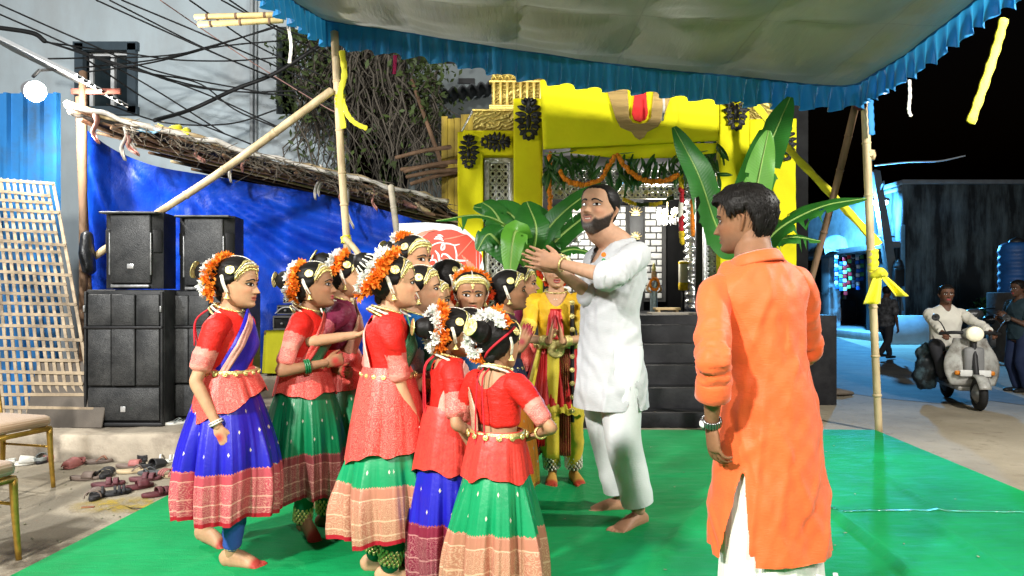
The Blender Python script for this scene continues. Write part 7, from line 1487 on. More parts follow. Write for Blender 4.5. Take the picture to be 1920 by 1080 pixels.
panel('red_bib',RDP,-.035,.045,.765*H,.64*H,.118,amp=.003,pl=3,splay=1.5); V,F=disc((.01,.150,.655*H),(0,1,0),.042,.012,20); MB().add(V,F).build('pendant',GOLDY,o)
belt(r,o,.612,.026,GOLDY,.028,8); V,F=disc((.0,.165,.60*H),(0,1,0),.055,.014,20); MB().add(V,F).build('belt_buckle',GOLDY,o); necklace(r,o,3)
for nm in 'RL': bangle(r,o,nm,GOLDY,.93,r.ar[4]*1.35,n=5)
# ------------------------------------------------------------------ man in white
LIN=linen_mat('white_linen',(.47,.48,.49)); LINP=linen_mat('white_cotton_trouser',(.68,.69,.70))
spQ=dict(head=(1122,393,3.85),yaw=112,male=True,skin=SKQ,lean=-3,seed=31,wide=.92,bulk=.98,hk=1.07,hrot=(30,12,-3),smile=1.0,open=.75,beard=True,hairoff=.022,hairamp=.003,jag=.006,gaze=(-.2,.6),browh=.017,eyeh=.024,lip=(.40,.14,.11),lipk=.8,nose=1.15,blush=0,
  hairline=([0,25,40,52,62,75,90,100,125,180],[.345,.345,.315,.26,.12,.06,-.02,-.10,-.24,-.27]),headfwd=.062,neckk=1.02,lk=.2265,shz=.788,
  armL=dict(hand=(1052,495,3.60),pole=(-1,.05,-.45),pose='clap',palm=(.05,1,.1),fdir=(-1,.05,.28)),armR=dict(hand=(1042,503,3.72),pole=(.25,-1,-.45),pose='clap',palm=(-.05,-1,.1),fdir=(-1,-.05,.32)),
  legL=dict(px=(1197,990),wdir=(-.75,-.62),pole=(-.1,1,0)),legR=dict(px=(1163,962),wdir=(-1,-.1),pole=(.1,1,0)),footskin=(.42,.22,.13))
r,o=person('bearded man in white kurta gesturing with both hands',spQ); H=r.H
V,F=hair_cap(spQ); MB().add(xf(V,r.Mh),F).build('hair',HAIR,o)
def slit(V,F,uv,cy,ztop,L,wd,side):
    """open a side slit with clean edges"""
    hw=wd*np.clip((ztop-V[:,2])/L,0,1.3)**1.1; dy=V[:,1]-cy; act=side&(V[:,2]<ztop-.004); sd=np.where(act,np.abs(dy)-hw,1.); pr=V.copy(); pr[:,1]=cy+np.where(dy<0,-1,1)*hw; return cut(V,F,uv,sd,pr)
low=[(.635,.215,.205,.0),(.70,.212,.200,0),(.80,.205,.190,.0),(.90,.195,.178,.004)]
def qpost(V,F,uv):
    # side slits and a slightly uneven hem
    pr=V.copy(); pr[:,2]=.645; V,F,uv=cut(V,F,uv,V[:,2]-.645,pr); return slit(V,F,uv,-.01,.86,.2,.04,np.abs(V[:,0])>.12)
top_garment(r,o,'kurta',LIN,.56,.020,.62,.020,.006,.0,(.81,.765,.042),low,.0085,.005,.005,.014,31,3,qpost,sbulge=.004)
for nm in 'RL':     # rolled cuffs
    a=r.arms[nm]; p=arm_path(a,r); q,ra=crom(p,10,np.array([0,0,0,0,0,0,0,0.])); sg=np.r_[0,np.cumsum(np.linalg.norm(np.diff(q,axis=0),axis=1))]; s0=np.linalg.norm(p[1]-p[0]); e=s0+(sg[-1]-s0)*.615; c=[np.array([np.interp(e+d,sg,q[:,k]) for k in range(3)]) for d in (-.062,-.05,-.02,.0,.012)]
    V,F=tube(np.array(c),[r.ar[3]+x for x in (.028,.034,.033,.034,.022)],22); nn=normals(V,F); V=V+nn*(fnoise(V,14,3)*.0025)[:,None]; MB().add(V,F).build('rolled_cuff',LIN,o)
for nm in 'RL':
    l=r.legs[nm]; e=l['A']+np.array((0,0,.035)); q_,r_=crom([l['hip']+(0,0,.05),l['hip']+(l['K']-l['hip'])*.5,l['K'],l['K']+(e-l['K'])*.5,e],9,[(.118,.130),(.108,.116),(.096,.102),(.086,.092),(.080,.088)]); V,F=tube(q_,r_,30,up=(0,1,0),cap=False); nn=normals(V,F); V=V+nn*(fnoise(V*np.array((1,1,.35)),4.5,5+ord(nm))*.006+np.sin(V[:,2]*38+fnoise(V,4,6)*2)*.0025*np.clip((.45-V[:,2])*4,0,1))[:,None]; MB().add(V,F).build('trouser_leg',LINP,o)
pts=[]
for i in range(33): a=2*math.pi*i/32; pts.append(np.array(r.T@Vector((.058*H*math.sin(a)*.82,(-.010+.046*math.cos(a))*H,(.835-.030*max(0,math.cos(a))**2+.012*max(0,-math.cos(a)))*H))))
V,F=tube(np.array(pts),[(.006,.016)]*33,8,cap=False); MB().add(V,F).build('collar',LIN,o)
bd=np.array(r.Wi@P(1132,482,3.60)); b=MB(); V,F=disc(bd+(0,.0,.012),np.array(r.Wi.to_3x3()@Vector((-.3,-1,.1))),.013,.006,12); b.add(V,F); bo=b.build('badge',DOR,o); V,F=disc(bd+(0,0,-.016),np.array(r.Wi.to_3x3()@Vector((-.3,-1,.1))),.010,.005,12); MB().add(V,F).build('badge_green',M('badge_green',(.01,.22,.05),.5),bo)
bangle(r,o,'L',GOLDY,.97,r.ar[4]*1.35,'bracelet',1)
# ------------------------------------------------------------------ man in orange, seen from behind
ORK=linen_mat('orange_raw_silk_kurta',(.78,.115,.026),.55,.06)
spR=dict(head=(1392,414,2.6),yaw=16,male=True,skin=SKR,lean=3,slean=-6,seed=41,bulk=1.0,shw=.93,wide=.86,hrot=(42,-3,0),hairoff=.088,hairamp=.012,jag=.03,frontlift=1.2,stubble=True,lip=(.25,.07,.05),blush=0,neckk=1.05,armk=1.02,
  hairline=([0,20,40,55,64,72,80,90,100,110,118,135,180],[.27,.275,.29,.27,.20,.06,.05,.10,.09,.02,-.16,-.31,-.34]),
  armL=dict(hand=(1334,796,2.43),pole=(-.6,-1,0),pose='relaxed',palm=(.9,.3,0),fdir=(.10,0,-1)),armR=dict(hand=(.15,.30,.90),px=False,pole=(1,-.5,-.3),pose='relaxed'))
r,o=person('man in orange kurta and white dhoti seen from behind',spR); H=r.H
V,F=hair_cap(spR); hb=MB().add(xf(V,r.Mh),F)
rng=np.random.RandomState(4)
for i in range(620):      # locks
    ph=rng.uniform(-math.pi,math.pi); hl=np.interp(abs(math.degrees(ph)),*spR['hairline']); z0=hl+(.49-hl)*rng.uniform(.25,1); z1=max(hl-.03,z0-rng.uniform(.15,.32)); dp=rng.normal(0,.12); A=[np.array(head_xyz(np.array([ph+dp*(z0-z)*3]),np.array([z]),spR,np.array([.089+.010*math.sin(ph*9+z*20)*.5+.004*rng.rand()]),False)).ravel() for z in np.linspace(z0,z1,5)]; V,F=tube(crom(A,2),np.linspace(.0085,.003,9),4); hb.add(xf(V,r.Mh),F)
hb.build('hair',HAIR,o)
low=[(.27,.222,.195,.01),(.34,.221,.194,.01),(.50,.208,.182,.008),(.68,.190,.165,.006),(.80,.176,.155,.004)]
def rpost(V,F,uv):
    hem=.338+.012*np.sin(V[:,0]*9)+.03*(V[:,1]>0.02)*(V[:,0]<0); pr=V.copy(); pr[:,2]=hem; V,F,uv=cut(V,F,uv,V[:,2]-hem,pr)
    V,F,uv=slit(V,F,uv,-.075,.68,.38,.062,V[:,0]<-.06); return slit(V,F,uv,.02,.62,.36,.04,V[:,0]>.06)
top_garment(r,o,'kurta',ORK,.56,.020,.80,.014,.004,.0,None,low,.0078,.005,.005,.014,41,3,rpost,sbulge=.002)
pts=[]
for i in range(33): a=2*math.pi*i/32; pts.append(np.array(r.T@Vector((.054*H*math.sin(a),(-.012+.052*math.cos(a))*H,(.834+.010*-math.cos(a))*H))))
V,F=tube(np.array(pts),[(.006,.026)]*33,8,cap=False); MB().add(V,F).build('stand_collar',ORK,o)
for nm in 'RL':
    a=r.arms[nm]; p=arm_path(a,r); q,ra=crom(p,10,np.zeros(8)); sg=np.r_[0,np.cumsum(np.linalg.norm(np.diff(q,axis=0),axis=1))]; s0=np.linalg.norm(p[1]-p[0]); e=s0+(sg[-1]-s0)*.79; c=[np.array([np.interp(e+d,sg,q[:,k]) for k in range(3)]) for d in (-.07,-.055,-.02,.0,.010)]
    V,F=tube(np.array(c),[r.ar[3]*.92+x for x in (.018,.025,.025,.026,.014)],20); MB().add(V,F).build('cuff',ORK,o)
DH=linen_mat('white_dhoti_cloth',(.74,.72,.66)); loft_skirt(None,o,'dhoti',DH,.72,.05,.150,.188,.125,.168,12,.016,seed=3,nz=20); V,F,uv=sheet(lambda u,v:(.06+.11*u+.02*v,-.170-.03*np.sin(u*5)-.01*v,.30-.10*v-.02*u),16,10); V,F=solid(V,F,.005); dl=MB().add(V,F).build('dhoti_end',DH,o); V,F,uv=sheet(lambda u,v:(.06+.112*u+.02*(.8+.2*v),-.176-.03*np.sin(u*5)-.01,.30-.10*(.80+.2*v)-.02*u),16,3); V,F=solid(V,F,.004); MB().add(V,F).build('zari_border',GOLD,dl)
def watch():
    a=r.arms['L']; d=nrm(a['W']-a['E']); c=a['E']+(a['W']-a['E'])*.955; u=nrm(np.array(r.Wi.to_3x3()@Vector((-1,-.35,0)))-d*0); u=nrm(u-d*u.dot(d)); v=np.cross(d,u); STL=M('steel_watch',(.22,.22,.215),.25,.9); R0=r.ar[4]*1.22; b=MB()
    for i in range(22): t=2*math.pi*i/22; p=c+(u*math.cos(t)+v*math.sin(t))*R0; V,F=capsule([p-d*.009,p+d*.009],[.0052,.0052],6,1); b.add(V,F)
    w_=b.build('watch',STL,o); V,F=disc(c+u*R0,u,.020,.006,18); MB().add(V,F).build('watch_case',STL,w_); V,F=tube(np.array([c+u*(R0+.008),c+u*(R0+.0095)]),.014,18); MB().add(V,F).build('watch_dial',M('pale_dial',(.6,.6,.58),.2),w_)
watch()
# ------------------------------------------------------------------ the street at the right
BW=M('pale_street_wall',(.42,.46,.48),.85,0,.2,1.5,.4,20,dirt=(.20,.22,.23),dscale=1.0)
def shop_row():
    t=thing('shop_building','low street building washed in cyan lamplight','building',(10.76,24,0)); o_=np.array((11.1,24,0))
    def b(n,x0,x1,y0,y1,z0,z1,m_=BW): return MB().add(*bbox(((x0+x1)/2-11.1,(y0+y1)/2-24,(z0+z1)/2),(x1-x0,y1-y0,z1-z0),.02)).build(n,m_,t)
    b('upper_wall',11.1,11.5,19.4,33,2.75,4.15); b('roof_slab',10.75,11.6,19.3,33,2.58,2.75,M('grimy_slab',(.12,.13,.14),.8)); b('parapet_cap',11.0,11.6,19.3,33,4.15,4.25,MATS['grimy_slab'])
    for (y0,y1) in ((19.4,20.6),(23.9,24.5),(27.4,28),(31,33)): b('wall_pier',11.1,11.5,y0,y1,0,2.58)
    b('inner_wall',13.3,13.5,19.4,33,0,2.6,M('dim_inner_wall',(.16,.18,.2),.9)); b('plinth',10.3,13.4,19.6,33,0,.22,M('step_concrete',(.35,.37,.38),.9,0,.2,3,.4,20))
    sh=b('shutter',11.3,11.36,28,31,.22,2.5,M('steel_shutter',(.08,.12,.16),.5,.4))
    for k in range(14): MB().add(*bbox((.17,29.5-24,.3+k*.155),(.03,3,.05),.01)).build('shutter_rib',MATS['steel_shutter'],sh)
shop_row()
def dark_building():
    s=N('mildewed_blue_glow_wall'); s.set(.9,0,.2); v=s.co('Object',(1,1,.18)); n=s.noise(v,2.2,6,.7); n2=s.noise(s.co(),.5,4); s.base(s.mix(s.ramp(s.math('MULTIPLY',n,s.math('ADD',n2,.4)),(.38,0.),(.62,1.)),(.010,.012,.014),(.085,.11,.12))); s.bump(n,.3,.02)  # mildew streaks, with the street's blue glow tinted into the lighter tone
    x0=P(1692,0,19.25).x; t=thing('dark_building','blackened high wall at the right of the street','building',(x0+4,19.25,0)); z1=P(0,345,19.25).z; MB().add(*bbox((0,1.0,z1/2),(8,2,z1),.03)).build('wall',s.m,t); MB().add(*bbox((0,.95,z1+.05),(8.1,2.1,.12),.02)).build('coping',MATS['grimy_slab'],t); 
    MB().add(*bbox((-3.98,.02,1.6),(.12,.06,3.2),.02)).build('corner_strip',M('corner_blue',(.1,.25,.4),.5),t)  # blue upright strip along the wall's left corner
dark_building()
def street_lamp():
    b0=G(1690,640); b0.z=0; top=P(1641,322,19.2); t=thing('street_lamp','leaning concrete lamp post with a lit cyan street lamp','street lamp',b0); d=np.array(top-b0); POST=M('dark_concrete_post',(.10,.11,.115),.85)
    V,F=tube(np.array([d*f for f in (0,.3,.6,1.)]),[(.20,.20),(.18,.18),(.16,.16),(.13,.13)],4,ph=math.pi/4,up=(1,0,0)); MB().add(V,F).build('post',POST,t,smooth=False)
    l=np.array(P(1651,379,19.35)-b0); V,F=tube(crom([d*.86,d*.90+(0,-.3,.15),l+(0,0,.10)],6),.03,7); MB().add(V,F).build('arm',POST,t)
    V,F=capsule([l+(-.16,0,.05),l+(.0,0,.07),l+(.18,0,.05)],[.07,.09,.07],12,3); MB().add(V,F).build('hood',POST,t); V,F=capsule([l+(-.12,0,-.01),l+(.12,0,-.01)],[(.10,.07),(.10,.07)],12,3); MB().add(V,F).build('lit_lens',M('lit_street_lens',(1,1,1),.5,bump=0,emis=(.55,.85,1.),es=60),t)
    L=bpy.data.lights.new('street_lamp_light','POINT'); L.energy=3600; L.color=(.10,.48,1.); L.shadow_soft_size=.12; lo=bpy.data.objects.new('street_lamp_light',L); link(lo,t); lo.location=l+np.array((-.25,.0,-.25))
    V,F=tube(np.array([(0,0,0)])+np.array([d*.62+(-.25,0,0),d*.62+(.25,0,0)]),.025,6); MB().add(V,F).build('cross_iron',POST,t)
street_lamp()
rng=np.random.RandomState(9)
PKM=[M('packet_'+n,c,.3,.2,.2,9,.3,40) for n,c in (('white',(.7,.72,.75)),('blue',(.03,.15,.6)),('red',(.5,.03,.04)),('green',(.2,.5,.15)),('dark',(.05,.04,.06)))]
for i,(px,top,bot) in enumerate(((1568,478,548),(1576,490,552),(1584,482,556),(1592,470,548),(1600,476,540),(1608,480,545),(1616,470,530))):
    Y=22.0+.1*i; c=P(px,top,Y); t=thing('packet_strip',['leftmost','second','third','fourth','fifth','sixth','rightmost'][i]+' strip of snack packets hanging at the shop','packet strip',c,0,'snack strips hanging at the shop'); per=[MB() for _ in range(2)]; k=Y/FPX; n=int((bot-top)/8)
    for j in range(n): V,F=bbox((rng.normal(0,.01),rng.normal(0,.02),-(j+.5)*8*k),(7*k,.03,7*k),.012); per[j%2].add(V,F)
    per[0].build('packets',PKM[i%5],t)['kind']='stuff'; per[1].build('packets',PKM[(i*2+1)%5],t)['kind']='stuff'
V,F,uv=sheet(lambda u,v:(u*1.7-.85,-.2+.5*v+.1*np.sin(u*12),.55*v+.12*np.sin(u*9+v*5)),30,12); V,F=solid(V,F,.01); o=MB().add(V,F).build('plastic_awning',M('pale_plastic_sheet',(.45,.55,.6),.3,0,.2,4,.4,10)); o.location=P(1592,478,22.6); tag(o,'crumpled pale plastic sheet above the shop goods','awning')
def counter():
    c=G(1578,606,.22); t=thing('shop_counter','dark shop counter stacked with bottles below the packets','counter',(c.x,c.y,.22)); MB().add(*bbox((0,0,.45),(.55,1.2,.9),.02)).build('base',M('counter_dark',(.03,.04,.05),.6),t)
    for k in range(6): MB().add(*bbox((-.30,-.5+.2*k,.35+.1*(k%3)),(.06,.14,.5),.02)).build('hanging_card',PKM[k%3],t)
    for k in range(8):
        V=[]; prof=((.035,0),(.04,.02),(.04,.14),(.015,.18),(.015,.22)); y=-.5+.14*k
        for r_,z in prof:
            for i in range(8): a=2*math.pi*i/8; V.append((-.1+r_*math.cos(a),y+r_*math.sin(a),.9+z))
        MB().add(V,grid(8,5,True)+[tuple(range(32,40))]).build('bottle',PKM[(k*3)%5],t)
counter()
def plastic_chair(px,py,z,label):
    c=G(px,py,z); t=thing('plastic_chair',label,'chair',(c.x,c.y,z),R(200)); m_=M('white_plastic',(.6,.62,.63),.4); MB().add(*bbox((0,0,.42),(.44,.42,.04),.015)).build('seat',m_,t)
    for sx in (-1,1):
        for sy in (-1,1): V,F=tube(np.array([(sx*.19,sy*.18,.41),(sx*.23,sy*.21,0)]),.022,6); MB().add(V,F).build('leg',m_,t)
    V,F,uv=sheet(lambda u,v:((u-.5)*.42,.2+.1*v+.05*(u-.5)**2*4*-1,.44+.42*v),8,6); V,F=solid(V,F,.015); MB().add(V,F).build('backrest',m_,t)
plastic_chair(1598,604,.22,'white plastic chair in front of the shop')
o=MB(); V,F=capsule([(0,0,0),(0,0,.5),(0,0,1.1)],[(.22,.22),(.26,.26),(.22,.22)],14,4); o.add(V,F); o=o.build('sack',M('dark_sack',(.05,.07,.08),.8,0,.3,5,.5,20)); c=G(1545,606,.22); o.location=(c.x,c.y,.22); tag(o,'tall dark sack standing left of the shop counter','sack')
V,F=bbox((0,0,.40),(1.15,.12,.80),.03); V=xf(V,Matrix.Rotation(R(-24),4,'X')); o=MB().add(V,F).build('leaning_slab',M('pale_slab',(.40,.46,.50),.8,0,.15,3,.3,20)); c=G(1708,646); o.location=(c.x,c.y,0); tag(o,'pale slab leaning on the pavement below the dark wall','slab')
o=thing('meter_box','dark electric meter box on the corner beside the lamp post','meter box',P(1684,520,19.1)); MB().add(*bbox((0,0,0),(.28,.18,.5),.03)).build('case',BLACK,o); V,F=capsule([(0,0,.30),(0,0,.38)],[.15,.12],12,3); MB().add(V,F).build('insulator',BLACK,o); V,F=tube(np.array([(.05,.05,-.2),(.05,.05,-1.5)]),.04,6); MB().add(V,F).build('conduit',BLACK,o)
def bush():
    c=G(1852,640); t=thing('bush','dark green bush behind the scooter rider','bush',c); rng=np.random.RandomState(6); lf=MB(); st=MB()
    for i in range(1500):
        p=rng.normal(size=3); p/=np.linalg.norm(p); p*=rng.rand()**.4; p=p*np.array((.75,.5,.42))+np.array((0,0,.85)); a=nrm(rng.normal(size=3))*.07; b=nrm(np.cross(a,rng.normal(size=3)))*.03; lf.add(np.array([p-a,p+b,p+a,p-b]),[(0,1,2,3)])
    for i in range(12): d=rng.normal(0,.25,2); V,F=tube(np.array([(0,0,0),(d[0]*.5,d[1]*.5,.5),(d[0],d[1],1.0)]),[.03,.02,.01],5); st.add(V,F)
    lf.build('leaves',M('bush_leaf',(.03,.10,.03),.5,0,.4,3,0),t,smooth=False); st.build('stems',WOODD,t)
bush()
def tank():
    c=P(1906,548,13.5); t=thing('water_tank','ribbed blue water tank on a brick stand at the right edge','water tank',(c.x,c.y,0)); V=[]; n=28; zs=np.linspace(0,.95,40); h0=c.z
    for z in zs:
        r_=.30*(1+.03*math.sin(z*42))*(1 if z<.85 else 1-((z-.85)/.12)**2*.5)
        for i in range(n): a=2*math.pi*i/n; V.append((r_*math.cos(a),r_*math.sin(a),h0+z))
    MB().add(V,grid(n,40,True)+[tuple(range(39*n,40*n))]).build('tank',M('blue_tank_plastic',(.008,.06,.20),.5,0,.2),t); V,F=tube(np.array([(0,0,h0+.93),(0,0,h0+1.0)]),[.14,.12],16); MB().add(V,F).build('lid',BLACK,t); MB().add(*bbox((0,0,h0/2),(.7,.7,h0),.02)).build('stand',M('dark_brick_stand',(.05,.045,.04),.9,0,.4,4,.5,20),t)
tank()
# ---- scooter, motorcycle
def wheel(parent,loc,r_,w_,rim,axis='X'):
    n=32; prof=[]; 
    for i in range(10): a=2*math.pi*i/10; prof.append((r_-w_*.55+w_*.55*math.cos(a),w_*.5*math.sin(a)))
    V=[]
    for i in range(n):
        t_=2*math.pi*i/n
        for (rr,x) in prof: V.append((x,rr*math.cos(t_),rr*math.sin(t_)))
    F=[]
    for i in range(n):
        for j in range(10): k=(i+1)%n; l=(j+1)%10; F.append((i*10+j,k*10+j,k*10+l,i*10+l))
    wh=bpy.data.objects.new('wheel',None); link(wh,parent); wh.location=loc
    MB().add(V,F).build('tyre',M('tyre_rubber',(.012,.012,.012),.75,0,.2,20,.3,60),wh); b=MB()
    for x in (-w_*.28,w_*.28):
        V,F=tube(np.array([(x,0,0),(x*1.25,0,0)]),r_-w_*.9,24,up=(0,0,1)); b.add(V,F)
    V,F=tube(np.array([(-w_*.75,0,0),(w_*.75,0,0)]),r_*.18,12,up=(0,0,1)); b.add(V,F); b.build('rim',rim,wh)
def scooter():
    front=G(1836,770); t=thing('scooter','pale grey old scooter ridden towards the camera','scooter',(front.x+.135,front.y+.505,0),R(165)); t.scale=(.84,.84,.84); PT=M('worn_pale_grey_paint',(.40,.40,.37),.42,.1,.25,6,.2,40,dirt=(.14,.12,.10),dscale=5); RIM=M('dull_rim',(.25,.25,.25),.4,.6); DK=M('scooter_black',(.015,.015,.016),.5)
    wheel(t,(0,.62,.215),.215,.10,RIM); wheel(t,(0,-.62,.215),.215,.10,RIM)
    # leg shield
    def sh(u,v):
        x=(u-.5)*.66*(1-.25*v**3)*(.78+.22*np.sin(math.pi*np.clip(v*1.15,0,1))); return x,.44-.10*v+.02-.35*(u-.5)**2*.9,.30+.62*v
    V,F,uv=sheet(sh,20,20); V,F=solid(V,F,.012); MB().add(V,F).build('leg_shield',PT,t)
    MB().add(*bbox((0,.435,.63),(.24,.10,.36),.04)).build('glovebox_front',M('scooter_grey_panel',(.20,.20,.20),.5),t); MB().add(*bbox((0,.50,.47),(.36,.012,.085),.01)).build('number_plate',M('number_plate_white',(.65,.65,.62),.5),t)
    for s_ in (-1,1): MB().add(*bbox((s_*.20,.462,.47),(.07,.05,.06),.018)).build('indicator',M('amber_indicator',(.6,.2,.02),.3),t)
    V=[]; n=22
    for j,(wd,sg) in enumerate(((.085,0),(.10,.03),(.095,.08),(.07,.12))):
        for i in range(n): a=R(20+150*i/(n-1)); rr=.27-.0*sg; V.append(((wd if j%2==0 else wd)*0+[-.07,-.04,.04,.07][j],.62+(.225+[0,.02,.02,0][j])*math.cos(a),.215+(.225+[0,.02,.02,0][j])*math.sin(a)))
    V,F=solid(np.array(V),grid(n,4),-.006); MB().add(V,F).build('front_mudguard',PT,t)
    V,F=tube(np.array([(0,.40,.98),(0,.50,.55),(.0,.60,.25)]),.035,10); MB().add(V,F).build('steering_column',DK,t)
    V,F=tube(crom([(-.36,.28,.98),(-.20,.36,1.0),(0,.40,.99),(.20,.36,1.0),(.36,.28,.98)],5),.022,8); MB().add(V,F).build('handlebar',DK,t); V,F=capsule([(0,.34,.985),(0,.44,.985)],[(.13,.085),(.105,.08)],16,4,up=(0,0,1)); MB().add(V,F).build('headset',PT,t)
    V,F=tube(np.array([(0,.44,.99),(0,.505,.985),(0,.515,.985)]),[.10,.098,.085],24); MB().add(V,F).build('headlamp',M('cream_headlamp',(.85,.80,.62),.2,0,.05,5,.2,60,emis=(1,.9,.6),es=.25),t)
    MB().add(*bbox((0,.05,.26),(.36,.75,.07),.02)).build('floorboard',PT,t)
    for s_ in (-1,1):
        V,F=capsule([(s_*.17,-.25,.42),(s_*.22,-.52,.46),(s_*.18,-.85,.44)],[(.07,.15),(.11,.19),(.05,.10)],14,5,up=(1,0,0)); MB().add(V,F).build('side_cowl',[DK,PT][s_>0],t)
        V,F=tube(crom([(s_*.30,.34,1.0),(s_*.36,.36,1.12),(s_*.42,.34,1.18)],4),.008,5); mr=MB().add(V,F).build('mirror_stalk',DK,t); V,F=disc((s_*.42,.34,1.20),(0,-1,0),.05,.015,14); MB().add(V,F).build('mirror',DK,mr)
    MB().add(*bbox((0,-.52,.40),(.30,.72,.40),.08)).build('body_shell',PT,t); V,F=capsule([(0,-.05,.70),(0,-.35,.72),(0,-.75,.74)],[(.12,.05),(.15,.06),(.13,.055)],14,4); MB().add(V,F).build('seat',DK,t)
    V,F=tube(crom([(0.03,-.85,.70),(.03,-.98,.85),(0.03,-.95,1.0)],4),.012,6); MB().add(V,F).build('rear_carrier',RIM,t)
scooter()
o=MB(); V,F=capsule([(0,0,.45),(.02,0,.30),(-.02,.02,.12)],[(.08,.10),(.15,.15),(.13,.13)],14,5); V=V+normals(V,F)*(fnoise(V,6,3)*.02)[:,None]; o.add(V,F); o=o.build('carried_bag',M('dark_glossy_bag',(.02,.025,.03),.3,0,.3,5,.6,20,dirt=(.15,.25,.3),dscale=4)); c=P(1738,690,8.4); o.location=(c.x,c.y,c.z-.25); tag(o,'dark plastic bag hanging beside the scooter','bag')
def trousers(r,o,m_,rad=(.105,.088,.072,.062,.058),end=.96):
    for nm in 'RL':
        l=r.legs[nm]; e=l['K']+(l['A']-l['K'])*end; V,F=capsule([l['hip']+(0,0,.04),l['hip']+(l['K']-l['hip'])*.5,l['K'],l['K']+(e-l['K'])*.5,e],[x*r.H/1.6 for x in rad],16,6,up=(0,1,0)); V=V+normals(V,F)*(fnoise(V,5,2)*.005)[:,None]; MB().add(V,F).build('trouser_leg',m_,o)
def simple_hair(r,o,sp): V,F=hair_cap(sp); MB().add(xf(V,r.Mh),F).build('hair',HAIR,o)
MH=([0,25,45,62,78,92,110,140,180],[.30,.30,.27,.18,.02,-.06,-.22,-.30,-.31]); DKT=M('dark_trouser',(.02,.02,.024),.8)
sp=dict(head=(1775,554,8.4),yaw=165,male=True,skin=(.13,.06,.035),H=1.52,lean=4,seed=51,hairline=MH,hairoff=.04,drop=.135,armR=dict(hand=(1769,625,8.04),pole=(1,-.5,-.6),pose='grip',palm=(0,0,-1)),armL=dict(hand=(1863,626,7.91),pole=(-1,-.5,-.6),pose='grip',palm=(0,0,-1)),legR=dict(foot=(.11,.34),z=.32,pole=(.5,1,.6)),legL=dict(foot=(-.11,.34),z=.32,pole=(-.5,1,.6)),fixH=True,nofeet=True,stubble=True,blush=0)
r,o=person('man in white shirt riding the scooter',sp); simple_hair(r,o,sp); SHW=linen_mat('cream_shirt',(.66,.63,.55),.7)
top_garment(r,o,'shirt',SHW,.50,.014,.93,.016,.004,0,(.82,.795,.035),seed=51,fold=.005,wr=.003,bodyfold=.006); trousers(r,o,DKT)
for nm in 'RL': l=r.legs[nm]; V,F=capsule([l['A']+(0,-.06,-.03),l['A']+(0,.15,-.04)],[(.04,.035),(.04,.03)],10,3); MB().add(V,F).build('shoe',BLACK,o)
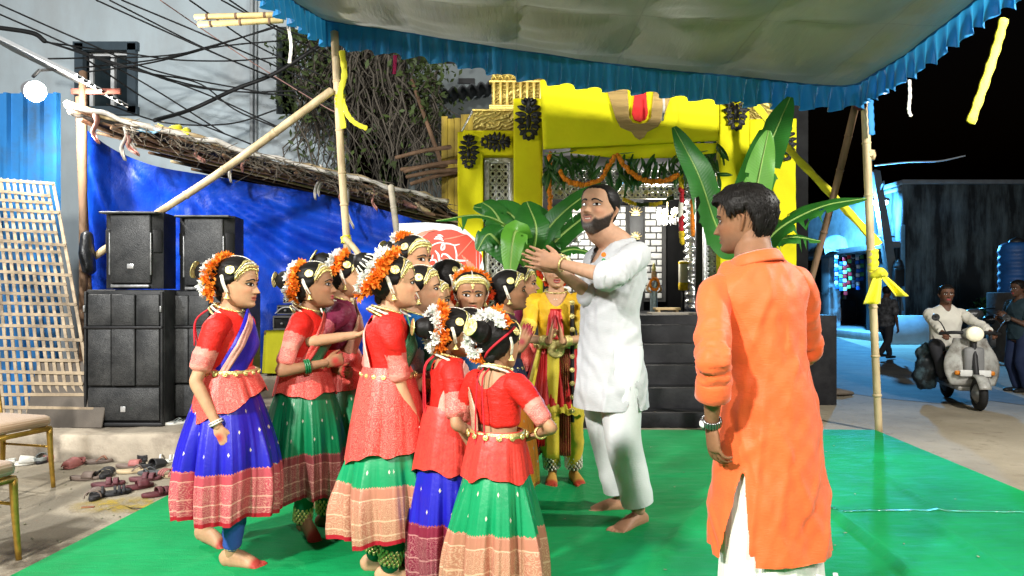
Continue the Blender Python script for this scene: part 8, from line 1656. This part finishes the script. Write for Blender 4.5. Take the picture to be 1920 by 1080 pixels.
def motorcycle():
    c=G(1880,676); t=thing('motorcycle','dark motorcycle parked behind the scooter','motorcycle',(c.x,c.y,0),R(70)); DK=M('motorcycle_black',(.012,.012,.014),.25,.2); RIM=MATS['dull_rim']; wheel(t,(0,.68,.31),.31,.10,RIM); wheel(t,(0,-.66,.31),.31,.12,RIM)
    V,F=capsule([(0,.25,.78),(0,.05,.80),(0,-.15,.74)],[(.10,.09),(.14,.12),(.11,.08)],14,4); MB().add(V,F).build('fuel_tank',DK,t); V,F=capsule([(0,-.15,.76),(0,-.5,.78),(0,-.8,.82)],[(.11,.05),(.13,.05),(.10,.04)],12,4); MB().add(V,F).build('seat',DK,t); MB().add(*bbox((0,.05,.42),(.26,.42,.36),.06)).build('engine',M('engine_grey',(.12,.12,.12),.4,.5),t)
    for s_ in (-1,1): V,F=tube(np.array([(s_*.09,.40,.95),(s_*.09,.68,.31)]),.025,8); MB().add(V,F).build('fork_leg',RIM,t)
    V,F=tube(crom([(-.36,.22,1.02),(-.15,.36,1.0),(.15,.36,1.0),(.36,.22,1.02)],5),.016,7); MB().add(V,F).build('handlebar',DK,t); V,F=capsule([(0,.42,.90),(0,.54,.90)],[.10,.095],14,3,up=(0,0,1)); MB().add(V,F).build('headlamp',RIM,t); V,F=tube(np.array([(.12,.1,.3),(.15,-.3,.28),(.16,-.85,.36)]),.04,8); MB().add(V,F).build('exhaust',RIM,t)
    for y,a0 in ((.68,0),(-.66,0)):
        V=[]; n=16
        for x in (-.07,.07):
            for i in range(n): a=R(15+150*i/(n-1)); V.append((x,y+.345*math.cos(a),.31+.345*math.sin(a)))
        V,F=solid(np.array(V),grid(n,2),-.006); MB().add(V,F).build('mudguard',DK,t)
motorcycle()
sp=dict(head=(1908,541,9.2),yaw=95,male=True,skin=(.10,.05,.03),lean=1,seed=52,hairline=MH,hairoff=.045,armR=dict(hand=(.10,.24,.95),px=False,pole=(.6,-1,-.5),pose='relaxed'),armL=dict(hand=(-.05,.22,.98),px=False,pole=(-.6,-1,-.5),pose='relaxed'),nofeet=True,blush=0)
r,o=person('person in dark T-shirt with folded arms at the right edge',sp); simple_hair(r,o,sp); top_garment(r,o,'t_shirt',M('dark_teal_cotton',(.012,.03,.04),.8),.48,.016,.42,.018,.008,0,(.82,.80,.04),seed=52,fold=.005); trousers(r,o,M('navy_denim',(.01,.02,.06),.8))
for nm in 'RL': l=r.legs[nm]; V,F=capsule([l['A']+(0,-.06,-.04),l['A']+(0,.15,-.05)],[(.04,.035),(.042,.028)],10,3); MB().add(V,F).build('shoe',BLACK,o)
sp=dict(head=(1664,546,13.7),yaw=-60,male=True,skin=(.10,.05,.03),lean=3,seed=53,hairline=MH,hairoff=.04,legR=dict(foot=(.07,-.28),z=.16,pole=(0,1,0)),legL=dict(foot=(-.07,.24),pole=(0,1,0)),nofeet=True,blush=0)
r,o=person('person in dark printed shirt walking past the lamp post',sp); simple_hair(r,o,sp); top_garment(r,o,'shirt',M('dark_printed_shirt',(.06,.06,.065),.8,0,.9,14,.1,30),.46,.022,.5,.02,.01,0,None,seed=53,fold=.006); trousers(r,o,DKT)
for nm in 'RL': l=r.legs[nm]; V,F=capsule([l['A']+(0,-.06,-.04),l['A']+(0,.15,-.05)],[(.04,.035),(.042,.028)],10,3); MB().add(V,F).build('shoe',BLACK,o)
o=MB(); V,F=capsule([(0,0,.03),(.1,0,.05),(.28,.05,.03)],[(.09,.035),(.12,.05),(.07,.03)],10,3); o.add(V,F); o=o.build('rubbish_heap',M('muddy_heap',(.12,.10,.08),.9,0,.4,8,.6,30)); o.location=G(1555,742); tag(o,'small muddy heap on the ground beyond the carpet','rubbish')
print('script seconds',round(time.time()-T0,1))
